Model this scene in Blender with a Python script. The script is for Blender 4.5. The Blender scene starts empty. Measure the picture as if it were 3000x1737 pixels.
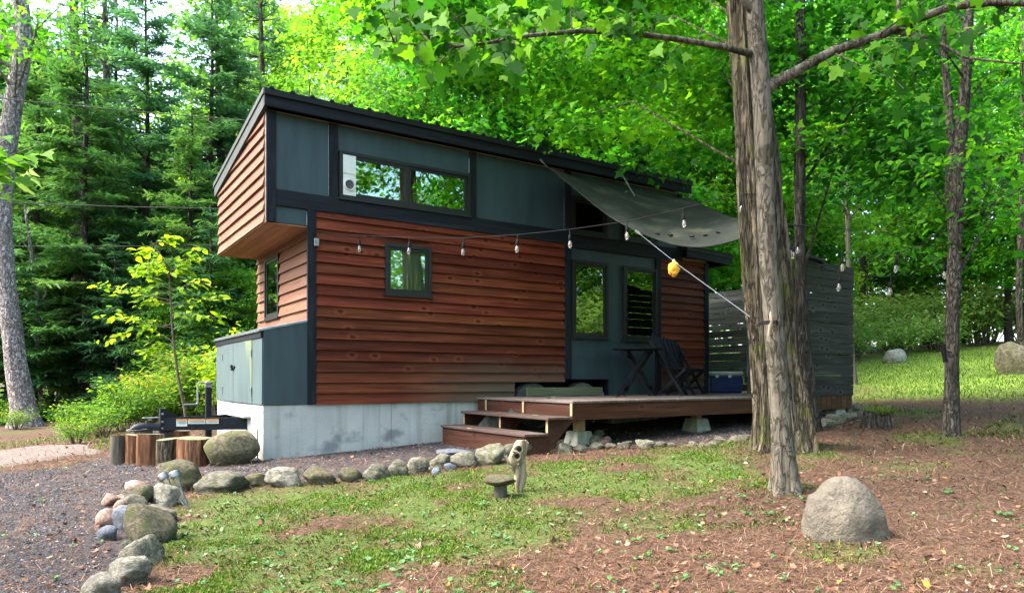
import bpy, math, random
import numpy as np
from mathutils import Vector, Matrix

random.seed(7)
RNG = np.random.default_rng(7)
sc = bpy.context.scene
COL = sc.collection
R = math.radians

# ---------------------------------------------------------------- camera
F, H, HY = 2067.0, 0.97, 1111.0          # focal length, eye height, horizon row (photo pixels, 3000 wide)
cam = bpy.data.objects.new('camera', bpy.data.cameras.new('camera'))
COL.objects.link(cam)
cam.location = (0, 0, H)
cam.rotation_euler = (R(90), 0, 0)
cam.data.sensor_width = 36
cam.data.lens = 36 * F / 3000
cam.data.shift_y = (HY - 868.5) / 3000
cam.data.clip_start = 0.05
cam.data.clip_end = 2000
sc.camera = cam

# ---------------------------------------------------------------- sky, sun, exposure
SUN_EL, SUN_AZ = 52, -100                  # azimuth measured from +Y towards +X
w = bpy.data.worlds.new('World')
sc.world = w
w.use_nodes = True
nt = w.node_tree
sky = nt.nodes.new('ShaderNodeTexSky')
sky.sky_type = 'NISHITA'
sky.sun_disc = False
sky.sun_elevation = R(SUN_EL)
sky.sun_rotation = R(SUN_AZ)
sky.air_density = 1.0
sky.dust_density = 4.0
sky.ozone_density = 0.6
nt.links.new(sky.outputs[0], nt.nodes['Background'].inputs[0])
nt.nodes['Background'].inputs[1].default_value = 0.15
sl = bpy.data.lights.new('sun', 'SUN')
sl.energy = 1.0
sl.angle = R(25)
sl.color = (1.0, 0.95, 0.86)
so = bpy.data.objects.new('sun', sl)
COL.objects.link(so)
sd = Vector((math.sin(R(SUN_AZ)) * math.cos(R(SUN_EL)), math.cos(R(SUN_AZ)) * math.cos(R(SUN_EL)), math.sin(R(SUN_EL))))
so.rotation_euler = sd.to_track_quat('Z', 'Y').to_euler()
so.location = sd * 40
sc.view_settings.view_transform = 'Standard'
sc.view_settings.look = 'None'
sc.view_settings.exposure = 3.2
sc.view_settings.gamma = 1.0
sc.cycles.use_denoising = True
sc.cycles.max_bounces = 7
sc.cycles.diffuse_bounces = 4
sc.cycles.glossy_bounces = 3
sc.cycles.transmission_bounces = 5
sc.cycles.transparent_max_bounces = 12
sc.cycles.caustics_reflective = False
sc.cycles.caustics_refractive = False
sc.cycles.sample_clamp_indirect = 6.0

# ---------------------------------------------------------------- frames and terrain
U = np.array([.836, .549]); U /= np.linalg.norm(U)
V = np.array([-U[1], U[0]])
C0 = np.array([-2.984, 8.46])             # near corner of the foundation
TH = math.atan2(U[1], U[0])


def hashn(i, j, k=0):
    a = (i * 374761393 + j * 668265263 + k * 2147483647 + 12345) & 0xffffffff
    a = ((a ^ (a >> 13)) * 1274126177) & 0xffffffff
    return ((a ^ (a >> 16)) & 0xffff) / 65535.0


def noise2(x, y, k=0):
    x = np.asarray(x, float); y = np.asarray(y, float)
    i = np.floor(x).astype(np.int64); j = np.floor(y).astype(np.int64)
    fx = x - i; fy = y - j
    fx = fx * fx * (3 - 2 * fx); fy = fy * fy * (3 - 2 * fy)
    a = hashn(i, j, k); b = hashn(i + 1, j, k); c = hashn(i, j + 1, k); d = hashn(i + 1, j + 1, k)
    return (a * (1 - fx) + b * fx) * (1 - fy) + (c * (1 - fx) + d * fx) * fy


def fbm(x, y, k=0, o=4):
    s = 0; a = .5; n = 0
    for q in range(o):
        s = s + a * noise2(x, y, k + q * 7); n += a; a *= .5; x = np.asarray(x) * 2.03 + 5.1; y = np.asarray(y) * 2.03 + 3.7
    return s / n


def sval(x, y):
    return (x - C0[0]) * U[0] + (y - C0[1]) * U[1]


def gz(x, y):
    """height of the ground"""
    x = np.asarray(x, float); y = np.asarray(y, float)
    s = sval(x, y)
    s1 = np.log1p(np.exp(np.clip((s + 5) / 1.0, -40, 40))) - 5      # flattens out to the left
    s1 = np.minimum(s1, 90 + 0 * s1)
    z = .045 * s1 + .05 * 1.5 * np.log1p(np.exp(np.clip((s - 12) / 1.5, -40, 60)))
    z = np.where(s > 40, z - .035 * (s - 40), z)
    d = np.hypot(x, y)
    amp = np.clip((d - 1) / 6, .3, 1)
    z = z + amp * (.05 * (fbm(x * .6, y * .6, 3) - .5) + .025 * (noise2(x * 2.3, y * 2.3, 9) - .5))
    return z


def gpix(px, py):
    """ground point seen at a photo pixel"""
    lo, hi = 1.0, 90.0
    r = (px - 1500) / F; q = (HY - py) / F
    Ys = np.linspace(2.0, 60, 3000)
    f = H + q * Ys - gz(r * Ys, Ys)
    k = int(np.argmax(f < 0)) if (f < 0).any() else len(Ys) - 1
    Y = Ys[k]
    return np.array([r * Y, Y, float(gz(r * Y, Y))])


def at(px, py, Y):
    """point seen at a photo pixel at distance Y"""
    return np.array([(px - 1500) / F * Y, Y, H + (HY - py) / F * Y])


def D(x, y):
    return x * 3000 / 2520, y * 3000 / 2520


def hw(s, t, z):
    """house coordinates to world"""
    p = C0 + s * U + t * V
    return np.array([p[0], p[1], z])


# ---------------------------------------------------------------- mesh builder
class MB:
    def __init__(self):
        self.v = []; self.f = []

    def add(self, vs, fs):
        n = len(self.v)
        self.v += [tuple(map(float, p)) for p in vs]
        self.f += [tuple(i + n for i in q) for q in fs]
        return self

    def box(self, x0, x1, y0, y1, z0, z1):
        return self.add([(x0, y0, z0), (x1, y0, z0), (x1, y1, z0), (x0, y1, z0), (x0, y0, z1), (x1, y0, z1), (x1, y1, z1), (x0, y1, z1)],
                        [(0, 3, 2, 1), (4, 5, 6, 7), (0, 1, 5, 4), (1, 2, 6, 5), (2, 3, 7, 6), (3, 0, 4, 7)])

    def cbox(self, x0, x1, y0, y1, z0, z1, b=.006):
        """box with chamfered edges"""
        b = min(b, (x1 - x0) * .45, (y1 - y0) * .45, (z1 - z0) * .45)
        import itertools
        vs = []; idx = {}
        X = (x0, x1); Y = (y0, y1); Z = (z0, z1)
        for c in itertools.product((0, 1), repeat=3):
            sg = [1 - 2 * k for k in c]
            base = (X[c[0]], Y[c[1]], Z[c[2]])
            for ax in range(3):
                p = [base[k] + (sg[k] * b if k != ax else 0) for k in range(3)]
                idx[c, ax] = len(vs); vs.append(p)
        fs = []
        for ax in range(3):
            o = [k for k in range(3) if k != ax]
            for e in (0, 1):
                q = []
                for a_, b_ in ((0, 0), (1, 0), (1, 1), (0, 1)):
                    c = [0, 0, 0]; c[ax] = e; c[o[0]] = a_; c[o[1]] = b_
                    q.append(idx[tuple(c), ax])
                fs.append(tuple(q))
            for a_ in (0, 1):
                for b_ in (0, 1):
                    c0 = [0, 0, 0]; c0[o[0]] = a_; c0[o[1]] = b_
                    c1 = list(c0); c1[ax] = 1
                    fs.append((idx[tuple(c0), o[0]], idx[tuple(c1), o[0]], idx[tuple(c1), o[1]], idx[tuple(c0), o[1]]))
        for c in itertools.product((0, 1), repeat=3):
            fs.append((idx[c, 0], idx[c, 1], idx[c, 2]))
        return self.add(vs, fs)

    def bar(self, a, b, w_, h_, up=(0, 0, 1)):
        """square bar from a to b"""
        a = np.array(a, float); b = np.array(b, float)
        d = b - a; d = d / np.linalg.norm(d)
        s = np.cross(d, up); ns = np.linalg.norm(s)
        s = np.array([1., 0, 0]) if ns < 1e-6 else s / ns
        n = np.cross(s, d)
        vs = []
        for p in (a, b):
            for i, j in ((-1, -1), (1, -1), (1, 1), (-1, 1)):
                vs.append(p + s * i * w_ / 2 + n * j * h_ / 2)
        return self.add(vs, [(0, 1, 2, 3), (7, 6, 5, 4), (0, 4, 5, 1), (1, 5, 6, 2), (2, 6, 7, 3), (3, 7, 4, 0)])

    def tube(self, pts, rad, n=8, caps=True):
        pts = np.array(pts, float)
        rad = np.broadcast_to(np.array(rad, float), (len(pts),))
        T = np.gradient(pts, axis=0)
        T /= np.linalg.norm(T, axis=1)[:, None] + 1e-9
        ref = np.array([0, 0, 1.]) if abs(T[0][2]) < .9 else np.array([1., 0, 0])
        a = np.cross(T[0], ref); a /= np.linalg.norm(a)
        vs = []
        for i in range(len(pts)):
            a = a - T[i] * np.dot(a, T[i]); a /= np.linalg.norm(a) + 1e-9
            b = np.cross(T[i], a)
            for k in range(n):
                an = 2 * math.pi * k / n
                vs.append(pts[i] + rad[i] * (a * math.cos(an) + b * math.sin(an)))
        fs = []
        for i in range(len(pts) - 1):
            for k in range(n):
                k2 = (k + 1) % n
                fs.append((i * n + k, i * n + k2, (i + 1) * n + k2, (i + 1) * n + k))
        if caps:
            fs.append(tuple(range(n - 1, -1, -1)))
            fs.append(tuple((len(pts) - 1) * n + k for k in range(n)))
        return self.add(vs, fs)

    def lathe(self, prof, n=20, M=None):
        """profile of (r, z) turned round z, then moved by matrix M"""
        vs = []
        for r_, z_ in prof:
            for k in range(n):
                a = 2 * math.pi * k / n
                vs.append((max(r_, 1e-4) * math.cos(a), max(r_, 1e-4) * math.sin(a), z_))
        if M is not None:
            vs = [tuple(M @ Vector(p)) for p in vs]
        fs = []
        for i in range(len(prof) - 1):
            for k in range(n):
                k2 = (k + 1) % n
                fs.append((i * n + k, i * n + k2, (i + 1) * n + k2, (i + 1) * n + k))
        fs.append(tuple(range(n - 1, -1, -1)))
        fs.append(tuple((len(prof) - 1) * n + k for k in range(n)))
        return self.add(vs, fs)

    def prism(self, poly, off):
        """polygon (3D points) pushed along off"""
        n = len(poly); o = np.array(off, float)
        vs = [np.array(p, float) for p in poly] + [np.array(p, float) + o for p in poly]
        fs = [tuple(range(n - 1, -1, -1)), tuple(range(n, 2 * n))]
        fs += [(i, (i + 1) % n, n + (i + 1) % n, n + i) for i in range(n)]
        return self.add(vs, fs)

    def mesh(self, name, smooth=False):
        me = bpy.data.meshes.new(name)
        me.from_pydata(self.v, [], self.f)
        me.update()
        import bmesh
        b = bmesh.new(); b.from_mesh(me)
        bmesh.ops.recalc_face_normals(b, faces=b.faces)
        b.to_mesh(me); b.free()
        if smooth:
            me.polygons.foreach_set('use_smooth', [True] * len(me.polygons))
            try:
                me.set_sharp_from_angle(angle=R(38))
            except Exception:
                pass
        return me


def link(name, me, m=None, parent=None):
    o = bpy.data.objects.new(name, me)
    COL.objects.link(o)
    if m is not None and not me.materials:
        me.materials.append(m)
    if parent is not None:
        o.parent = parent
    return o


def obj(name, mb, m, parent=None, smooth=False):
    return link(name, mb.mesh(name, smooth), m, parent)


def tag(o, label, cat, group=None, kind=None):
    if label: o['label'] = label
    if cat: o['category'] = cat
    if group: o['group'] = group
    if kind: o['kind'] = kind
    return o


def thing(name, label, cat, loc=(0, 0, 0), rz=0, group=None):
    o = bpy.data.objects.new(name, None)
    o.empty_display_size = .2
    COL.objects.link(o)
    o.location = loc; o.rotation_euler = (0, 0, rz)
    return tag(o, label, cat, group)


def copy_tree(o, parent=None):
    c = o.copy(); COL.objects.link(c)
    if parent is not None: c.parent = parent
    for ch in o.children:
        copy_tree(ch, c)
    return c


def poly_mesh(name, Vt, k, tint=None, smooth=False):
    """mesh of n separate polygons of k corners each; Vt is (n, k, 3)"""
    n = len(Vt)
    me = bpy.data.meshes.new(name)
    me.vertices.add(n * k); me.loops.add(n * k); me.polygons.add(n)
    me.vertices.foreach_set('co', np.ascontiguousarray(Vt, dtype=np.float32).ravel())
    me.loops.foreach_set('vertex_index', np.arange(n * k, dtype=np.int32))
    me.polygons.foreach_set('loop_start', np.arange(0, n * k, k, dtype=np.int32))
    if tint is not None:
        a = me.attributes.new('tint', 'FLOAT', 'FACE')
        a.data.foreach_set('value', np.asarray(tint, dtype=np.float32))
    me.update(calc_edges=True)
    return me


def frames(fwd, nrm):
    """rotation matrices whose columns are side, forward, normal"""
    f = fwd / (np.linalg.norm(fwd, axis=1)[:, None] + 1e-9)
    s = np.cross(f, nrm); s /= np.linalg.norm(s, axis=1)[:, None] + 1e-9
    n = np.cross(s, f)
    return np.stack([s, f, n], axis=2)


def place(tpl, P, Rm, S):
    return np.einsum('nij,kj->nki', Rm, tpl) * S[:, None, None] + P[:, None, :]


def mirror(half):
    """half outline (x >= 0, from base to tip) to a closed outline"""
    h = [p for p in half]
    return h + [(-x, y) for x, y in reversed(h[1:-1])]


def tpl3(pts, bend=.25, fold=.25):
    a = np.array(pts, float)
    z = -bend * (a[:, 1] - .3) ** 2 + fold * np.abs(a[:, 0]) - .35 * a[:, 0] ** 2
    return np.column_stack([a, z])


MAPLE = tpl3(mirror([(0, 0), (.15, -.08), (.40, -.07), (.36, .11), (.62, .34), (.45, .43), (.28, .45), (.30, .66), (.12, .74), (0, 1.0)]))
MAPLE_S = tpl3(mirror([(0, 0), (.36, -.04), (.33, .15), (.58, .40), (.26, .5), (0, 1.0)]))
MAPLE_F = tpl3(mirror([(0, 0), (.46, .30), (.2, .48), (0, 1.0)]))
OVATE = tpl3(mirror([(0, 0), (.19, .22), (.25, .48), (.14, .8), (0, 1.0)]))
OVATE_S = tpl3(mirror([(0, 0), (.24, .4), (0, 1.0)]))
FERN = tpl3(mirror([(0, 0), (.17, .12), (.04, .18), (.19, .38), (.045, .44), (.16, .64), (.04, .68), (.09, .86), (0, 1.0)]), .35, -.15)
# ---------------------------------------------------------------- materials
def new_mat(name):
    m = bpy.data.materials.new(name)
    m.use_nodes = True
    n = m.node_tree.nodes
    return m, n, m.node_tree.links, n['Principled BSDF']


def nd(n, t, **kw):
    x = n.new(t)
    for k, v_ in kw.items():
        setattr(x, k, v_)
    return x


def mixc(n, l, fac, a, b, mode='MIX'):
    x = nd(n, 'ShaderNodeMix', data_type='RGBA', blend_type=mode)
    for s, val in ((x.inputs[0], fac), (x.inputs[6], a), (x.inputs[7], b)):
        if hasattr(val, 'is_output') or isinstance(val, bpy.types.NodeSocket):
            l.new(val, s)
        elif isinstance(val, (int, float)):
            s.default_value = val
        else:
            s.default_value = (*val, 1)
    return x.outputs[2]


def math_(n, l, op, a, b=0.5, c=None):
    x = nd(n, 'ShaderNodeMath', operation=op)
    for i, val in enumerate((a, b) if c is None else (a, b, c)):
        if isinstance(val, bpy.types.NodeSocket): l.new(val, x.inputs[i])
        else: x.inputs[i].default_value = val
    return x.outputs[0]


def coords(n, l, scale=(1, 1, 1), kind='Object', rnd=0.0):
    tc = nd(n, 'ShaderNodeTexCoord')
    mp = nd(n, 'ShaderNodeMapping')
    mp.inputs['Scale'].default_value = scale
    l.new(tc.outputs[kind], mp.inputs[0])
    if rnd:
        oi = nd(n, 'ShaderNodeObjectInfo')
        cx = nd(n, 'ShaderNodeCombineXYZ')
        q = math_(n, l, 'MULTIPLY', oi.outputs['Random'], rnd)
        for i in range(3): l.new(q, cx.inputs[i])
        l.new(cx.outputs[0], mp.inputs['Location'])
    return mp.outputs[0]


def noise(n, l, vec, scale=5, detail=4, rough=.55, dist=0):
    x = nd(n, 'ShaderNodeTexNoise')
    l.new(vec, x.inputs['Vector'])
    x.inputs['Scale'].default_value = scale
    x.inputs['Detail'].default_value = detail
    x.inputs['Roughness'].default_value = rough
    x.inputs['Distortion'].default_value = dist
    return x.outputs[0]


def ramp(n, l, fac, stops):
    x = nd(n, 'ShaderNodeValToRGB')
    e = x.color_ramp.elements
    while len(e) < len(stops): e.new(.5)
    for i, (p, c) in enumerate(stops):
        e[i].position = p
        e[i].color = (*c, 1) if not isinstance(c, (int, float)) else (c, c, c, 1)
    l.new(fac, x.inputs[0])
    return x.outputs[0]


def bump(n, l, bs, height, strength=.3, dist=.01):
    b = nd(n, 'ShaderNodeBump')
    b.inputs['Strength'].default_value = strength
    b.inputs['Distance'].default_value = dist
    l.new(height, b.inputs['Height'])
    l.new(b.outputs[0], bs.inputs['Normal'])


def simple(name, c1, c2=None, scale=(1, 1, 1), ns=6, rough=.6, bmp=.2, bd=.005, bscale=None, metal=0, rnd=3.0, spots=None, spec=.5, objvar=0.0):
    """two-tone noise material with bump"""
    m, n, l, bs = new_mat(name)
    v_ = coords(n, l, scale, rnd=rnd)
    c2 = c2 or tuple(x * .7 for x in c1)
    f = ramp(n, l, noise(n, l, v_, ns, 6, .62), [(.40, 0.), (.60, 1.)])
    col = mixc(n, l, f, c1, c2)
    if spots:
        sc_, thr, cs = spots
        g = ramp(n, l, noise(n, l, v_, sc_, 3, .5), [(thr, 0.), (thr + .08, 1.)])
        col = mixc(n, l, g, col, cs)
    if objvar:
        oi = nd(n, 'ShaderNodeObjectInfo')
        hs = nd(n, 'ShaderNodeHueSaturation')
        l.new(math_(n, l, 'MULTIPLY_ADD', oi.outputs['Random'], objvar, 1 - objvar / 2), hs.inputs['Value'])
        l.new(col, hs.inputs['Color']); col = hs.outputs[0]
    l.new(col, bs.inputs['Base Color'])
    bs.inputs['Roughness'].default_value = rough
    bs.inputs['Metallic'].default_value = metal
    bs.inputs['Specular IOR Level'].default_value = spec
    if bmp:
        bump(n, l, bs, noise(n, l, v_, bscale or ns * 4, 8, .65), bmp, bd)
    return m


def wood_mat(name, cs, axis='x', knots=.8, rough=.6, grey=None, objvar=.5, greyfun=None, spec=.12):
    """boards: grain along one axis, knots, board to board variation"""
    m, n, l, bs = new_mat(name)
    st = {'x': (1.2, 26, 26), 'y': (26, 1.2, 26), 'z': (26, 26, 2.6)}[axis]
    kt = {'x': (1, 4.5, 4.5), 'y': (4.5, 1, 4.5), 'z': (4.5, 4.5, 1)}[axis]
    v_ = coords(n, l, st, rnd=9.0)
    g = noise(n, l, v_, 1.0, 6, .65, .4)
    big = noise(n, l, coords(n, l, tuple(min(x, 5) for x in st), rnd=5.0), .7, 3, .5)
    col = ramp(n, l, g, [(.36, cs[0]), (.5, cs[1]), (.66, cs[2])])
    col = mixc(n, l, ramp(n, l, big, [(.35, 0.), (.65, .55)]), col, cs[3])
    oi = nd(n, 'ShaderNodeObjectInfo')
    hs = nd(n, 'ShaderNodeHueSaturation')
    l.new(math_(n, l, 'MULTIPLY_ADD', oi.outputs['Random'], objvar, 1 - objvar / 2), hs.inputs['Value'])
    r2 = math_(n, l, 'FRACT', math_(n, l, 'MULTIPLY', oi.outputs['Random'], 17.3))
    l.new(math_(n, l, 'MULTIPLY_ADD', r2, .012, .494), hs.inputs['Hue'])
    l.new(col, hs.inputs['Color']); col = hs.outputs[0]
    if knots:
        vo = nd(n, 'ShaderNodeTexVoronoi', voronoi_dimensions='2D')
        sx = nd(n, 'ShaderNodeSeparateXYZ'); cx_ = nd(n, 'ShaderNodeCombineXYZ')
        l.new(coords(n, l, (1, 1, 1), rnd=7.0), sx.inputs[0])
        i0, i1 = {'x': (0, 2), 'y': (1, 2), 'z': (2, 0)}[axis]
        l.new(math_(n, l, 'MULTIPLY', sx.outputs[i0], .62), cx_.inputs[0]); l.new(sx.outputs[i1], cx_.inputs[1])
        l.new(cx_.outputs[0], vo.inputs['Vector'])
        vo.inputs['Scale'].default_value = 2.6
        k = ramp(n, l, vo.outputs['Distance'], [(.035, 1.), (.075, 0.)])
        col = mixc(n, l, math_(n, l, 'MULTIPLY', k, knots), col, tuple(x * .3 for x in cs[0]))
        k2 = ramp(n, l, vo.outputs['Distance'], [(.06, 0.), (.085, 1.), (.16, 0.)])
        col = mixc(n, l, math_(n, l, 'MULTIPLY', k2, knots * .4), col, tuple(min(1, x * 1.5) for x in cs[2]))
    if grey:
        f = greyfun(n, l)
        col = mixc(n, l, f, col, grey)
    l.new(col, bs.inputs['Base Color'])
    l.new(ramp(n, l, g, [(.2, rough - .1), (.8, rough + .12)]), bs.inputs['Roughness'])
    bs.inputs['Specular IOR Level'].default_value = spec
    bump(n, l, bs, g, .35, .004)
    return m


def leaf_mat(name, stops, trans, tw=.5, rough=.5):
    """leaf with light coming through; tint attribute picks the leaf's own colour"""
    m, n, l, bs = new_mat(name)
    at_ = nd(n, 'ShaderNodeAttribute', attribute_name='tint')
    oi = nd(n, 'ShaderNodeObjectInfo')
    t = math_(n, l, 'ADD', at_.outputs['Fac'], math_(n, l, 'MULTIPLY_ADD', oi.outputs['Random'], .3, -.15))
    c = ramp(n, l, t, stops)
    l.new(c, bs.inputs['Base Color'])
    bs.inputs['Roughness'].default_value = rough
    bs.inputs['Specular IOR Level'].default_value = .12
    tr = nd(n, 'ShaderNodeBsdfTranslucent')
    hs = nd(n, 'ShaderNodeMix', data_type='RGBA', blend_type='MULTIPLY')
    hs.inputs[0].default_value = 1
    l.new(c, hs.inputs[6]); hs.inputs[7].default_value = (*trans, 1)
    l.new(hs.outputs[2], tr.inputs[0])
    mx = nd(n, 'ShaderNodeMixShader')
    mx.inputs[0].default_value = tw
    l.new(bs.outputs[0], mx.inputs[1]); l.new(tr.outputs[0], mx.inputs[2])
    l.new(mx.outputs[0], n['Material Output'].inputs[0])
    return m


def tint_mat(name, stops, rough=.8, spec=.2, tw=0):
    m, n, l, bs = new_mat(name)
    at_ = nd(n, 'ShaderNodeAttribute', attribute_name='tint')
    c = ramp(n, l, at_.outputs['Fac'], stops)
    l.new(c, bs.inputs['Base Color'])
    bs.inputs['Roughness'].default_value = rough
    bs.inputs['Specular IOR Level'].default_value = spec
    if tw:
        tr = nd(n, 'ShaderNodeBsdfTranslucent')
        l.new(c, tr.inputs[0])
        mx = nd(n, 'ShaderNodeMixShader'); mx.inputs[0].default_value = tw
        l.new(bs.outputs[0], mx.inputs[1]); l.new(tr.outputs[0], mx.inputs[2])
        l.new(mx.outputs[0], n['Material Output'].inputs[0])
    return m


def splash(n, l):
    # siding greyed by rain splashing off the deck
    tc = nd(n, 'ShaderNodeTexCoord'); sp = nd(n, 'ShaderNodeSeparateXYZ')
    l.new(tc.outputs['Object'], sp.inputs[0])
    ns = noise(n, l, tc.outputs['Object'], 3, 4)
    zz = math_(n, l, 'ADD', sp.outputs['Z'], math_(n, l, 'MULTIPLY_ADD', ns, .5, -.25))
    a = nd(n, 'ShaderNodeMapRange'); l.new(zz, a.inputs[0])
    a.inputs[1].default_value = 1.35; a.inputs[2].default_value = .80; a.inputs[3].default_value = 0; a.inputs[4].default_value = .95
    b = nd(n, 'ShaderNodeMapRange'); l.new(sp.outputs['X'], b.inputs[0])
    b.inputs[1].default_value = 1.7; b.inputs[2].default_value = 3.1; b.inputs[3].default_value = 0; b.inputs[4].default_value = 1
    return math_(n, l, 'MULTIPLY', a.outputs[0], b.outputs[0])


MT = {}
MT['siding'] = wood_mat('red_cedar_siding', [(.055, .012, .006), (.115, .026, .0105), (.175, .048, .020), (.062, .014, .0075)], knots=.75, grey=(.085, .066, .048), greyfun=splash, objvar=.65)
MT['siding_end'] = wood_mat('pale_cedar_siding', [(.13, .058, .034), (.18, .086, .052), (.24, .128, .083), (.14, .07, .047)], axis='y', knots=.3, objvar=.3)
MT['soffit'] = wood_mat('warm_soffit_boards', [(.2, .085, .045), (.28, .125, .065), (.35, .17, .09), (.22, .095, .05)], axis='y', knots=.2)
MT['trim'] = wood_mat('black_stained_trim', [(.006, .0072, .0105), (.010, .012, .017), (.019, .0225, .029), (.008, .0098, .0145)], knots=.0, objvar=.3)
MT['trim_z'] = wood_mat('black_stained_post', [(.006, .0072, .0105), (.010, .012, .017), (.019, .0225, .029), (.008, .0098, .0145)], axis='z', knots=.0, objvar=.3)
MT['teal'] = simple('dark_teal_panel', (.0215, .044, .055), (.0145, .031, .041), scale=(3, 3, .45), ns=2.2, rough=.55, bmp=.25, bd=.002, bscale=160, spots=(1.2, .66, (.024, .042, .05)))
MT['door'] = simple('mossy_teal_door', (.05, .085, .088), (.036, .062, .068), scale=(4, 4, .6), ns=3, rough=.6, bmp=.15, bscale=60, bd=.002, spots=(.42, .60, (.15, .19, .06)))
MT['roof'] = simple('dark_roof_metal', (.007, .0085, .010), (.012, .0145, .015), spec=.25, rough=.55, metal=.25, ns=4, bmp=.1)
MT['drip'] = simple('mossy_roof_edge', (.022, .030, .030), (.014, .021, .017), ns=9, rough=.7, bmp=.3)
MT['frame'] = simple('dark_bronze_window_frame', (.010, .0108, .012), (.014, .015, .016), spec=.3, rough=.45, ns=3, bmp=.03)
MT['black'] = simple('black_painted_metal', (.004, .0055, .010), (.008, .0105, .016), spec=.2, rough=.5, ns=14, bmp=.25, bd=.001)
MT['black_wood'] = simple('black_painted_wood', (.004, .005, .0075), (.0075, .009, .0125), spec=.15, rough=.6, ns=8, bmp=.1, bd=.001)
MT['dark'] = simple('dark_interior', (.03, .03, .03), rough=.9, bmp=0)
MT['zinc'] = simple('zinc_steel', (.26, .27, .28), (.16, .17, .175), rough=.42, metal=.9, ns=20, bmp=.05)
MT['white'] = simple('white_plastic', (.62, .64, .62), (.55, .57, .56), rough=.45, bmp=.02)
MT['blind'] = leaf_mat('pale_blind_slats', [(0, (.66, .72, .62)), (1, (.66, .72, .62))], (1, 1, 1), .45, .6)
MT['room'] = simple('pale_wood_room', (.42, .37, .29), (.34, .29, .22), ns=3, rough=.8, bmp=0)  # interior made pale so the rooms bounce more light
MT['bedding'] = simple('pale_bedding', (.55, .62, .58), (.42, .5, .47), ns=8, rough=.9, bmp=.2, bd=.01)
MT['paint_edge'] = simple('pale_paint_line', (.42, .5, .52), (.2, .26, .28), ns=14, rough=.6, bmp=0)
MT['rubber'] = simple('dusty_rubber', (.085, .09, .08), (.05, .055, .048), ns=8, rough=.85, bmp=.3)
MT['deck'] = wood_mat('brown_deck_boards', [(.075, .062, .055), (.11, .093, .084), (.155, .138, .128), (.085, .063, .053)], axis='y', knots=.2, objvar=.35)
MT['tread'] = wood_mat('brown_step_boards', [(.05, .036, .031), (.075, .055, .048), (.11, .088, .076), (.055, .036, .03)], axis='y', knots=.2, objvar=.3)
MT['rim'] = wood_mat('red_brown_deck_rim', [(.045, .019, .0095), (.075, .032, .016), (.11, .051, .026), (.04, .019, .0105)], knots=.4, objvar=.25)
MT['rim_y'] = wood_mat('red_brown_step_boards', [(.034, .0145, .0095), (.054, .0235, .0155), (.08, .037, .024), (.03, .0145, .0105)], axis='y', knots=.3, objvar=.25)
MT['cut'] = wood_mat('raw_board_end', [(.28, .2, .11), (.36, .27, .15), (.42, .33, .2), (.24, .17, .1)], axis='z', knots=0)
MT['fence'] = wood_mat('weathered_grey_fence', [(.011, .0112, .0108), (.026, .026, .0245), (.060, .059, .055), (.0145, .016, .0145)], knots=.9, objvar=.7)
MT['fence_y'] = wood_mat('weathered_grey_fence_boards', [(.035, .039, .043), (.058, .064, .068), (.095, .102, .104), (.042, .051, .048)], axis='y', knots=.6, objvar=.7)
MT['fence_z'] = wood_mat('weathered_grey_fence_post', [(.06, .06, .052), (.10, .10, .085), (.15, .15, .13), (.07, .075, .06)], axis='z', knots=.4, objvar=.3)
MT['mossplank'] = wood_mat('green_weathered_plank', [(.075, .085, .055), (.115, .125, .085), (.16, .165, .12), (.085, .105, .05)], knots=.2)
MT['stone'] = simple('grey_olive_stone', (.25, .235, .18), (.10, .098, .07), ns=4, rough=.9, bmp=1, bd=.05, bscale=12, spots=(3.2, .55, (.12, .135, .05)), objvar=.6)
MT['stone_pale'] = simple('pale_stone', (.36, .34, .285), (.17, .165, .13), ns=4.5, rough=.9, bmp=1, bd=.05, bscale=14, spots=(4, .58, (.16, .17, .09)), objvar=.35)
MT['stone_moss'] = simple('mossy_brown_boulder', (.20, .175, .105), (.08, .07, .04), ns=7, rough=.95, bmp=1, bd=.06, bscale=20, spots=(2.2, .54, (.10, .115, .035)), objvar=.2)
MT['stone_blue'] = simple('blue_grey_stone', (.15, .17, .21), (.07, .082, .105), ns=6, rough=.8, bmp=.7, bd=.03, bscale=22, objvar=.3)
MT['stone_red'] = simple('reddish_cobble', (.24, .145, .11), (.135, .08, .062), ns=4, rough=.75, bmp=.5, bd=.02, bscale=18, spots=(3, .58, (.26, .2, .16)), objvar=.45)
MT['fakerock'] = simple('smooth_beige_rock', (.15, .13, .10), (.08, .07, .054), ns=2.6, rough=.9, bmp=.9, bd=.05, bscale=26, spots=(30, .62, (.14, .125, .1)))


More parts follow.
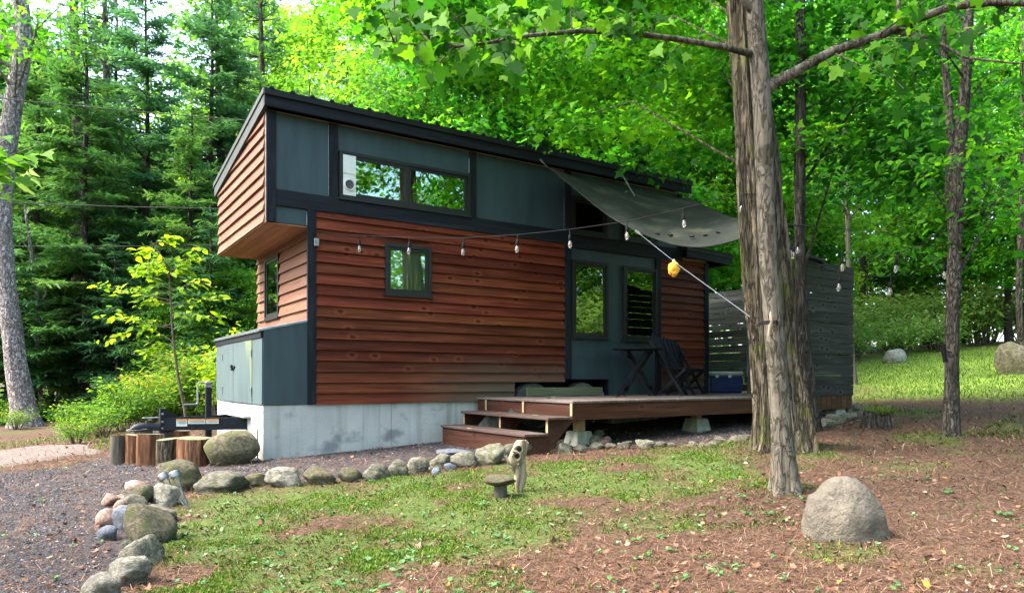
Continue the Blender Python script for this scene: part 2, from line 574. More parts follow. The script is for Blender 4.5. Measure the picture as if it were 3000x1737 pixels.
def bark_mat(name, ridge_c, mid_c, furrow_c, sc_, zs, width=.06, lichen=None, lth=.57, bd=.03):
    """bark: long ridges with broken dark furrows between them"""
    m, n, l, bs = new_mat(name)
    v0 = coords(n, l, (1, 1, 1), rnd=11.0)
    v1 = coords(n, l, (sc_, sc_, zs), rnd=11.0)
    a = noise(n, l, v1, 1.0, 5, .6, .5)
    rg_ = math_(n, l, 'ABSOLUTE', math_(n, l, 'SUBTRACT', a, .5))
    f = ramp(n, l, rg_, [(.0, 0.), (width, .7), (width * 2.5, 1.)])
    g = noise(n, l, coords(n, l, (1, 1, .5), rnd=5.0), 30, 6, .75)
    big = noise(n, l, v0, 2.0, 4, .6)
    c = mixc(n, l, ramp(n, l, g, [(.38, 0.), (.62, 1.)]), mid_c, ridge_c)
    c = mixc(n, l, ramp(n, l, big, [(.4, 0.), (.65, .6)]), c, mid_c)
    c = mixc(n, l, f, furrow_c, c)
    if lichen:
        h = ramp(n, l, noise(n, l, v0, 3.2, 6, .7), [(lth, 0.), (lth + .07, .8)])
        c = mixc(n, l, h, c, lichen)
    l.new(c, bs.inputs['Base Color']); bs.inputs['Roughness'].default_value = .95; bs.inputs['Specular IOR Level'].default_value = .12
    bump(n, l, bs, math_(n, l, 'ADD', f, math_(n, l, 'MULTIPLY', g, .6)), 1.0, bd)
    return m


MT['bark_smooth'] = bark_mat('smooth_grey_bark', (.150, .133, .106), (.094, .083, .065), (.062, .054, .041), 15, 4.0, .022, (.036, .037, .023), .53, .014)
MT['bark_rough'] = bark_mat('furrowed_bark', (.19, .16, .118), (.105, .088, .064), (.028, .023, .017), 20, 2.4, .05, (.085, .10, .024), .54, .05)
MT['bark_dark'] = bark_mat('dark_bark', (.085, .078, .068), (.048, .044, .038), (.02, .018, .016), 26, 4, .04, (.16, .17, .145), .62, .03)
MT['bark_scaly'] = bark_mat('scaly_bark', (.16, .146, .124), (.095, .086, .072), (.032, .029, .024), 26, 8, .05, (.12, .13, .05), .62, .04)
MT['bark_pale'] = bark_mat('pale_grey_bark', (.46, .425, .405), (.31, .275, .26), (.12, .095, .085), 18, 9, .04, (.13, .10, .09), .58, .04)
MT['bark_pine'] = bark_mat('pine_bark', (.14, .115, .092), (.075, .062, .052), (.02, .017, .014), 14, 3, .05, None, .6, .04)
MT['twig'] = simple('brown_twig_bark', (.10, .075, .055), (.06, .047, .038), ns=6, rough=.9, bmp=.2)
MT['log'] = wood_mat('peeled_log', [(.045, .022, .013), (.145, .065, .034), (.34, .20, .10), (.09, .04, .022)], axis='z', knots=.2, objvar=.6)
MT['log_dark'] = wood_mat('dark_log', [(.04, .035, .03), (.07, .06, .05), (.11, .095, .075), (.05, .05, .04)], axis='z', knots=.2, objvar=.4)
MT['logtop'] = simple('mossy_log_top', (.12, .115, .06), (.075, .08, .035), ns=8, rough=.95, bmp=.5)
MT['drift'] = wood_mat('bleached_driftwood', [(.12, .092, .06), (.22, .178, .122), (.31, .26, .185), (.17, .138, .097)], axis='z', knots=.1, rough=.75)
MT['cooler_blue'] = simple('navy_cooler_plastic', (.012, .03, .13), (.01, .024, .10), rough=.38, bmp=.03)
MT['cooler_lid'] = simple('grey_green_lid', (.30, .36, .32), (.25, .31, .27), rough=.45, bmp=.03)
MT['yellow'] = simple('yellow_woven_cord', (.72, .36, .02), (.55, .25, .015), ns=40, rough=.8, bmp=.9, bd=.01, bscale=60)
MT['rope'] = simple('pale_blue_rope', (.085, .105, .13), (.06, .075, .095), ns=60, rough=.8, bmp=.5, bd=.002)
MT['cord'] = simple('black_cord', (.010, .010, .012), spec=.12, rough=.7, bmp=0)
MT['cable'] = simple('grey_overhead_cable', (.02, .02, .022), spec=.15, rough=.8, bmp=0)
MT['sticker'] = simple('white_sticker', (.5, .52, .5), (.4, .42, .4), ns=60, rough=.5, bmp=0)
MT['orange'] = simple('orange_print', (.55, .22, .03), rough=.5, bmp=0)
MT['sail'] = None
MT['blue_tarp'] = simple('faded_blue_tarp', (.03, .10, .22), rough=.6, bmp=.4)
MT['brown'] = simple('dried_leaf_brown', (.3, .13, .05), rough=.8, bmp=.2)

# concrete with grid-pressed marks, stains and a joint
m, n, l, bs = new_mat('stained_concrete')
v_ = coords(n, l)
a = noise(n, l, v_, 1.6, 6, .6)
col = ramp(n, l, a, [(.3, (.33, .335, .33)), (.55, (.42, .425, .415)), (.75, (.50, .50, .485))])
sp = nd(n, 'ShaderNodeSeparateXYZ'); l.new(v_, sp.inputs[0])
drip = noise(n, l, coords(n, l, (9, 9, .5)), 1.0, 4)
col = mixc(n, l, ramp(n, l, drip, [(.49, 0.), (.66, .5)]), col, (.22, .235, .21))
bl = noise(n, l, coords(n, l, (1.3, 1.3, 1.6)), 1.5, 3, .6)
col = mixc(n, l, ramp(n, l, bl, [(.56, 0.), (.68, .75)]), col, (.10, .115, .135))
mg = nd(n, 'ShaderNodeMapRange'); l.new(sp.outputs['X'], mg.inputs[0])
mg.inputs[1].default_value = 2.0; mg.inputs[2].default_value = 3.0; mg.inputs[4].default_value = .7
col = mixc(n, l, math_(n, l, 'MULTIPLY', mg.outputs[0], ramp(n, l, drip, [(.35, 0.), (.6, 1.)])), col, (.16, .20, .10))
wv = noise(n, l, v_, 55, 3, .6)
col = mixc(n, l, ramp(n, l, wv, [(.35, .25), (.65, 0.)]), col, (.2, .205, .2))
l.new(col, bs.inputs['Base Color']); bs.inputs['Roughness'].default_value = .85
bump(n, l, bs, noise(n, l, v_, 40, 6, .7), .35, .006)
MT['concrete'] = m

# window glass: clear, with a mirror layer
m, n, l, bs = new_mat('window_glass')
n.remove(bs)
tr = nd(n, 'ShaderNodeBsdfTransparent'); tr.inputs[0].default_value = (.80, .92, .82, 1)
gl = nd(n, 'ShaderNodeBsdfGlossy'); gl.inputs['Roughness'].default_value = .012; gl.inputs[0].default_value = (.85, 1, .9, 1)
fr = nd(n, 'ShaderNodeFresnel'); fr.inputs[0].default_value = 1.6
mx = nd(n, 'ShaderNodeMixShader')
l.new(math_(n, l, 'MULTIPLY_ADD', fr.outputs[0], 1.3, .10), mx.inputs[0])
l.new(tr.outputs[0], mx.inputs[1]); l.new(gl.outputs[0], mx.inputs[2])
l.new(mx.outputs[0], n['Material Output'].inputs[0])
MT['glass'] = m
# bulb glass
m, n, l, bs = new_mat('bulb_glass')
n.remove(bs)
tr = nd(n, 'ShaderNodeBsdfTransparent'); tr.inputs[0].default_value = (.93, .92, .88, 1)
gl = nd(n, 'ShaderNodeBsdfGlossy'); gl.inputs['Roughness'].default_value = .03
df = nd(n, 'ShaderNodeBsdfDiffuse'); df.inputs[0].default_value = (.75, .72, .64, 1)
fr = nd(n, 'ShaderNodeFresnel'); fr.inputs[0].default_value = 1.5
mx = nd(n, 'ShaderNodeMixShader'); m2 = nd(n, 'ShaderNodeMixShader'); m2.inputs[0].default_value = .14
l.new(tr.outputs[0], m2.inputs[1]); l.new(df.outputs[0], m2.inputs[2])
l.new(fr.outputs[0], mx.inputs[0]); l.new(m2.outputs[0], mx.inputs[1]); l.new(gl.outputs[0], mx.inputs[2])
l.new(mx.outputs[0], n['Material Output'].inputs[0])
MT['bulb'] = m
# shade cloth: lets part of the light through
m, n, l, bs = new_mat('grey_green_shade_cloth')
v_ = coords(n, l)
c = ramp(n, l, noise(n, l, coords(n, l, (1, 1, 1)), 2.2, 6, .65), [(.3, (.013, .017, .014)), (.53, (.027, .034, .025)), (.66, (.085, .09, .058))])
l.new(c, bs.inputs['Base Color']); bs.inputs['Roughness'].default_value = .9
bump(n, l, bs, noise(n, l, coords(n, l, (1, 1, 1)), 9, 6, .6, 1.5), .5, .02)
tr = nd(n, 'ShaderNodeBsdfTranslucent'); l.new(c, tr.inputs[0])
mx = nd(n, 'ShaderNodeMixShader'); mx.inputs[0].default_value = .34
l.new(bs.outputs[0], mx.inputs[1]); l.new(tr.outputs[0], mx.inputs[2])
l.new(mx.outputs[0], n['Material Output'].inputs[0])
MT['sail'] = m

# leaves
MT['maple'] = leaf_mat('maple_leaf', [(0, (.018, .080, .012)), (.35, (.030, .135, .014)), (.7, (.076, .225, .014)), (1, (.15, .30, .016))], (1.7, 2.0, .85), .53)
MT['maple_near'] = leaf_mat('near_maple_leaf', [(0, (.014, .060, .008)), (.4, (.030, .125, .010)), (1, (.11, .26, .012))], (1.8, 2.0, .8), .5, .62)
MT['far_leaf'] = leaf_mat('woodland_leaf', [(0, (.042, .13, .02)), (.5, (.090, .235, .026)), (1, (.20, .345, .03))], (2.0, 1.9, .9), .5)
MT['fir'] = leaf_mat('fir_needles', [(0, (.025, .08, .038)), (.5, (.052, .15, .064)), (1, (.11, .24, .08))], (1.5, 1.6, 1.0), .4)
MT['fir_b'] = leaf_mat('spruce_needles', [(0, (.03, .09, .028)), (.5, (.065, .165, .045)), (1, (.14, .26, .06))], (1.5, 1.6, .9), .4)
MT['pine'] = leaf_mat('pine_needles', [(0, (.025, .07, .035)), (.5, (.05, .13, .06)), (1, (.10, .21, .085))], (1.5, 1.5, 1.0), .35)
MT['sapling'] = leaf_mat('yellow_green_leaf', [(0, (.09, .21, .010)), (.5, (.17, .31, .012)), (1, (.28, .39, .02))], (1.8, 1.7, .8), .5)
MT['shrub'] = leaf_mat('shrub_leaf', [(0, (.022, .075, .014)), (.55, (.075, .19, .02)), (.9, (.19, .30, .03)), (1, (.30, .2, .04))], (1.8, 1.7, .8), .45)
MT['pale_shrub'] = leaf_mat('pale_shrub_leaf', [(0, (.10, .20, .05)), (.5, (.19, .31, .08)), (1, (.32, .42, .15))], (1.7, 1.7, .9), .5)
MT['grass'] = tint_mat('grass_blades', [(0, (.04, .085, .014)), (.4, (.085, .155, .018)), (.72, (.17, .215, .04)), (1, (.27, .235, .12))], .6, .2, .3)
MT['moss'] = tint_mat('bright_moss', [(0, (.04, .085, .010)), (.6, (.085, .155, .016)), (1, (.17, .22, .04))], .9, .1, .25)
MT['weed'] = tint_mat('broad_weed_leaves', [(0, (.03, .11, .03)), (.5, (.07, .18, .045)), (.85, (.13, .22, .09)), (1, (.24, .31, .22))], .5, .3, .25)
MT['needle'] = tint_mat('fallen_needles', [(0, (.04, .022, .014)), (.35, (.085, .043, .027)), (.7, (.16, .088, .056)), (1, (.30, .21, .145))], .9, .1)
MT['litter'] = tint_mat('fallen_leaves', [(0, (.05, .025, .015)), (.4, (.125, .06, .033)), (.75, (.23, .13, .085)), (.95, (.32, .23, .17)), (1, (.36, .2, .03))], .8)
MT['gravel'] = tint_mat('dark_gravel_chips', [(0, (.014, .016, .02)), (.5, (.04, .043, .051)), (.85, (.095, .096, .105)), (1, (.22, .21, .205))], .8, .2)
# ---------------------------------------------------------------- ground
def sdf(x, y, poly):
    x = np.asarray(x, float); y = np.asarray(y, float)
    d = np.full(x.shape, 1e9); ins = np.zeros(x.shape, bool)
    n_ = len(poly)
    for i in range(n_):
        ax, ay = poly[i]; bx, by = poly[(i + 1) % n_]
        ex, ey = bx - ax, by - ay
        t = np.clip(((x - ax) * ex + (y - ay) * ey) / (ex * ex + ey * ey + 1e-12), 0, 1)
        d = np.minimum(d, np.hypot(x - ax - t * ex, y - ay - t * ey))
        c = ((ay > y) != (by > y)) & (x < (bx - ax) * (y - ay) / (by - ay + 1e-12) + ax)
        ins ^= c
    return np.where(ins, d, -d)


def gpoly(pts):
    return [tuple(gpix(*D(*p))[:2]) for p in pts]


EDGE = [(150, 1640), (215, 1470), (300, 1425), (360, 1345), (385, 1250), (440, 1208), (545, 1203), (700, 1190), (860, 1182), (1030, 1160), (1200, 1138), (1290, 1115),
        (1420, 1105), (1600, 1100), (1850, 1085), (2010, 1062)]
HOUSE_BACK = [tuple(hw(s, t, 0)[:2]) for s, t in ((9.2, -2.0), (9.3, 3.5), (0, 3.2))]
P_GRAVEL = gpoly(EDGE) + HOUSE_BACK + gpoly([(250, 1125), (150, 1150), (0, 1160), (-500, 1200), (-400, 1500)])
P_GREEN = gpoly([(390, 1240), (560, 1212), (900, 1188), (1250, 1155), (1500, 1125), (1840, 1100), (1850, 1185), (1640, 1235), (1400, 1290), (1240, 1380), (1050, 1470), (1000, 1600), (330, 1600), (350, 1440), (410, 1330)])
P_ROAD = gpoly([(-700, 1130), (-300, 1120), (0, 1108), (120, 1090), (240, 1088), (215, 1110), (150, 1128), (0, 1150), (-300, 1185), (-700, 1230)])
P_LAWN = [(7.6, 14.5), (9.0, 13.5), (13, 14.2), (19, 17), (30, 22), (30, 34), (16, 30), (11.5, 26), (8.4, 19)]
P_FOREST = [(-60, 17.5), (-9.5, 17.0), (-5, 14), (-3.5, 13.2), (6, 17.5), (7.5, 21), (12, 30), (18, 36), (40, 40), (60, 200), (-60, 200)]


def soft(x, y, poly, wd=.25, nz=.5, k=0, fs=1.6):
    d = sdf(x, y, poly) + nz * (fbm(x * fs, y * fs, k) - .5)
    return np.clip(.5 + d / wd, 0, 1)


def zones(x, y):
    gr = soft(x, y, P_GRAVEL, .2, .35, 21)
    green = soft(x, y, P_GREEN, .5, .9, 22) * np.clip((fbm(x * 2.1, y * 2.1, 31) - .30) * 5, 0, 1)
    stray = np.clip((fbm(x * 1.1 + 9, y * 1.1, 37) - .57) * 7, 0, 1) * .6
    green = np.maximum(green, stray * (1 - gr)) * (1 - gr * .9)
    lawn = soft(x, y, P_LAWN, 2.0, 2.5, 23, .35)
    forest = soft(x, y, P_FOREST, 1.5, 1.5, 24)
    return gr, green, lawn * (1 - forest), forest


def axis_(lo, hi, step, far, g=1.18):
    a = list(np.arange(lo, hi, step))
    s = step; x = lo
    while x > -far: s *= g; x -= s; a.insert(0, x)
    s = step; x = a[-1]
    while x < far: s *= g; x += s; a.append(x)
    return np.array(a)


gx = axis_(-5.5, 6.5, .045, 420)
gy = axis_(2.6, 11.5, .045, 420)
GX, GY = np.meshgrid(gx, gy)
fx, fy = GX.ravel(), GY.ravel()
za, zb, zc, zd = zones(fx, fy)
fz = gz(fx, fy)
near = np.clip((14 - np.hypot(fx, fy)) / 5, 0, 1)
fz = fz + near * ((noise2(fx * 9, fy * 9, 41) - .5) * .014 + (noise2(fx * 21, fy * 21, 43) - .5) * .010) + near * zb * .012 * noise2(fx * 14, fy * 14, 47)
# the ground rises a little round tree feet
for bx, by, hh, rr in ((2.83, 7.35, .10, .8), (2.05, 5.45, .05, .4), (4.0, 9.1, .05, .5), (4.98, 8.0, .05, .45)):
    fz = fz + hh * np.exp(-((fx - bx) ** 2 + (fy - by) ** 2) / rr ** 2)
me = bpy.data.meshes.new('ground')
nx, ny = len(gx), len(gy)
me.vertices.add(nx * ny)
me.vertices.foreach_set('co', np.column_stack([fx, fy, fz]).astype(np.float32).ravel())
ii = (np.arange(ny - 1)[:, None] * nx + np.arange(nx - 1)[None, :]).ravel()
q = np.column_stack([ii, ii + 1, ii + 1 + nx, ii + nx]).astype(np.int32)
me.loops.add(q.size); me.polygons.add(len(q))
me.loops.foreach_set('vertex_index', q.ravel())
me.polygons.foreach_set('loop_start', np.arange(0, q.size, 4, dtype=np.int32))
me.polygons.foreach_set('use_smooth', np.ones(len(q), bool))
a_ = me.attributes.new('zone', 'FLOAT_COLOR', 'POINT')
a_.data.foreach_set('color', np.column_stack([za, zb, zc, zd]).astype(np.float32).ravel())
me.update(calc_edges=True)

m, n, l, bs = new_mat('woodland_ground')
va = nd(n, 'ShaderNodeAttribute', attribute_name='zone')
sp = nd(n, 'ShaderNodeSeparateColor'); l.new(va.outputs['Color'], sp.inputs[0])
v_ = coords(n, l)
fine = noise(n, l, v_, 38, 6, .7)
mid = noise(n, l, v_, 6, 5, .65)
needle = ramp(n, l, fine, [(.36, (.032, .019, .013)), (.5, (.082, .049, .033)), (.64, (.17, .108, .075))])
needle = mixc(n, l, ramp(n, l, mid, [(.45, 0.), (.7, .6)]), needle, (.06, .04, .028))
grav = ramp(n, l, noise(n, l, v_, 60, 5, .75), [(.36, (.014, .015, .018)), (.52, (.045, .044, .049)), (.66, (.12, .105, .10))])
grav = mixc(n, l, ramp(n, l, mid, [(.48, 0.), (.74, .6)]), grav, (.11, .07, .05))
moss = ramp(n, l, fine, [(.36, (.028, .052, .011)), (.52, (.062, .102, .019)), (.66, (.125, .145, .045))])
lawn = ramp(n, l, mid, [(.35, (.09, .16, .02)), (.55, (.17, .27, .03)), (.75, (.26, .33, .06))])
floor_ = ramp(n, l, fine, [(.3, (.03, .02, .014)), (.55, (.075, .045, .028)), (.75, (.14, .085, .05))])
c = mixc(n, l, sp.outputs[0], needle, grav)
c = mixc(n, l, sp.outputs[1], c, moss)
c = mixc(n, l, sp.outputs[2], c, lawn)
c = mixc(n, l, va.outputs['Alpha'], c, floor_)
l.new(c, bs.inputs['Base Color'])
bs.inputs['Roughness'].default_value = .95
bs.inputs['Specular IOR Level'].default_value = .15
bump(n, l, bs, math_(n, l, 'ADD', fine, noise(n, l, v_, 120, 3, .7)), .8, .02)
ground = link('ground', me, m)
ground['kind'] = 'structure'

# pale gravel drive at the left
mb = MB()
cl = [gpix(*D(-650, 1175)), gpix(*D(-300, 1152)), gpix(*D(0, 1128)), gpix(*D(110, 1108)), gpix(*D(200, 1098))]
cl = np.array(cl)
ts = np.linspace(0, len(cl) - 1, 60)
cx = np.interp(ts, range(len(cl)), cl[:, 0]); cy = np.interp(ts, range(len(cl)), cl[:, 1])
wd_ = np.interp(ts, range(len(cl)), [1.3, 1.25, 1.15, .95, .45])
rows = []
for i in range(60):
    dx, dy = (cx[min(i + 1, 59)] - cx[max(i - 1, 0)], cy[min(i + 1, 59)] - cy[max(i - 1, 0)])
    q_ = math.hypot(dx, dy); nxv, nyv = -dy / q_, dx / q_
    row = []
    for j in range(13):
        o_ = (j / 12 * 2 - 1) * wd_[i] * (1 + .25 * (noise2(i * .35, j * 0 + (5 if j > 6 else 9), 5) - .5))
        px_, py_ = cx[i] + nxv * o_, cy[i] + nyv * o_
        row.append((px_, py_, float(gz(px_, py_)) + .03 - .03 * (abs(j - 6) / 6) ** 6))
    rows.append(row)
mb.add([p for r_ in rows for p in r_], [(i * 13 + j, i * 13 + j + 1, (i + 1) * 13 + j + 1, (i + 1) * 13 + j) for i in range(59) for j in range(12)])
md = simple('pale_drive_gravel', (.125, .10, .085), (.075, .055, .046), ns=30, rough=.95, bmp=.7, bd=.02, bscale=70, spots=(4, .62, (.2, .12, .085)))
o = obj('driveway', mb, md, smooth=True); o['kind'] = 'structure'


# ---- loose cover, thrown over the ground around the yard
def throw(n_, r0, r1, half=44, pw=1.0):
    """points around the yard, thinner with distance"""
    uu = RNG.random(n_)
    if pw == 1.0: r_ = r0 * (r1 / r0) ** uu
    else: r_ = (r0 ** (2 - 2 * pw) + uu * (r1 ** (2 - 2 * pw) - r0 ** (2 - 2 * pw))) ** (1 / (2 - 2 * pw))
    a = R(half) * (2 * RNG.random(n_) - 1)
    return r_ * np.sin(a), r_ * np.cos(a)


SQ = np.array([(-.5, 0, 0), (.5, 0, 0), (.5, 1, 0), (-.5, 1, 0)], float)


def stuff(name, me, m, label=None, cat=None):
    o = link(name, me, m)
    return tag(o, label, cat, kind='stuff')


FPX = None


def inside_house(x, y):
    s = sval(x, y); t = (x - C0[0]) * V[0] + (y - C0[1]) * V[1]
    return (s > -.02) & (s < 7.85) & (t > -.02) & (t < 2.9)


def gzf(x, y):
    z = gz(x, y)
    for bx, by, hh, rr in ((2.83, 7.35, .10, .8), (2.05, 5.45, .05, .4), (4.0, 9.1, .05, .5), (4.98, 8.0, .05, .45)):
        z = z + hh * np.exp(-((x - bx) ** 2 + (y - by) ** 2) / rr ** 2)
    return z


# grass
x, y = throw(340000, 2.4, 15)
a_, b_, c_, d_ = zones(x, y)
lus = fbm(x * 1.7 + 40, y * 1.7, 51)
p = np.clip(b_ * .55 * np.clip((lus - .26) * 3, .2, 1) + c_ * .8 + .02 + .8 * np.exp(-((np.hypot(x - 1.42, y - 4.6) - .27) / .05) ** 2) + .7 * np.exp(-((x - 5.7) ** 2 + (y - 8.3) ** 2) / .35) + .5 * np.exp(-((x - 2.2) ** 2 + (y - 7.2) ** 2) / .3) + .8 * np.exp(-((x - 2.04) ** 2 + (y - 5.36) ** 2) / .035), 0, 1) * (1 - a_ * .85) * (1 - d_ * .6)
k = (RNG.random(len(x)) < p) & ~inside_house(x, y)
x, y = x[k], y[k]; nn = len(x)
hgt = (.010 + .034 * RNG.random(nn) ** 3) * (1 + .5 * (np.hypot(x, y) > 9))
az = RNG.random(nn) * 2 * np.pi
lean = .25 + .75 * RNG.random(nn)
dr = np.column_stack([np.cos(az), np.sin(az), np.zeros(nn)])
sd_ = np.column_stack([-np.sin(az), np.cos(az), np.zeros(nn)])
P0 = np.column_stack([x, y, gzf(x, y) - .002])
wb = (.0013 + .0016 * RNG.random(nn))[:, None] * np.clip(np.hypot(x, y) / 5, 1, 3)[:, None]
P1 = P0 + np.array([0, 0, 1.]) * (hgt * .7)[:, None] + dr * (hgt * lean * .35)[:, None]
P2 = P0 + np.array([0, 0, 1.]) * (hgt * (1 - .3 * lean))[:, None] + dr * (hgt * lean)[:, None]
Vt = np.stack([P0 - sd_ * wb, P0 + sd_ * wb, P1 + sd_ * wb * .7, P2, P1 - sd_ * wb * .7], axis=1)
stuff('grass', poly_mesh('grass', Vt, 5, np.clip(.50 + .34 * RNG.standard_normal(nn), 0, 1)), MT['grass'], 'thin green grass growing in the mossy yard', 'grass')

# moss cushions
x, y = throw(330000, 2.4, 11)
a_, b_, c_, d_ = zones(x, y)
cl_ = fbm(x * 2.6 + 3, y * 2.6 + 8, 61, 3)
bd_ = np.exp(-((x - 2.83) ** 2 + (y - 7.3) ** 2) / .32) + np.exp(-((x - 2.02) ** 2 + (y - 5.4) ** 2) / .06)
k = ((RNG.random(len(x)) < np.clip((cl_ - .47) * 9, 0, 1) * b_) | (RNG.random(len(x)) < bd_)) & ~inside_house(x, y) & (a_ < .4)
x, y, cl_ = x[k], y[k], cl_[k]; nn = len(x)
az = RNG.random(nn) * 2 * np.pi
hgt = (.005 + .008 * RNG.random(nn)) * (.7 + np.clip((cl_ - .47) * 5, 0, 1))
dr = np.column_stack([np.cos(az), np.sin(az), np.zeros(nn)]); sd_ = np.column_stack([-np.sin(az), np.cos(az), np.zeros(nn)])
P0 = np.column_stack([x, y, gzf(x, y) + np.clip((cl_ - .47), 0, .2) * .07])
wb = (.004 + .004 * RNG.random(nn))[:, None]
Vt = np.stack([P0 - sd_ * wb, P0 + sd_ * wb, P0 + dr * (hgt * .6)[:, None] + np.array([0, 0, 1.]) * hgt[:, None]], axis=1)
stuff('moss', poly_mesh('moss', Vt, 3, np.clip(.5 + .25 * RNG.standard_normal(nn), 0, 1)), MT['moss'], 'bright green moss cushions spread over the yard', 'moss')

# fallen needles
x, y = throw(270000, 2.4, 16)
a_, b_, c_, d_ = zones(x, y)
k = (RNG.random(len(x)) < np.clip(1 - b_ * .65 - c_ * .75 - a_ * .62, .08, 1)) & ~inside_house(x, y)
x, y = x[k], y[k]; nn = len(x)
az = RNG.random(nn) * 2 * np.pi
f_ = np.column_stack([np.cos(az), np.sin(az), .25 * RNG.standard_normal(nn)])
Rm = frames(f_, np.tile([0, 0, 1.], (nn, 1)))
tp = SQ.copy(); tp[:, 0] *= .038; tp[1:3, 2] = 0
ln = (.03 + .06 * RNG.random(nn)) * np.clip(np.hypot(x, y) / 6, .8, 1.8)
P0 = np.column_stack([x, y, gzf(x, y) + .004 + .012 * RNG.random(nn)])
stuff('fallen_needles', poly_mesh('fallen_needles', place(tp, P0, Rm, ln), 4, np.clip(.45 + .25 * RNG.standard_normal(nn), 0, 1)), MT['needle'], 'rust brown pine needles covering the bare yard', 'needles')

# fallen leaves and leaf scraps
x, y = throw(10000, 2.4, 17)
a_, b_, c_, d_ = zones(x, y)
k = (RNG.random(len(x)) < np.clip(1 - b_ * .5 - c_ * .8, .1, 1)) & ~inside_house(x, y)
x, y = x[k], y[k]; nn = len(x)
f_ = np.column_stack([RNG.standard_normal((nn, 2)), .35 * RNG.standard_normal(nn)])
nr = np.column_stack([.45 * RNG.standard_normal((nn, 2)), np.ones(nn)])
S = .012 + .036 * RNG.random(nn) ** 5
P0 = np.column_stack([x, y, gzf(x, y) + .012])
curl = MAPLE_S.copy(); curl[:, 2] = .5 * curl[:, 0] ** 2 + .35 * (curl[:, 1] - .4) ** 2
stuff('leaf_litter', poly_mesh('leaf_litter', place(curl, P0, frames(f_, nr), S), 10, np.clip(.5 + .28 * RNG.standard_normal(nn), 0, 1)), MT['litter'], 'tan and brown fallen leaves scattered on the ground', 'leaves')

# broad-leaved weeds: rosettes
x, y = throw(3600, 2.4, 13)
a_, b_, c_, d_ = zones(x, y)
wl = fbm(x * 1.3 + 70, y * 1.3, 71)
k = (RNG.random(len(x)) < np.clip(.12 + b_ * .35 + (wl > .55) * .6 + 2 * np.exp(-((x - 2.2) ** 2 + (y - 7.0) ** 2) / .4), 0, 1) * (1 - a_ * .8)) & ~inside_house(x, y)
x, y = x[k], y[k]
nl_ = RNG.integers(3, 9, len(x))
X = np.repeat(x, nl_); Y = np.repeat(y, nl_); nn = len(X)
az = RNG.random(nn) * 2 * np.pi
f_ = np.column_stack([np.cos(az), np.sin(az), .25 + .45 * RNG.random(nn)])
nr = np.column_stack([-.4 * np.cos(az), -.4 * np.sin(az), np.ones(nn)]) + .3 * RNG.standard_normal((nn, 3))
S = np.repeat(.013 + .02 * RNG.random(len(x)), nl_) * (.6 + .7 * RNG.random(nn))
P0 = np.column_stack([X + .012 * RNG.standard_normal(nn), Y + .012 * RNG.standard_normal(nn), gzf(X, Y) + .006 + .015 * RNG.random(nn)])
tp = OVATE.copy(); tp[:, 0] *= 1.35
stuff('weeds', poly_mesh('weeds', place(tp, P0, frames(f_, nr), S), 8, np.clip(.4 + .28 * RNG.standard_normal(nn), 0, 1)), MT['weed'], 'small broad leaved weeds dotted through moss and needles', 'weeds')

# gravel chips
x, y = throw(170000, 2.6, 14)
a_, b_, c_, d_ = zones(x, y)
k = (RNG.random(len(x)) < a_ * np.clip(1.3 - 1.6 * fbm(x * 1.1, y * 1.1, 81), .12, 1)) & ~inside_house(x, y) & (sdf(x, y, P_ROAD) < 0)
x, y = x[k], y[k]; nn = min(len(x), 60000); x, y = x[:nn], y[:nn]
octa = np.array([(1, 0, 0), (0, 1, 0), (-1, 0, 0), (0, -1, 0), (0, 0, .7), (0, 0, -.7)], float)
tri = np.array([(0, 1, 4), (1, 2, 4), (2, 3, 4), (3, 0, 4)])
vs = octa[None] * (.6 + .6 * RNG.random((nn, 6, 1)))
ca, sa = np.cos(az_ := RNG.random(nn) * 6.28), np.sin(az_)
vx = vs[:, :, 0] * ca[:, None] - vs[:, :, 1] * sa[:, None]; vy = vs[:, :, 0] * sa[:, None] + vs[:, :, 1] * ca[:, None]
S = (.006 + .009 * RNG.random(nn) ** 2)[:, None] * np.clip(np.hypot(x, y) / 6, .8, 1.5)[:, None]
vs = np.stack([vx * S + x[:, None], vy * S + y[:, None], vs[:, :, 2] * S + gz(x, y)[:, None] + .006], axis=2)
Vt = vs[:, tri].reshape(-1, 3, 3)
stuff('gravel', poly_mesh('gravel', Vt, 3, np.repeat(np.clip(.45 + .25 * RNG.standard_normal(nn), 0, 1), 4)), MT['gravel'], 'dark blue grey gravel chips around the concrete foundation', 'gravel')
# ---------------------------------------------------------------- tiny house
house = thing('tiny_house', 'tiny house on a trailer, red cedar lap siding, dark teal panels and sloped roof', 'house', (C0[0], C0[1], 0), TH)
WD = 2.75           # width
ZF, ZB0, ZB1, ZR = .657, 3.07, 3.27, 4.20    # foundation top, band, underside of fascia


def rz_roof(t):
    return 4.40 - .145 * (t + .12)


def rects(s0, s1, z0, z1, holes):
    """rectangle minus holes, as cells"""
    ss = sorted({s0, s1, *[min(max(h[0], s0), s1) for h in holes], *[min(max(h[1], s0), s1) for h in holes]})
    zs = sorted({z0, z1, *[min(max(h[2], z0), z1) for h in holes], *[min(max(h[3], z0), z1) for h in holes]})
    for i in range(len(ss) - 1):
        for j in range(len(zs) - 1):
            cs_, cz_ = (ss[i] + ss[i + 1]) / 2, (zs[j] + zs[j + 1]) / 2
            if not any(h[0] < cs_ < h[1] and h[2] < cz_ < h[3] for h in holes):
                yield ss[i], ss[i + 1], zs[j], zs[j + 1]


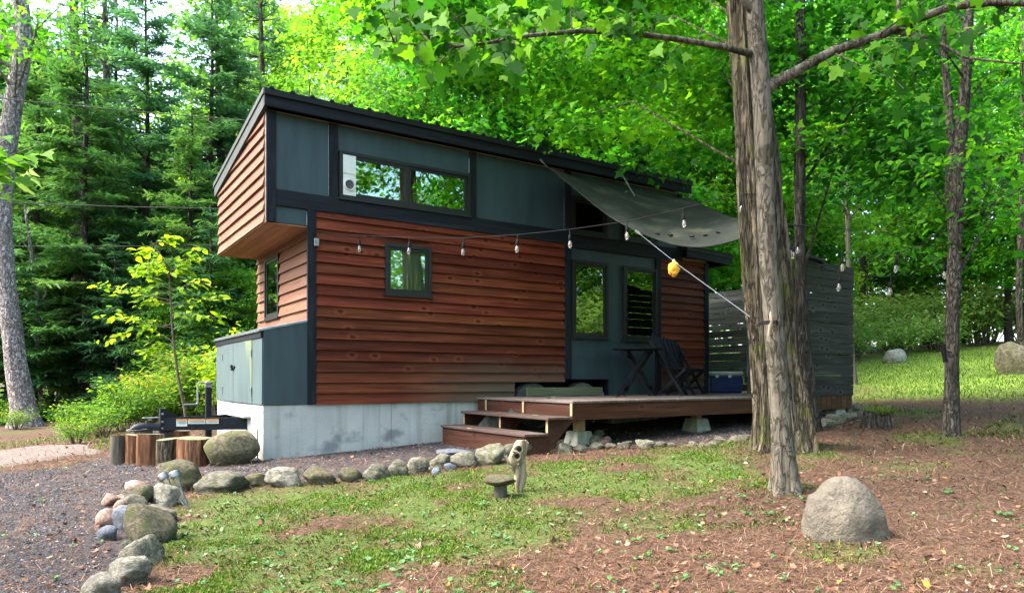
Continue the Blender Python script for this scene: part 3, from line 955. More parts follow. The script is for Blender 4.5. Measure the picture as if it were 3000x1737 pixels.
W_LOFT = (.93, 2.84, 3.27, 3.87)
W_SMALL = (1.55, 2.225, 2.09, 2.767)
W_A = (4.66, 5.39, 3.24, 3.83)
W_B = (5.74, 6.515, 3.25, 3.83)
W_1 = (4.67, 5.405, 1.625, 2.84)
W_2 = (5.735, 6.50, 1.61, 2.835)
HOLES = [tuple((h[0] + .03, h[1] - .03, h[2] + .03, h[3] - .03)) for h in (W_LOFT, W_SMALL, W_A, W_B, W_1, W_2)]
WELL = (3.62, 5.44, .60, .976)

# shell: hollow walls, floor and loft floor so that the windows look into rooms
mb = MB()
for c in rects(.60, 7.78, ZF, 3.1, HOLES + [WELL]): mb.box(c[0], c[1], .012, .10, c[2], c[3])
for c in rects(.03, 7.12, 3.1, ZR + .02, HOLES): mb.box(c[0], c[1], .012, .10, c[2], c[3])
for c in rects(.03, .60, 2.87, 3.1, []): mb.box(c[0], c[1], .012, .10, c[2], c[3])
RW = [(4.5, 5.5, 1.5, 2.85), (5.7, 6.7, 1.5, 2.85), (1.4, 2.5, 1.8, 2.8), (1.0, 2.9, 3.3, 3.85), (4.6, 6.6, 3.3, 3.85)]  # unseen rear openings, added to let light in behind the blinds
for c in rects(.60, 7.78, ZF, 3.05, RW): mb.box(c[0], c[1], WD - .1, WD, c[2], c[3])
for c in rects(.06, 7.12, 3.05, 4.0, RW): mb.box(c[0], c[1], WD - .1, WD, c[2], c[3])
for c in rects(.10, WD - .1, ZF, 2.9, [(1.52, 2.24, 1.87, 2.75)]): mb.box(.62, .70, c[0], c[1], c[2], c[3])
mb.box(7.68, 7.78, .1, WD - .1, ZF, 3.05)
mb.box(7.02, 7.12, .1, WD - .1, 3.1, 4.0)
mb.box(.1, 7.0, .1, WD - .1, 3.0, 3.05)
mb.box(.7, 7.7, .1, WD - .1, ZF + .02, ZF + .10)
obj('wall_shell', mb, MT['room'], house)
for c in RW:
    mb = MB(); mb.box(c[0], c[1], WD - .055, WD - .05, c[2], c[3]); obj('added_rear_pane', mb, MT['glass'], house)

# lap siding, one board at a time
EXPO = .1372


def board(s0, s1, z0, z1, zt, full_b, full_t, mat_, axis='s', tin=0.0, fixed=None, seed=0, clip=None):
    """wedge-shaped board. z0..z1 shown part, full_b..full_t the uncut board"""
    mb = MB()
    nseg = max(1, int((s1 - s0) / .45))
    th = lambda z: .046 - .038 * (z - full_b) / (full_t - full_b)
    rows = []
    rr = random.Random(seed)
    for i in range(nseg + 1):
        s = s0 + (s1 - s0) * i / nseg
        dz = (rr.random() - .5) * .003 if abs(z0 - full_b) < 1e-6 else 0
        zt_ = min(z1, clip(s) - .002) if clip else z1
        zb_ = min(z0 + dz, zt_ - .001)
        ob, ot = th(zb_) + (rr.random() - .5) * .003, th(zt_)
        if axis == 's':
            rows.append([(s, tin, zb_), (s, tin - ob, zb_), (s, tin - ot, zt_), (s, tin, zt_)])
        else:
            rows.append([(fixed, s, zb_), (fixed - ob, s, zb_), (fixed - ot, s, zt_), (fixed, s, zt_)])
    vs = [p for r_ in rows for p in r_]
    fs = []
    for i in range(nseg):
        for k in range(4):
            k2 = (k + 1) % 4
            fs.append((i * 4 + k, i * 4 + k2, (i + 1) * 4 + k2, (i + 1) * 4 + k))
    fs += [(3, 2, 1, 0), tuple(nseg * 4 + k for k in range(4))]
    mb.add(vs, fs)
    return obj('siding_board', mb, mat_, house)


nb = 0


def lap(s0, s1, z0, z1, hole, mat_, axis='s', fixed=None, expo=EXPO, clip=None, tin=.012):
    global nb
    z = z0
    while z < z1 - .02:
        zt = min(z + expo + .022, z1 + .0)
        if clip and z > max(clip(s0), clip(s1)) - .03: break
        lo, hi = s0, s1
        if clip:
            ok = [s for s in np.linspace(s0, s1, 120) if clip(s) > z + .012]
            lo, hi = ok[0], ok[-1]
        segs = [(lo, hi, z, zt)]
        if hole and hole[2] < zt and hole[3] > z:
            segs = [(lo, hole[0], z, zt), (hole[1], hi, z, zt)]
            if z < hole[2]: segs.append((hole[0], hole[1], z, hole[2]))
            if zt > hole[3] and hole[3] > z: segs.append((hole[0], hole[1], max(z, hole[3]), zt))
        for a in segs:
            if a[1] - a[0] > .02 and a[3] - a[2] > .006:
                nb += 1
                board(a[0], a[1], a[2], a[3], zt, z, z + expo + .022, mat_, axis, tin, fixed, nb, clip)
        z += expo


hs_ = (W_SMALL[0] + .02, W_SMALL[1] - .02, W_SMALL[2] + .02, W_SMALL[3] - .02)
# the two lowest boards stop at the wheel opening
lap(.635, 3.60, ZF, ZF + 2 * EXPO + .001, None, MT['siding'])
lap(.635, 4.53, ZF + 2 * EXPO, ZB0, hs_, MT['siding'])
lap(6.60, 7.68, ZF + .06, ZB0 - .01, None, MT['siding'], expo=.133)
# end wall under the loft and the loft's end
he = (1.50, 2.26, 1.86, 2.77)
lap(.02, WD, 1.56, 2.88, he, MT['siding_end'], 't', .62, expo=.150)
lap(.03, WD, 2.865, 4.4, None, MT['siding_end'], 't', .045, expo=.148, clip=lambda t: rz_roof(t) - .19)

# painted panels
mb_panels = [(.146, .80, ZB1, ZR), (.918, 2.842, 3.85, ZR), (2.948, 4.532, ZB1, ZR), (.146, .523, 2.872, ZB0), (4.66, 7.11, ZB1 - .03, ZR), (4.66, 6.48, .70, 3.03)]
for c in mb_panels:
    mb = MB()
    for r_ in rects(c[0], c[1], c[2], c[3], HOLES + [WELL]): mb.box(r_[0], r_[1], -.004, .012, r_[2], r_[3])
    obj('painted_panel', mb, MT['teal'], house)
# scraped pale paint along some panel edges
for (s, z0, z1) in ((.802, 3.29, 4.17), (.527, 2.88, 3.05), (2.838, 3.9, 4.1), (4.536, 3.29, 4.1), (.585, .68, 1.68)):
    mb = MB(); mb.box(s - .006, s + .004, -.0065, -.004, z0, z1); obj('paint_line', mb, MT['paint_edge'], house)

# black trim
def trim(name, s0, s1, z0, z1, t0=-.030, m='trim'):
    mb = MB(); mb.cbox(s0, s1, t0, .012, z0, z1, .004); return obj(name, mb, MT[m], house)


trim('corner_post', .03, .146, 2.868, ZR, -.034, 'trim_z')
trim('batten', .80, .918, ZB1, ZR, -.026, 'trim_z')
trim('batten', 2.842, 2.948, ZB1, ZR, -.026, 'trim_z')
trim('band_board', .146, 4.54, ZB0, ZB1, -.032)
trim('band_board', 4.54, 7.12, 3.022, 3.245, -.031)
trim('corner_post', .527, .635, ZF, ZB0, -.034, 'trim_z')
trim('post_board', 4.532, 4.66, .976, ZR, -.034, 'trim_z')
trim('post_board', 6.48, 6.60, .715, 3.022, -.034, 'trim_z')
trim('corner_post', 7.68, 7.785, .715, 3.05, -.040, 'trim_z')
trim('corner_post', 7.03, 7.125, 3.245, ZR, -.033, 'trim_z')
mb = MB(); mb.cbox(.584, .622, -.03, WD, 2.80, 2.868); obj('ledger', mb, MT['siding_end'], house)

# fascia and roof
mb = MB(); mb.cbox(-.02, 7.22, -.145, -.100, 4.205, 4.352, .004); obj('fascia_board', mb, MT['trim'], house)
mb = MB(); mb.box(-.03, 7.23, -.170, -.150, 4.335, 4.408); obj('roof_flashing', mb, MT['roof'], house)
mb = MB(); mb.prism([(-.02, -.10, 4.205), (-.02, -.10, 4.35), (-.02, WD + .12, rz_roof(WD + .12) - .05), (-.02, WD + .12, rz_roof(WD + .12) - .195)], (.04, 0, 0))
obj('rake_board', mb, MT['drip'], house)
mb = MB(); mb.prism([(-.035, -.15, 4.352), (-.035, -.15, 4.415), (-.035, WD + .14, rz_roof(WD + .14) + .012), (-.035, WD + .14, rz_roof(WD + .14) - .048)], (.015, 0, 0))
obj('rake_flashing', mb, MT['drip'], house)
mb = MB()
y0, y1 = -.165, WD + .14
mb.add([(-.02, y0, rz_roof(y0) - .03), (7.22, y0, rz_roof(y0) - .03), (7.22, y1, rz_roof(y1) - .03), (-.02, y1, rz_roof(y1) - .03),
        (-.02, y0, rz_roof(y0) + .004), (7.22, y0, rz_roof(y0) + .004), (7.22, y1, rz_roof(y1) + .004), (-.02, y1, rz_roof(y1) + .004)],
       [(0, 3, 2, 1), (4, 5, 6, 7), (0, 1, 5, 4), (1, 2, 6, 5), (2, 3, 7, 6), (3, 0, 4, 7)])
roof = obj('roof', mb, MT['roof'], house)
ribm = MB()
ribm.prism([(-.035, y0 - .012, rz_roof(y0)), (-.015, y0 - .012, rz_roof(y0) + .026), (.015, y0 - .012, rz_roof(y0) + .026), (.035, y0 - .012, rz_roof(y0))], (0, y1 - y0 + .02, rz_roof(y1) - rz_roof(y0)))
rme = ribm.mesh('roof_rib')
for i in range(30):
    o = link('roof_rib', rme, MT['roof'], roof); o.location = (.06 + i * .243, 0, .003)
# soffit boards under the loft
for i in range(5):
    mb = MB(); mb.cbox(.05 + i * .112, .05 + i * .112 + .109, -.002, WD, 2.848, 2.862 + .001 * (i % 2), .003); obj('soffit_board', mb, MT['soffit'], house)
mb = MB(); mb.cbox(.018, .048, -.03, WD, 2.848, 2.866); obj('soffit_trim', mb, MT['siding_end'], house)

# low roof over the entry end
mb = MB(); mb.prism([(7.10, -.16, 3.215), (8.31, -.16, 3.165), (8.31, -.16, 3.225), (7.10, -.16, 3.280)], (0, WD + .3, 0)); pr = obj('entry_roof', mb, MT['roof'], house)
rib2 = MB(); rib2.prism([(7.10, -.175, 3.275), (8.32, -.175, 3.222), (8.32, -.175, 3.236), (7.10, -.175, 3.292)], (0, .03, 0)); 
for i in range(12):
    if i == 0: r2 = rib2.mesh('entry_roof_rib')
    o = link('entry_roof_rib', r2, MT['roof'], pr); o.location = (0, i * .245, 0)
mb = MB(); mb.prism([(7.10, -.15, 3.10), (8.24, -.15, 3.05), (8.27, -.15, 3.165), (7.10, -.15, 3.215)], (0, .04, 0)); obj('entry_fascia', mb, MT['trim'], house)
mb = MB(); mb.prism([(8.20, -.11, 3.055), (8.24, -.11, 3.055), (8.26, -.11, 3.165), (8.20, -.11, 3.168)], (0, WD + .2, 0)); obj('entry_fascia', mb, MT['trim'], house)


# windows
def window(h, sashes=1, blind=0, axis='s', fixed=0, open_=None):
    s0, s1, z0, z1 = h
    P = (lambda s, t, z: (s, t, z)) if axis == 's' else (lambda s, t, z: (fixed + t, s, z))

    def bx(mb, a, b, t0, t1, c, d):
        p, q = P(a, t0, c), P(b, t1, d)
        mb.box(min(p[0], q[0]), max(p[0], q[0]), min(p[1], q[1]), max(p[1], q[1]), c, d)
    mb = MB()
    f = .042
    for a, b, c, d in ((s0, s1, z0, z0 + f), (s0, s1, z1 - f, z1), (s0, s0 + f, z0 + f, z1 - f), (s1 - f, s1, z0 + f, z1 - f)):
        bx(mb, a, b, -.048, .03, c, d)
    win = obj('window', mb, MT['frame'], house)
    mb = MB(); bx(mb, s0 - .02, s1 + .02, -.058, .0, z0 - .018, z0 + .004); obj('sill', mb, MT['frame'], win)
    wd = (s1 - s0 - 2 * f) / sashes
    for i in range(sashes):
        a, b = s0 + f + i * wd, s0 + f + (i + 1) * wd
        g = .040
        off = -.026 if i == 0 else -.018
        mb = MB()
        for p, q, c, d in ((a, b, z0 + f, z0 + f + g), (a, b, z1 - f - g, z1 - f), (a, a + g, z0 + f + g, z1 - f - g), (b - g, b, z0 + f + g, z1 - f - g)):
            bx(mb, p, q, off - .008, off + .03, c, d)
        obj('sash', mb, MT['frame'], win)
        mb = MB(); bx(mb, a + g - .004, b - g + .004, off + .006, off + .012, z0 + f + g - .004, z1 - f - g + .004); obj('pane', mb, MT['glass'], win)
    if blind:
        mb = MB()
        n_ = int((z1 - z0 - .12) / .026)
        for i in range(n_):
            z = z0 + .07 + i * .026
            p = [P(s0 + .05, .045, z), P(s1 - .05, .045, z), P(s1 - .05, .053, z + .028), P(s0 + .05, .053, z + .028)]
            mb.prism(p, (0, .0012, .0012) if axis == 's' else (.0012, 0, .0012))
        mb_ = obj('blind', mb, MT['blind'], win)
    return win


wl = window(W_LOFT, 2)
window(W_SMALL, 1, 1)
wa = window(W_A); wb_ = window(W_B)
window(W_1, 1, 1); window(W_2, 1, 1)
we = window((1.50, 2.26, 1.86, 2.77), 1, 0, 't', .62)
# vent panel of an air conditioner in the loft window
mb = MB(); mb.box(.975, 1.145, -.046, -.038, 3.315, 3.825); vp = obj('vent_panel', mb, MT['white'], wl)
mb = MB(); mb.box(.975, 1.145, -.049, -.046, 3.585, 3.597); obj('vent_seam', mb, MT['blind'], wl)
Mv = Matrix.Translation((1.060, -.048, 3.45)) @ Matrix.Rotation(R(90), 4, 'X')
mb = MB(); mb.lathe([(.072, -.012), (.072, .014), (.060, .014), (.056, -.006)], 28, Mv); obj('vent_port', mb, MT['white'], wl, True)
mb = MB(); mb.lathe([(.057, -.004), (.057, .002), (.02, .004), (.0, .004)], 24, Mv); obj('vent_hose', mb, MT['rubber'], wl, True)
# mattress seen in the other half
mb = MB()
vs = []; N_, M_ = 24, 8
for i in range(N_ + 1):
    for j in range(M_ + 1):
        a, b = i / N_, j / M_
        prof = (1 - abs(2 * a - 1) ** 5) * math.sin(math.pi * min(1, b * .55 + .1)) 
        vs.append((1.95 + a * .82, .22 + b * 1.0, 3.06 + .42 * prof + .015 * math.sin(a * 23) * math.sin(b * 9)))
mb.add(vs, [(i * (M_ + 1) + j, (i + 1) * (M_ + 1) + j, (i + 1) * (M_ + 1) + j + 1, i * (M_ + 1) + j + 1) for i in range(N_) for j in range(M_)])
obj('mattress', mb, MT['bedding'], house, True)
mb = MB(); mb.tube([(2.12, .06, 3.80), (2.12, .06, 3.33)], .006, 6); obj('blind_cord', mb, MT['white'], wl)

# wheels in the opening, with a plank in front
for s in (3.99, 4.96):
    Mw = Matrix.Translation((s, .14, .575)) @ Matrix.Rotation(R(90), 4, 'X')
    mb = MB(); mb.lathe([(.21, -.10), (.29, -.105), (.335, -.09), (.352, -.05), (.355, 0), (.352, .05), (.335, .09), (.29, .105), (.21, .10)], 40, Mw)
    wh = obj('wheel', mb, MT['rubber'], house, True)
    mb = MB(); mb.lathe([(.05, .085), (.07, .06), (.15, .05), (.20, .095), (.212, .10), (.212, -.09)], 28, Mw); obj('rim', mb, MT['zinc'], wh, True)
mb = MB(); mb.cbox(3.79, 5.26, -.075, -.035, .72, .845, .006); obj('wheel_plank', mb, MT['mossplank'], house)
mb = MB(); mb.box(3.60, 5.46, .38, .42, .3, 1.0); mb.box(3.62, 3.63, -.003, .38, .3, .975); mb.box(5.43, 5.44, -.003, .38, .3, .975); mb.box(3.63, 5.43, -.003, .38, .962, .975)
obj('wheel_housing', mb, MT['black_wood'], house)

# utility cupboard at the tongue end
zc0 = lambda s: 1.555 + (s / .58) * .135
mb = MB(); mb.prism([(.004, -.012, ZF + .003), (.527, -.012, ZF + .003), (.527, -.012, zc0(.527)), (.004, -.012, zc0(0))], (0, .03, 0)); obj('cupboard_side', mb, MT['teal'], house)
mb = MB(); mb.prism([(.02, .018, ZF + .003), (.60, .018, ZF + .003), (.60, .018, zc0(.60) - .01), (.02, .018, zc0(0) - .01)], (0, WD - .05, 0)); obj('cupboard_body', mb, MT['dark'], house)
mb = MB(); mb.prism([(-.05, -.02, zc0(-.05)), (.585, -.02, zc0(.585)), (.585, -.02, zc0(.585) + .022), (-.05, -.02, zc0(-.05) + .022)], (0, WD + .04, 0)); cr = obj('cupboard_roof', mb, MT['zinc'], house)
rb = MB(); rb.prism([(-.062, -.022, zc0(-.062) + .022), (.585, -.022, zc0(.585) + .022), (.585, -.012, zc0(.585) + .036), (-.062, -.012, zc0(-.062) + .036), ], (0, .022, 0)); rbm = rb.mesh('cupboard_rib')
for i in range(19):
    o = link('cupboard_rib', rbm, MT['zinc'], cr); o.location = (0, i * .145, 0)
mb = MB(); mb.cbox(-.03, .0, .0, WD - .01, 1.47, 1.548, .003); obj('cupboard_fascia', mb, MT['trim'], house)
for (t0, t1, dr) in ((.0, .475, 0), (.485, 1.52, 1), (1.53, 2.25, 1), (2.26, WD - .01, 0)):
    mb = MB(); mb.cbox(-.016 - .006 * dr, .018, t0, t1, ZF + .006, 1.468, .003)
    dd = obj('cupboard_door' if dr else 'cupboard_panel', mb, MT['door'], house)
    if dr:
        th_ = t0 + .01 if t0 < 1 else t1 - .01
        for z in (.82, 1.30):
            mb = MB(); mb.cbox(-.032, -.020, th_ - .022, th_ + .022, z - .05, z + .05, .003); obj('hinge', mb, MT['zinc'], dd)
mb = MB(); mb.cbox(-.04, -.02, 1.40, 1.60, 1.12, 1.15, .004); mb.cbox(-.055, -.02, 1.50, 1.56, 1.09, 1.16, .004); mb.tube([(-.03, 1.42, 1.15), (-.06, 1.46, 1.17), (-.06, 1.52, 1.15), (-.03, 1.56, 1.13)], .008, 6)
obj('latch', mb, MT['black'], house)
mb = MB(); mb.add([(-.026, 1.49, .98), (-.03, 1.475, .94), (-.028, 1.49, .90), (-.026, 1.505, .94)], [(0, 1, 2, 3)]); obj('dry_leaf', mb, MT['brown'], house)
# small junction box and bulb bracket on the corner post
mb = MB(); mb.cbox(.60, .66, -.075, -.034, 2.62, 2.72, .006); obj('junction_box', mb, MT['zinc'], house)

# trailer tongue sticking out of the foundation
tg = MB()
apex = (-1.0, 1.30)
tg.bar((.15, .78, .40), (-.92, 1.24, .40), .06, .155)
tong = obj('trailer_tongue', tg, MT['black'], house)
mb = MB(); mb.bar((.15, 1.88, .40), (-.92, 1.36, .40), .06, .155); obj('tongue_rail', mb, MT['black'], tong)
mb = MB()
mb.prism([(-.90, 1.22, .285), (-.965, 1.22, .285), (-.965, 1.22, .60), (-.925, 1.22, .60), (-.74, 1.22, .475), (-.74, 1.22, .33)], (0, .16, 0)); obj('coupler_plate', mb, MT['black'], tong)
for z in (.345, .43, .53):
    mb = MB(); mb.lathe([(.016, -.012), (.016, .006), (.009, .010), (.0, .010)], 12, Matrix.Translation((-.94, 1.222, z)) @ Matrix.Rotation(R(90), 4, 'X')); obj('bolt', mb, MT['zinc'], tong, True)
mb = MB()
pf = [(-.965, .38, .065), (-1.05, .385, .06), (-1.13, .40, .058), (-1.20, .395, .055), (-1.26, .38, .052), (-1.30, .36, .035)]
vs = []; k_ = 12
for (s, zc, r_) in pf:
    for i in range(k_):
        a = math.pi * i / (k_ - 1)
        vs.append((s, 1.30 + r_ * math.cos(a), zc - .05 + (r_ * 1.35 * math.sin(a))))
mb.add(vs, [(i * k_ + j, i * k_ + j + 1, (i + 1) * k_ + j + 1, (i + 1) * k_ + j) for i in range(5) for j in range(k_ - 1)] + [tuple(range(k_)), tuple(5 * k_ + j for j in range(k_))])
mb.cbox(-1.31, -.965, 1.22, 1.38, .322, .338)
obj('coupler', mb, MT['black'], tong, True)
mb = MB(); mb.cbox(-1.16, -.97, 1.28, 1.32, .475, .49); mb.cbox(-1.10, -1.05, 1.285, 1.315, .44, .48); obj('coupler_lever', mb, MT['zinc'], tong)
mb = MB(); mb.cbox(-.42, -.345, 1.26, 1.345, .14, .90, .01); jk = obj('jack_post', mb, MT['black'], tong)
mb = MB(); mb.cbox(-.43, -.335, 1.25, 1.355, .90, .945, .012); mb.cbox(-.425, -.34, 1.255, 1.35, .86, .90, .004); obj('jack_cap', mb, MT['zinc'], tong)
mb = MB(); mb.tube([(-.43, 1.30, .925), (-.50, 1.30, .925), (-.515, 1.30, .90), (-.515, 1.30, .66), (-.53, 1.30, .64)], .011, 8); obj('jack_crank', mb, MT['zinc'], tong, True)
mb = MB(); mb.tube([(-.52, 1.30, .635), (-.54, 1.30, .635), (-.66, 1.30, .635), (-.68, 1.30, .635)], [.014, .021, .021, .016], 12); obj('crank_grip', mb, MT['rubber'], tong, True)
mb = MB(); mb.cbox(-.50, -.26, 1.2, 1.4, .10, .14, .005); obj('jack_foot', mb, MT['zinc'], tong)
# warning stickers on the near rail
rd = np.array([-1.07, .46]) / math.hypot(1.07, .46); rn = np.array([-rd[1], rd[0]]); rn = rn if rn[1] < 0 else -rn
for (a, b, z0) in ((.88, 1.01, .372), (.66, .87, .402), (.50, .65, .402)):
    for nm, za_, zb_, mm_, of in (('warning_sticker', z0, .465, 'sticker', .0325), ('sticker_stripe', .448, .465, 'orange', .0338)):
        p = [np.array([.15, .78]) + rd * d_ + rn * of for d_ in (a, b)]
        mb = MB(); mb.prism([(*p[0], za_), (*p[1], za_), (*p[1], zb_), (*p[0], zb_)], (*(rn * .0012), 0)); obj(nm, mb, MT[mm_], tong)
    for q_ in range(4):
        zz = .438 - q_ * .011
        if zz < z0 + .006: continue
        p = [np.array([.15, .78]) + rd * d_ + rn * .0338 for d_ in (a + .01, b - .012 - .02 * (q_ % 2))]
        mb = MB(); mb.prism([(*p[0], zz), (*p[1], zz), (*p[1], zz + .004), (*p[0], zz + .004)], (*(rn * .001), 0)); obj('sticker_line', mb, MT['cable'], tong)

# ---------------------------------------------------------------- concrete foundation
fnd = thing('foundation_wall', 'stained grey concrete foundation wall under the tiny house', 'foundation', (C0[0], C0[1], 0), TH)
mb = MB()
mb.box(0, 1.648, 0, WD, -.4, ZF - .002); obj('wall_section', mb, MT['concrete'], fnd)
mb = MB(); mb.box(1.654, 3.55, 0, WD, -.4, ZF - .002); obj('wall_section', mb, MT['concrete'], fnd)
mb = MB(); mb.box(5.52, 7.78, 0, WD, -.4, ZF - .002); mb.box(3.55, 5.52, 0, WD, -.4, .2); mb.box(3.55, 5.52, .42, WD, .2, ZF - .002); obj('wall_section', mb, MT['concrete'], fnd)
mb = MB(); mb.cbox(-.10, .02, .62, 2.1, .478, .515, .01); obj('ledge', mb, MT['concrete'], fnd)
mb = MB()
for t in (.12, .16): mb.tube([(-.03, t, .0), (-.03, t, .36)], .005, 6)
mb.tube([(-.03, .05, .16), (-.03, .3, .16)], .004, 6); mb.tube([(-.03, .05, .13), (-.03, .3, .13)], .004, 6)
obj('wire_mesh_end', mb, MT['rubber'], fnd)
# ---------------------------------------------------------------- deck and steps
ZD = .717
deck = thing('deck', 'low brown wooden deck along the tiny house', 'deck', (C0[0], C0[1], 0), TH)
S0, S1, T0 = 2.95, 8.92, -2.20
pm_ = MB(); pm_.cbox(0, .138, T0 - .03, -.01, ZD - .03, ZD, .004); pme = pm_.mesh('plank')
pm2 = MB(); pm2.cbox(0, .138, -2.03, 1.3, ZD - .03, ZD, .004); pme2 = pm2.mesh('plank')
pm3 = MB(); pm3.cbox(0, .138, -2.03, -.01, ZD - .03, ZD, .004); pme3 = pm3.mesh('plank')
i = 0; s = S0
while s < S1 - .1:
    o = link('plank', pme2 if s > 7.86 else (pme3 if s > 7.4 else pme), MT['deck'], deck)
    o.location = (s, random.uniform(-.006, .004), random.uniform(-.0015, .0015)); s += .1435
mb = MB(); mb.cbox(S0 + .02, 7.5, T0 - .012, T0 + .026, ZD - .225, ZD - .032, .003); obj('rim_joist', mb, MT['rim'], deck)
mb = MB(); mb.cbox(S0 + .02, S0 + .058, T0 + .03, -.02, ZD - .2, ZD - .033, .003); obj('rim_joist', mb, MT['rim_y'], deck)
mb = MB(); mb.cbox(S1 - .04, S1, -1.9, 1.3, ZD - .2, ZD - .033, .003); obj('rim_joist', mb, MT['rim_y'], deck)
for s in np.arange(3.5, 8.8, .55):
    mb = MB(); mb.box(s, s + .038, T0 + .03 if s < 7.4 else -1.95, -.01, ZD - .2, ZD - .034); obj('joist', mb, MT['rim_y'], deck)
for (s, t) in ((3.35, -1.85), (5.42, -1.88), (7.3, -1.88), (8.7, -1.88)):
    b = hw(s, t, 0); g = float(gz(b[0], b[1]))
    mb = MB(); mb.cbox(s - .055, s + .055, t - .055, t + .055, g + .10, ZD - .2, .005); obj('post', mb, MT['cut'], deck)
    mb = MB(); q = [(-.15, g - .06), (-.105, g + .17)]
    mb.lathe([(.22, g - .08), (.155, g + .16), (.14, g + .17), (.0, g + .17)], 4, Matrix.Translation((s, t, 0)) @ Matrix.Rotation(R(45), 4, 'Z')); obj('footing', mb, MT['concrete'], deck)

st = thing('steps', 'three brown wooden steps with open risers up to the deck', 'steps', (C0[0], C0[1], 0), TH)
for (s0, z, t0, t1) in ((2.55, .538, -2.30, -.28), (2.25, .358, -2.26, -.26)):
    for k in range(2):
        mb = MB(); mb.cbox(s0 + k * .168, s0 + k * .168 + .163, t0, t1, z - .03, z, .004); obj('tread', mb, MT['tread'], st)
prof = [(2.30, .05), (2.30, .328), (2.60, .328), (2.60, .508), (2.97, .508), (2.97, .49), (2.52, .05)]
for t in (-.30, -1.22, -2.22):
    mb = MB(); mb.prism([(a, t, z) for a, z in prof], (0, .04, 0)); obj('stringer', mb, MT['rim_y'] if t < -2 else MT['rim_y'], st)
for s0, z0, z1 in ((2.60, .36, .508), (2.95, .54, .685)):
    for t in (-.30, -1.22, -2.22):
        mb = MB(); mb.cbox(s0 - .002, s0 + .010, t + .001, t + .039, z0, z1, .001); obj('cleat', mb, MT['cut'], st)
mb = MB(); mb.cbox(2.275, 2.30, -2.24, -.27, .08, .328, .003); obj('riser', mb, MT['rim_y'], st)
mb = MB(); mb.bar((2.75, -.8, .12), (2.95, -1.0, .55), .03, .12); obj('brace', mb, MT['teal'], st)

# ---------------------------------------------------------------- shower screen fences
fa = thing('slatted_fence', 'dark grey horizontal slat fence with light gaps at the deck end', 'fence', (C0[0], C0[1], 0), TH)
z = ZD + .03; i = 0
while z < 2.62:
    hgt_ = .132 if z < 1.9 else .098
    mb = MB(); mb.cbox(0, .022, -1.98, 1.35, 0, hgt_, .002)
    o = obj('slat', mb, MT['fence_y'], fa); o.location = (8.92 + .001 * (i % 3), 0, z); o.rotation_euler = (random.uniform(-.002, .002), 0, 0)
    z += hgt_ + (.017 if z < 1.9 else .010); i += 1
for t in (-.07, 1.28, -1.9):
    mb = MB(); mb.cbox(8.942, 9.03, t - .045, t + .045, ZD - .4, 2.66, .004); obj('post', mb, MT['fence_z'], fa)
mb = MB(); mb.cbox(8.83, 8.918, -.12, -.04, ZD, 2.64, .004); obj('post', mb, MT['fence_z'], fa)
fb = thing('board_fence', 'close boarded weathered grey fence panel on a raised platform', 'fence', (C0[0], C0[1], 0), TH)
z = ZD - .01; i = 0
while z < 2.72:
    hgt_ = [.158, .15, .16, .155][i % 4] if z < 2.1 else .112
    mb = MB(); mb.cbox(7.52, 8.97, 0, .022, 0, hgt_, .003)
    o = obj('fence_board', mb, MT['fence'], fb); o.location = (random.uniform(-.01, .01), -2.06 + random.uniform(-.008, .008), z)
    z += hgt_ + .011; i += 1
zt_fb = z
for s in np.arange(7.55, 8.9, .14):
    mb = MB(); mb.cbox(s, s + .134, -2.042, -2.02, .49, ZD - .012, .002); obj('skirt_board', mb, MT['rim'], fb)
for s in (7.60, 8.925):
    mb = MB(); mb.cbox(s - .045, s + .045, -2.036, -1.95, .3, zt_fb - .03, .004); obj('post', mb, MT['fence_z'], fb)

yk = thing('ox_yoke', 'dark iron bound wooden yoke with ring on the grey fence top', 'yoke', hw(7.62, -2.09, zt_fb - .02), TH)
mb = MB(); pts = [(-.38 + .84 * k / 10, 0, .02 + .035 * math.sin(math.pi * k / 10)) for k in range(11)]
mb.tube(pts, [.03, .038, .042, .042, .045, .045, .045, .042, .04, .036, .028], 10); obj('beam', mb, MT['black_wood'], yk, True)


def ring(c, r_, w_, tilt=0):
    mb = MB(); mb.tube([(c[0] + r_ * math.cos(a), c[1], c[2] + r_ * math.sin(a)) for a in np.linspace(0, 2 * math.pi, 25)], w_, 6, False); return mb


obj('ring', ring((-.17, 0, .18), .065, .010), MT['black'], yk, True)
obj('staple', ring((-.17, .0, .095), .03, .009), MT['black'], yk, True)
obj('chain_link', ring((.40, -.03, -.03), .035, .008), MT['black'], yk, True)
obj('chain_link', ring((.40, -.035, -.10), .035, .008), MT['black'], yk, True)


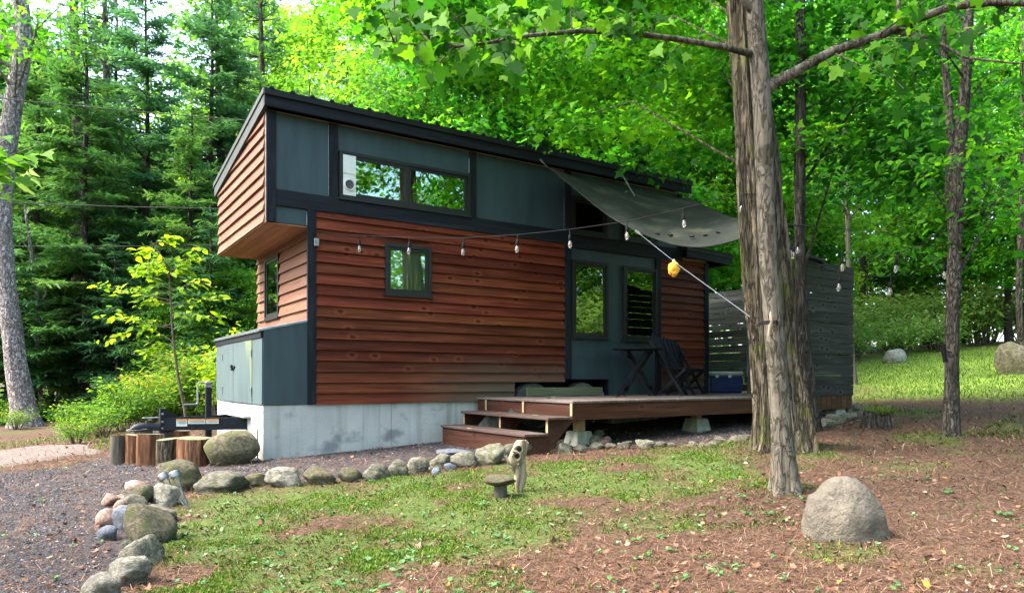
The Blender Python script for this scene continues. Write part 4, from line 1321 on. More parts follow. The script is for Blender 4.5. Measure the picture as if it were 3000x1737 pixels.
# ---------------------------------------------------------------- furniture on the deck
def folding_chair(name, label, pos, rz):
    t = thing(name, label, 'chair', pos, rz, 'black folding deck chairs')
    # local: faces +x, y sideways
    for k in range(5):
        mb = MB(); mb.cbox(-.20 + k * .088, -.20 + k * .088 + .078, -.21, .21, .415, .432, .004); obj('seat_slat', mb, MT['black_wood'], t)
    top = [.46, .52, .545, .52, .46]
    for k in range(5):
        y_ = -.17 + k * .085
        y2 = y_ * 1.12
        mb = MB()
        a = np.array([-.19, y_, .46]); b = np.array([-.19 - top[k] * .36, y2, .46 + top[k] * .93])
        mb.bar(a, b, .074, .016, (1, 0, .36)); 
        mb.tube([b + np.array([-.004, -.036, 0]), b + np.array([-.012, 0, .028]), b + np.array([-.004, .036, 0])], .012, 6)
        obj('back_slat', mb, MT['black_wood'], t)
    for y_ in (-.235, .235):
        mb = MB(); mb.bar((.20, y_, .0), (-.36, y_ * .98, .86), .03, .045); obj('leg', mb, MT['black_wood'], t)
        mb = MB(); mb.bar((-.26, y_ * .86, .0), (.21, y_ * .86, .41), .028, .042); obj('leg', mb, MT['black_wood'], t)
    for p, q in (((-.22, -.22, .50), (-.22, .22, .50)), ((-.33, -.23, .76), (-.33, .23, .76)), ((.13, -.23, .11), (.13, .23, .11)), ((-.18, -.20, .07), (-.18, .20, .07)), ((.19, -.2, .40), (.19, .2, .40))):
        mb = MB(); mb.bar(p, q, .02, .04); obj('crossbar', mb, MT['black_wood'], t)
    return t


folding_chair('folding_chair', 'black slatted folding chair turned sideways beside the round table', hw(6.16, -.82, ZD), -.62)
folding_chair('folding_chair', 'black slatted folding chair with its back against the cedar wall', hw(6.80, -.40, ZD), TH - R(90) + .1)
tb = thing('folding_table', 'black round slatted folding table on the deck', 'table', hw(5.50, -.62, ZD), .18)
RT = .395
for k in range(9):
    y0_ = -RT + k * (2 * RT / 9) + .003; y1_ = y0_ + 2 * RT / 9 - .006
    xa, xb = math.sqrt(max(.01, RT ** 2 - y0_ ** 2)), math.sqrt(max(.01, RT ** 2 - y1_ ** 2))
    mb = MB(); mb.prism([(-xa, y0_, .712), (xa, y0_, .712), (xb, y1_, .712), (-xb, y1_, .712)], (0, 0, .020)); obj('top_slat', mb, MT['black_wood'], tb)
ax_, bx_ = .30, .19
for y_ in (-.17, .17):
    o1 = .03
    mb = MB(); mb.bar((-.28 + (y_ * .6), y_, 0), (.20 + y_ * .6, y_, .71), .026, .045); obj('leg', mb, MT['black_wood'], tb)
    mb = MB(); mb.bar((.26 + y_ * .6, y_ * .8, 0), (-.22 + y_ * .6, y_ * .8, .71), .026, .045); obj('leg', mb, MT['black_wood'], tb)
for p, q in (((.185 - .1, -.14, .12), (.185 + .1, .14, .12)), ((-.21 - .1, -.17, .11), (-.21 + .1, .17, .11)), ((.16 - .1, -.17, .66), (.16 + .1, .17, .66)), ((-.18 - .1, -.14, .60), (-.18 + .1, .14, .60))):
    mb = MB(); mb.bar(p, q, .02, .06); obj('crossbar', mb, MT['black_wood'], tb)

ck = thing('cooler', 'navy blue cooler with a pale grey green lid on the deck', 'cooler', hw(8.42, .18, ZD), .12)
mb = MB(); mb.cbox(-.315, .315, -.18, .18, 0, .315, .03); cb = obj('body', mb, MT['cooler_blue'], ck)
for k in range(5):
    mb = MB(); mb.cbox(-.30, .30, -.184, -.17, .05 + k * .05, .062 + k * .05, .003); obj('body_rib', mb, MT['cooler_blue'], ck)
mb = MB(); mb.cbox(-.33, .33, -.195, .195, .315, .40, .03); obj('lid', mb, MT['cooler_lid'], ck)
for x_ in (-.2, .05):
    mb = MB(); mb.cbox(x_ - .03, x_ + .03, -.207, -.193, .285, .335, .004); obj('latch', mb, MT['white'], ck)
mb = MB(); mb.tube([(.317, -.13, .30), (.345, -.13, .28), (.352, -.12, .17), (.352, .12, .17), (.345, .13, .28), (.317, .13, .30)], .014, 8); obj('handle', mb, MT['cooler_lid'], ck, True)

# a few leaves blown onto the deck and steps
def loose_leaf(p, rz, sz, m, label):
    me_ = poly_mesh('fallen_leaf', (curl[None] * sz), 10, [.8]); o = link('fallen_leaf', me_, m); o.location = p; o.rotation_euler = (random.uniform(-.2, .2), random.uniform(-.2, .2), rz)
    return tag(o, label, 'leaf', 'fallen leaves on the deck')


for (s, t, z) in ((4.3, -1.5, ZD), (3.3, -1.3, ZD), (5.1, -1.9, ZD), (2.6, -1.2, .538), (2.6, -2.0, .538), (2.22, -1.1, .358), (3.7, -.9, ZD), (8.3, -1.2, ZD)):
    loose_leaf(hw(s, t, z + .006), random.random() * 6, .07, MT['litter'] if random.random() < .5 else MT['weed'], 'small curled fallen leaf lying on the deck planks' if z > .6 else 'small curled fallen leaf lying on a step tread')

# ---------------------------------------------------------------- shade sail
A = hw(4.06, -.20, 4.14); B = hw(7.10, -.20, 4.09); Dd = at(2252, 664, 7.75); Cc = at(1862, 676, 8.55)
SN = 34
G1 = np.zeros((SN + 1, SN + 1, 3))
for i in range(SN + 1):
    for j in range(SN + 1):
        a, b = i / SN, j / SN            # a: house edge -> outer edge; b: left -> right
        p = (1 - a) * ((1 - b) * A + b * B) + a * ((1 - b) * Cc + b * Dd)
        sag = -.21 * math.sin(math.pi * b) * a - .13 * math.sin(math.pi * b) * (1 - a) - .05 * math.sin(math.pi * a)
        wr = .034 * math.sin(17 * b + 6 * a) * math.sin(math.pi * a) * (1 - b) + .010 * math.sin(9 * (a + b) + 2) * math.sin(math.pi * a)
        G1[i, j] = p + np.array([0, 0, sag + wr])
mb = MB()
vs = [tuple(G1[i, j]) for i in range(SN + 1) for j in range(SN + 1)] + [tuple(G1[i, j] + np.array([0, 0, .003])) for i in range(SN + 1) for j in range(SN + 1)]
K = (SN + 1) ** 2; Wn = SN + 1
fs = [(i * Wn + j, i * Wn + j + 1, (i + 1) * Wn + j + 1, (i + 1) * Wn + j) for i in range(SN) for j in range(SN)]
fs += [tuple(k + K for k in reversed(f_)) for f_ in fs]
sail = thing('shade_sail', 'sagging grey green shade sail stretched from the roof edge to the trees', 'shade sail', tuple(A))
mb.add([np.array(p) - A for p in vs], fs)
obj('cloth', mb, MT['sail'], sail, True)
mb = MB()
mb.tube([G1[0, j] - A for j in range(SN + 1)], .007, 6); mb.tube([G1[SN, j] - A for j in range(SN + 1)], .010, 6)
mb.tube([G1[i, 0] - A for i in range(SN + 1)], .007, 6); mb.tube([G1[i, SN] - A for i in range(SN + 1)], .007, 6)
obj('hem', mb, MT['sail'], sail, True)
for p, q, nm in ((hw(3.97, -.145, 4.25), A, 0), (hw(5.62, -.145, 4.26), G1[2, 19], 1), (hw(7.16, -.145, 4.2), B, 2)):
    mb = MB(); mb.tube([p - A, p * .7 + q * .3 - A, p * .5 + q * .5 - A, q - A], [.009, .016, .007, .010], 6); obj('turnbuckle', mb, MT['zinc'], sail, True)
for i in range(5):
    b_, a_2 = .3 + .12 * i, .86 + .02 * (i % 3)
    p = G1[int(a_2 * SN), int(b_ * SN)] + np.array([0, 0, .012])
    loose_leaf(p, i * 1.7, .08, MT['litter'], 'dry leaf caught on top of the shade sail')['group'] = 'dry leaves on the shade sail'

# guy rope from the sail to the grey tree, with a toggle
TG = at(2198, 928, 5.33)
rope = thing('guy_rope', 'pale blue guy rope from the sail corner down to the grey tree', 'rope', tuple(Cc))
mb = MB(); mb.tube([Cc - Cc, (TG - Cc) * .5 + np.array([0, 0, -.02]), TG - Cc], .0032, 6); obj('line', mb, MT['rope'], rope, True)
mb = MB(); mb.tube([(0, 0, 0), (TG - Cc) * .03, (TG - Cc) * .06, (TG - Cc) * .09], [.012, .02, .011, .006], 6); obj('snap_hook', mb, MT['zinc'], rope, True)
kp = Cc + (TG - Cc) * .445 + np.array([0, 0, -.012])
yb = thing('cord_hank', 'bright yellow hank of cord hanging from the pale guy rope', 'cord', tuple(kp))
mb = MB()
vs = []; n1, n2 = 14, 18
for i in range(n1 + 1):
    ph = math.pi * i / n1
    for j in range(n2):
        a = 2 * math.pi * j / n2
        r_ = .058 * (1 + .10 * math.sin(3 * a + 5 * ph) + .05 * math.sin(9 * ph))
        vs.append((r_ * math.sin(ph) * math.cos(a), .62 * r_ * math.sin(ph) * math.sin(a), -.085 + 1.25 * r_ * math.cos(ph)))
mb.add(vs, [(i * n2 + j, i * n2 + (j + 1) % n2, (i + 1) * n2 + (j + 1) % n2, (i + 1) * n2 + j) for i in range(n1) for j in range(n2)])
obj('coil', mb, MT['yellow'], yb, True)
mb = MB(); mb.tube([(-.012, 0, -.03), (-.005, 0, .012), (.008, 0, .012), (.014, 0, -.03)], .004, 6); obj('loop', mb, MT['white'], yb, True)


# ---------------------------------------------------------------- string lights
sock = MB(); sock.lathe([(.006, 0), (.007, -.055), (.015, -.062), (.017, -.075), (.0165, -.118), (.014, -.122)], 14); sockm = sock.mesh('socket', True)
bul = MB(); bul.lathe([(.010, -.118), (.012, -.125), (.020, -.145), (.0245, -.165), (.0235, -.182), (.015, -.197), (.0, -.202)], 16); bulm = bul.mesh('bulb', True)


def strand(label, pts, bulbs, sc_=1.0, hang=0.0, rad=.0045):
    pts = np.array(pts, float)
    t = thing('string_light', label, 'string lights', tuple(pts[0]), 0, 'outdoor string lights')
    d = np.r_[0, np.cumsum(np.linalg.norm(np.diff(pts, axis=0), axis=1))]
    uu = np.linspace(0, d[-1], 60)
    # smooth the polyline
    sm = np.column_stack([np.interp(uu, d, pts[:, k]) for k in range(3)])
    for _ in range(6): sm[1:-1] = (sm[:-2] + 2 * sm[1:-1] + sm[2:]) / 4
    mb = MB(); mb.tube(sm - pts[0], rad, 6); obj('cable', mb, MT['cord'], t, True)
    for f in bulbs:
        p = np.array([np.interp(f, np.linspace(0, 1, 60), sm[:, k]) for k in range(3)]) - pts[0]
        so_ = link('socket', sockm, MT['cord'], t); so_.location = tuple(p); so_.scale = (sc_,) * 3; so_.rotation_euler = (random.uniform(-.06, .06), random.uniform(-.06, .06), 0)
        link('bulb', bulm, MT['bulb'], so_)
    return t


pA = hw(.60, -.05, 2.80); pB = at(2150, 572, 7.1)
cabD = [(765, 572), (884, 580), (1008, 585), (1141, 586), (1274, 578), (1402, 565), (1543, 545), (1681, 513), (1812, 479)]
pl = []
for (x_, y_) in cabD:
    px_, py_ = D(x_, y_)
    r_ = (px_ - 1500) / F
    # crossing of the sight line with the vertical plane through both ends
    d2 = pB[:2] - pA[:2]
    k_ = (r_ * pA[1] - pA[0]) / (d2[0] - r_ * d2[1])
    Yk = pA[1] + k_ * d2[1]
    pl.append(at(px_, py_, Yk))
pl = np.array(pl)
dl = np.r_[0, np.cumsum(np.linalg.norm(np.diff(pl, axis=0), axis=1))]
strand('black bulb string from the cedar house corner to the big tree', pl, [x_ / dl[-1] for x_ in dl[1:-1]])
# strands between the trees at the right
def Z7(x_, y_): return 2000 + x_ / 2.432, 600 + y_ / 2.432
strand('upper bulb string sagging between the dark trunk and the right tree', [at(*Z7(872, 212), 8.9), at(*Z7(1000, 285), 8.75), at(*Z7(1168, 353), 8.6), at(*Z7(1350, 362), 8.4), at(*Z7(1560, 342), 8.25), at(*Z7(1750, 250), 8.1), at(*Z7(1892, 150), 8.0)], [.30, .66], 1.15)
strand('lower bulb string sagging between the dark trunk and the right tree', [at(*Z7(872, 385), 8.9), at(*Z7(1010, 440), 8.75), at(*Z7(1155, 495), 8.6), at(*Z7(1330, 512), 8.4), at(*Z7(1515, 508), 8.25), at(*Z7(1700, 455), 8.1), at(*Z7(1890, 375), 8.0)], [.28, .635, .975], 1.15)
strand('short bulb string dropping from the big tree to the dark trunk', [at(*Z7(690, 0), 7.6), at(*Z7(712, 100), 7.8), at(*Z7(757, 235), 8.2), at(*Z7(800, 262), 8.8), at(*Z7(830, 205), 8.85), at(*Z7(868, 200), 8.85)], [.30, .56, .80, .93], 1.1)
strand('single bulb cord tied round the furrowed big trunk', [at(2165, 566, 7.12), at(2185, 569, 7.05), at(2230, 568, 7.02)], [.1], 1.0)
# taut black line between trees
tl = thing('tension_wire', 'thin dark wire running taut between the trees', 'wire', tuple(at(*Z7(735, 140), 8.9)))
p0 = at(*Z7(735, 140), 8.9); p1 = at(*Z7(1890, 235), 8.0)
mb = MB(); mb.tube([p0 - p0, (p1 - p0) * .1, (p1 - p0) * .2, p1 - p0], [.012, .014, .003, .003], 6); obj('wire', mb, MT['cord'], tl)

# overhead cables at the left, running to the back of the house
for (a, b, lab) in (((-420, 190), (606, 297), 'upper grey overhead cable crossing the conifers to the roof'), ((-420, 470), (560, 514), 'middle grey overhead cable crossing the conifers'), ((-420, 594), (560, 602), 'thin lowest grey overhead cable crossing the conifers')):
    p = at(*D(*a), 13.0); q = at(*D(*b), 11.4)
    t = thing('overhead_cable', lab, 'cable', tuple(q))
    mid_ = (p + q) / 2 - np.array([0, 0, .06])
    mb = MB(); mb.tube([q - q, (q * .75 + p * .25) - q - np.array([0, 0, .045]), mid_ - q, (q * .25 + p * .75) - q - np.array([0, 0, .045]), p - q], .008 if 'thin' not in lab else .0055, 6)
    obj('wire', mb, MT['cable'], t, True)
# ---------------------------------------------------------------- stones
def unit_sphere(n1=14, n2=20):
    vs = [(0, 0, 1)]
    for i in range(1, n1):
        ph = math.pi * i / n1
        for j in range(n2):
            a = 2 * math.pi * (j + .5 * (i % 2)) / n2
            vs.append((math.sin(ph) * math.cos(a), math.sin(ph) * math.sin(a), math.cos(ph)))
    vs.append((0, 0, -1))
    fs = [(0, 1 + j, 1 + (j + 1) % n2) for j in range(n2)]
    for i in range(n1 - 2):
        o_ = 1 + i * n2
        for j in range(n2):
            fs.append((o_ + j, o_ + n2 + j, o_ + n2 + (j + 1) % n2, o_ + (j + 1) % n2))
    o_ = 1 + (n1 - 2) * n2
    fs += [(o_ + j, len(vs) - 1, o_ + (j + 1) % n2) for j in range(n2)]
    return np.array(vs), fs


SPH, SPF = unit_sphere(20, 30)
SPH2, SPF2 = unit_sphere(28, 44)


def noise3(p, k=0):
    return (noise2(p[:, 0] + p[:, 2] * .71, p[:, 1] - p[:, 2] * .53, k) + noise2(p[:, 1] + 3.1 - p[:, 0] * .4, p[:, 2] + 7.7, k + 1)) / 2 - .5


def rock_mesh(name, seed, facets=9, rough=.10, hi=False, keep=.62):
    rg = np.random.default_rng(seed)
    S_, Fc = (SPH2, SPF2) if hi else (SPH, SPF)
    nr = rg.standard_normal((facets, 3)); nr /= np.linalg.norm(nr, axis=1)[:, None]
    cc = keep + (1 - keep) * rg.random(facets)
    dd = S_ @ nr.T
    rad = np.ones(len(S_))
    for k in range(facets):
        lim = np.where(dd[:, k] > .05, cc[k] / np.maximum(dd[:, k], .05), 9)
        rad = -np.log(np.exp(-26 * rad) + np.exp(-26 * np.minimum(lim, 3))) / 26
    off = rg.random(3) * 50
    rad = rad * (1 + rough * 2 * noise3(S_ * 1.9 + off, seed) + rough * noise3(S_ * 4.7 + off, seed + 3) + rough * .5 * noise3(S_ * 10 + off, seed + 5))
    P = S_ * rad[:, None]
    P = (P - (P.max(0) + P.min(0)) / 2) / ((P.max(0) - P.min(0)) / 2)
    me_ = bpy.data.meshes.new(name)
    me_.from_pydata([tuple(p) for p in P], [], Fc)
    me_.polygons.foreach_set('use_smooth', [True] * len(Fc))
    me_.update()
    return me_


nst = 0


def stone(dx, dy, w_, h_, m, label, group=None, depth=.85, tilt=0, name='stone', facets=15, rough=.17, hi=False, sink=.30, keep=.5, lift=0.0, yaw=None):
    """stone seen in the photo at display pixel (dx, dy = its foot), w_ x h_ pixels"""
    global nst
    nst += 1
    x_, y_ = D(dx, dy)
    g = gpix(x_, y_)
    Y = g[1]
    wx, wz = w_ / 2520 * 3000 / F * Y, h_ / 2520 * 3000 / F * Y
    me_ = rock_mesh(name, 100 + nst * 13, facets, rough, hi, keep)
    o = link(name, me_, MT[m])
    dep = wx * depth
    o.scale = (wx / 2, dep / 2, wz / 2 * (1 + sink))
    yy = Y + dep * .42
    xx = g[0] * yy / Y
    o.location = (xx, yy, float(gz(xx, yy)) + lift + wz / 2 * (1 - sink))
    o.rotation_euler = (0, R(tilt), R(random.uniform(-10, 10)) if yaw is None else R(yaw))
    tag(o, label, 'stone' if name == 'stone' else 'boulder', group)
    return o


EDGE_L = 'rounded grey olive stone in the row edging the gravel below the concrete wall'
EDGE_G = 'edging stones between gravel and moss'
# curve at the lower left
stone(256, 1492, 104, 76, 'stone_pale', 'pale lichen grey stone ending the curved edging, beside grass', EDGE_G, facets=7)
stone(322, 1447, 108, 68, 'stone_pale', 'pale rounded stone with a tan face in the curved edging', EDGE_G)
stone(346, 1400, 104, 72, 'stone', 'angular light grey stone just below the largest mossy boulder', EDGE_G, facets=7, keep=.5)
stone(370, 1346, 132, 100, 'stone_moss', 'largest mossy brown boulder in the curved edging', EDGE_G, name='boulder', hi=True, rough=.07)
stone(392, 1292, 92, 50, 'stone', 'half hidden tan stone behind the largest mossy boulder', EDGE_G)
stone(312, 1304, 62, 60, 'stone_blue', 'blue grey tilted stone leaning on the mossy boulder', 'small cobbles piled at the bend', tilt=-35, facets=6, rough=.05)
stone(262, 1304, 52, 50, 'stone_red', 'square reddish brown cobble in the pile', 'small cobbles piled at the bend', rough=.04)
stone(266, 1330, 56, 34, 'stone_blue', 'dark speckled oblong cobble lying on the gravel', 'small cobbles piled at the bend', tilt=-18, rough=.04)
stone(242, 1308, 16, 16, 'stone_red', 'tiny brown pebble beside the square reddish cobble', 'small cobbles piled at the bend')
stone(272, 1262, 42, 26, 'stone_red', 'smooth tan cobble sitting on the square reddish cobble', 'small cobbles piled at the bend', rough=.03, lift=.06)
stone(297, 1268, 34, 36, 'stone_red', 'small red brown cobble wedged between larger cobbles', 'small cobbles piled at the bend', rough=.04)
stone(300, 1254, 34, 26, 'stone_red', 'small pinkish cobble near the top of the pile', 'small cobbles piled at the bend', rough=.03, lift=.03)
stone(318, 1246, 42, 30, 'stone', 'rounded olive cobble under the pink oval one', 'small cobbles piled at the bend', rough=.03, lift=.03)
stone(334, 1262, 60, 42, 'stone', 'grey cobble at the base of the pile', 'small cobbles piled at the bend', rough=.04)
stone(335, 1236, 56, 30, 'stone_red', 'smooth pinkish oval cobble topping the pile', 'small cobbles piled at the bend', tilt=14, rough=.02, lift=.07, keep=.9)
stone(353, 1252, 54, 38, 'stone_moss', 'round olive cobble with black specks on the pile', 'small cobbles piled at the bend', tilt=-20, rough=.03, lift=.06, keep=.85)
stone(345, 1222, 46, 18, 'stone_blue', 'flat grey stone lying behind the cobble pile', 'small cobbles piled at the bend')
stone(404, 1252, 80, 58, 'stone_pale', 'pale mossy stone behind the two path lights', EDGE_G)
stone(442, 1213, 114, 78, 'stone_moss', 'peaked mossy boulder behind the two path lights', EDGE_G, name='boulder', hi=True, facets=6)
# row in front of the house
row = [(545, 1215, 116, 54, 'stone'), (628, 1200, 66, 34, 'stone_moss'), (698, 1200, 90, 46, 'stone_pale'), (787, 1195, 86, 46, 'stone_moss'), (860, 1188, 60, 36, 'stone_moss'),
       (925, 1184, 68, 40, 'stone'), (980, 1174, 54, 42, 'stone'), (1031, 1167, 60, 42, 'stone'), (1083, 1155, 62, 36, 'stone'), (1140, 1153, 68, 40, 'stone'), (1203, 1148, 84, 54, 'stone'),
       (1250, 1128, 48, 36, 'stone'), (1290, 1122, 40, 36, 'stone')]
for a in row: stone(*a, EDGE_L, EDGE_G)
stone(1074, 1169, 24, 20, 'stone_blue', 'small blue grey rock in front of the edging row', EDGE_G)
stone(1108, 1160, 32, 20, 'stone_blue', 'small pale grey block in front of the edging row', EDGE_G)
# row and pile in front of the deck
ZS = lambda x_, y_: ((1450 + x_ / 2.9175) * .84, (850 + y_ / 2.9175) * .84)
DK = 'weathered stone in the low row below the deck edge'
for (x_, y_, w_, h_) in ((600, 1397, 134, 94), (735, 1388, 142, 70), (870, 1368, 138, 64), (990, 1362, 104, 54), (1110, 1362, 128, 72), (1285, 1362, 170, 78), (1425, 1348, 100, 54), (1510, 1345, 90, 40), (1690, 1350, 110, 56), (1790, 1352, 110, 50), (1880, 1366, 170, 76), (1930, 1318, 120, 66), (2040, 1336, 130, 92), (2130, 1326, 120, 90), (2205, 1320, 76, 68)):
    a = ZS(x_, y_); stone(a[0], a[1], w_ * .288, h_ * .288, 'stone', DK, 'stones below the deck edge')
for (x_, y_, w_, h_, lf) in ((512, 1356, 66, 56, 0), (548, 1362, 54, 44, 0), (592, 1316, 104, 40, 0), (686, 1330, 114, 66, 0), (766, 1292, 80, 54, .05), (772, 1316, 54, 40, 0), (822, 1280, 54, 44, .05), (860, 1326, 154, 84, 0), (890, 1266, 92, 56, .09), (930, 1334, 104, 54, 0), (960, 1306, 84, 50, .03)):
    a = ZS(x_, y_ + lf * 500); stone(a[0], a[1], w_ * .288, h_ * .288, 'stone' if x_ % 3 else 'stone_red', 'smooth cobble heaped in a small pile under the deck', 'cobbles heaped under the deck', lift=lf, rough=.04, keep=.8)
ZR_ = lambda x_, y_: ((2100 + x_ / 2.29) * .84, (1100 + y_ / 2.29) * .84)
for (x_, y_, w_, h_) in ((735, 370, 120, 84), (790, 330, 110, 70), (832, 318, 74, 62), (872, 304, 76, 54), (912, 294, 60, 44), (948, 286, 74, 50), (988, 284, 60, 52), (1022, 282, 60, 54), (1066, 270, 80, 50), (950, 240, 90, 40), (905, 230, 60, 34)):
    a = ZR_(x_, y_); stone(a[0], a[1], w_ * .367, h_ * .367, 'stone', 'dull grey stone in the curved edging below the grey fence', 'edging stones below the fence')
stone(572, 1147, 142, 86, 'stone_moss', 'large speckled boulder at the concrete foundation corner', name='boulder', hi=True, rough=.06, keep=.7, sink=.1)
# the smooth rock in the needles
g = gpix(*D(2062, 1336)); kx = g[1] / F / .84
nth, nh = 72, 34
vs = []
rgk = np.random.default_rng(4)
for i in range(nh + 1):
    h_ = i / nh
    rr_ = (1 - .16 * h_ - .30 * h_ ** 3) * max(0, 1 - h_ ** 7) ** .5
    for k in range(nth):
        a = 2 * math.pi * k / nth
        lob = 1 + .05 * math.sin(3 * a + 1) + .03 * math.sin(5 * a + 2) - .07 * max(0, math.cos(a - .4)) * h_ - .10 * max(0, math.cos(a - 3.4)) * h_
        vs.append((100 * kx * rr_ * lob * math.cos(a) - 4 * kx * h_, 78 * kx * rr_ * lob * math.sin(a), -.05 + (158 * kx + .05) * h_))
vs = np.array(vs)
nn3 = noise3(vs * 7 + 3, 5) * .05 + noise3(vs * 17 + 9, 8) * .022 + noise3(vs * 38, 11) * .010
ctr = np.array([0, 0, .12])
dv = vs - ctr; dv /= np.linalg.norm(dv, axis=1)[:, None]
vs = vs + dv * nn3[:, None]
# a shallow ledge on the left face
led = np.clip(.5 + (vs[:, 0] + .02 + .25 * (vs[:, 2] - .2)) * -12, 0, 1) * np.clip((.62 * 158 * kx - vs[:, 2] + .02 * np.sin(vs[:, 0] * 30)) * 40, 0, 1)
vs = vs + dv * (led * .022)[:, None]
mb = MB(); mb.add(vs, [(i * nth + k, i * nth + (k + 1) % nth, (i + 1) * nth + (k + 1) % nth, (i + 1) * nth + k) for i in range(nh) for k in range(nth)] + [tuple(nh * nth + k for k in range(nth))])
b = obj('boulder', mb, MT['fakerock'], None, True)
b.location = (g[0] * 1.06, g[1] + 78 * kx * .85, g[2]); b.rotation_euler = (0, 0, R(-12))
tag(b, 'big smooth beige rock standing alone in the brown needles', 'boulder')
stone(2204, 893, 60, 34, 'stone_pale', 'pale boulder out on the sunny lawn', name='boulder', rough=.05, keep=.8, sink=.4)
stone(2506, 922, 108, 80, 'stone_moss', 'dark mossy boulder at the lawn edge by brown litter', name='boulder', hi=True, depth=1, keep=.78, rough=.08, sink=.35)
# a flat dark slab by the steps
stone(1118, 1120, 100, 10, 'stone_blue', 'flat dark slab set in the gravel before the steps', depth=1.2)

# ---------------------------------------------------------------- logs on end
def log_end(dx, y0, y1, w_, m, label, tops=True, tilt=(0, 0)):
    g = gpix(*D(dx, y1)); Y = g[1] + .08
    r_ = w_ / 2520 * 3000 / F * Y / 2
    h_ = (y1 - y0) / 2520 * 3000 / F * Y
    t = thing('log_stump', label, 'log', (g[0] * Y / g[1], Y, float(gz(g[0], Y)) - .03), random.random() * 6, 'upright logs at the trailer tongue')
    mb = MB(); nn_ = 26; rings = 8
    ph = random.random() * 9
    vs = []
    for i in range(rings + 1):
        z_ = (h_ + .03) * i / rings
        for k in range(nn_):
            a = 2 * math.pi * k / nn_
            rr_ = r_ * (1.06 - .06 * i / rings) * (1 + .05 * math.sin(3 * a + ph) + .035 * math.sin(7 * a + ph * 2) + .02 * math.sin(13 * a + i * .3))
            vs.append((rr_ * math.cos(a) + tilt[0] * z_, rr_ * math.sin(a) + tilt[1] * z_, z_ + (.012 * math.cos(a + ph) if i == rings else 0)))
    mb.add(vs, [(i * nn_ + k, i * nn_ + (k + 1) % nn_, (i + 1) * nn_ + (k + 1) % nn_, (i + 1) * nn_ + k) for i in range(rings) for k in range(nn_)])
    obj('trunk_section', mb, MT[m], t, True)
    tp_ = [vs[rings * nn_ + k] for k in range(nn_)]
    mb = MB(); mb.add([(x_, y_, z_ + .001) for x_, y_, z_ in tp_], [tuple(range(nn_))]); obj('cut_face', mb, MT['logtop'], t)


log_end(294, 1075, 1143, 42, 'log_dark', 'dark grey upright log at the outer end of the row')
log_end(330, 1072, 1142, 36, 'log', 'slim brown upright log beside the dark grey one')
log_end(370, 1070, 1146, 58, 'log', 'upright log with pale streaked bare wood')
log_end(414, 1082, 1150, 54, 'bark_rough', 'short upright log still covered in rough bark')
log_end(474, 1080, 1148, 70, 'log', 'wide red brown upright log without bark')
log_end(502, 1078, 1132, 40, 'log_dark', 'grey upright log half behind the red brown one')
log_end(345, 1058, 1122, 62, 'log_dark', 'mossy topped upright log in the rear of the row')
log_end(410, 1056, 1122, 60, 'log_dark', 'dark upright log directly under the coupler')
log_end(440, 1060, 1120, 50, 'log', 'upright brown log under the trailer tongue')
# old stump at the right
g = gpix(*ZR_(1098, 362)) if False else gpix(2100 + 1098 / 2.29, 1100 + 362 / 2.29)
t = thing('tree_stump', 'rotting dark stump with mossy top near the grey fence', 'stump', (g[0], g[1] + .1, g[2] - .03))
mb = MB(); vs = []; nn_ = 28
for i, (z_, q_) in enumerate(((0, 1.35), (.06, 1.1), (.14, .95), (.22, .9), (.25, .8))):
    for k in range(nn_):
        a = 2 * math.pi * k / nn_
        rr_ = .15 * q_ * (1 + .14 * math.sin(4 * a) + .08 * math.sin(9 * a))
        vs.append((rr_ * math.cos(a) * 1.3, rr_ * math.sin(a), z_ + (.035 * math.sin(5 * a) if i > 2 else 0)))
mb.add(vs, [(i * nn_ + k, i * nn_ + (k + 1) % nn_, (i + 1) * nn_ + (k + 1) % nn_, (i + 1) * nn_ + k) for i in range(4) for k in range(nn_)] + [tuple(4 * nn_ + k for k in range(nn_))])
obj('wood', mb, MT['bark_dark'], t, True)
az = np.random.default_rng(3).random(260) * 6.28
rr_ = .15 * np.random.default_rng(4).random(260) ** .5
f_ = np.column_stack([np.cos(az) * .5, np.sin(az) * .5, np.ones(260)])
Vt = place(OVATE_S * np.array([.35, 1, 1]), np.column_stack([rr_ * np.cos(az) + .05, rr_ * np.sin(az), np.full(260, .22)]), frames(f_, np.column_stack([np.sin(az), np.cos(az), np.zeros(260)])), .05 + .09 * np.random.default_rng(5).random(260))
link('grass_tuft', poly_mesh('grass_tuft', Vt, 4, np.random.default_rng(6).random(260) * .7), MT['grass'], t)

# ---------------------------------------------------------------- solar path lights
def path_light(top, foot, label):
    g = gpix(*D(*foot)); Y = g[1]
    p = np.array(at(*D(*top), Y + .02))
    d = p - g; L = np.linalg.norm(d); d /= L
    t = thing('path_light', label, 'path light', tuple(g), 0, 'leaning solar path lights')
    Mx = Vector(d).to_track_quat('Z', 'Y').to_matrix().to_4x4()
    mb = MB(); mb.lathe([(.009, -.05), (.0115, 0), (.0115, L * .58), (.013, L * .58)], 12, Mx); obj('stake', mb, MT['zinc'], t, True)
    mb = MB(); mb.lathe([(.014, L * .57), (.016, L * .60), (.034, L * .84), (.034, L * .85), (.0, L * .85)], 18, Mx); obj('lens', mb, MT['bulb'], t, True)
    mb = MB(); mb.lathe([(.020, L * .84), (.042, L * .845), (.043, L * .97), (.040, L * .985), (.036, L * .99), (.0, L * .99)], 22, Mx); obj('cap', mb, MT['zinc'], t, True)
    mb = MB(); mb.lathe([(.0, L * .991), (.026, L * .991), (.026, L * .997), (.0, L * .997)], 4, Mx); obj('solar_cell', mb, MT['black'], t)


path_light((396, 1166), (452, 1243), 'stainless solar path light with the smaller cap, leaning away from the house')
path_light((427, 1158), (464, 1252), 'stainless solar path light with its cap overlapping its neighbour')

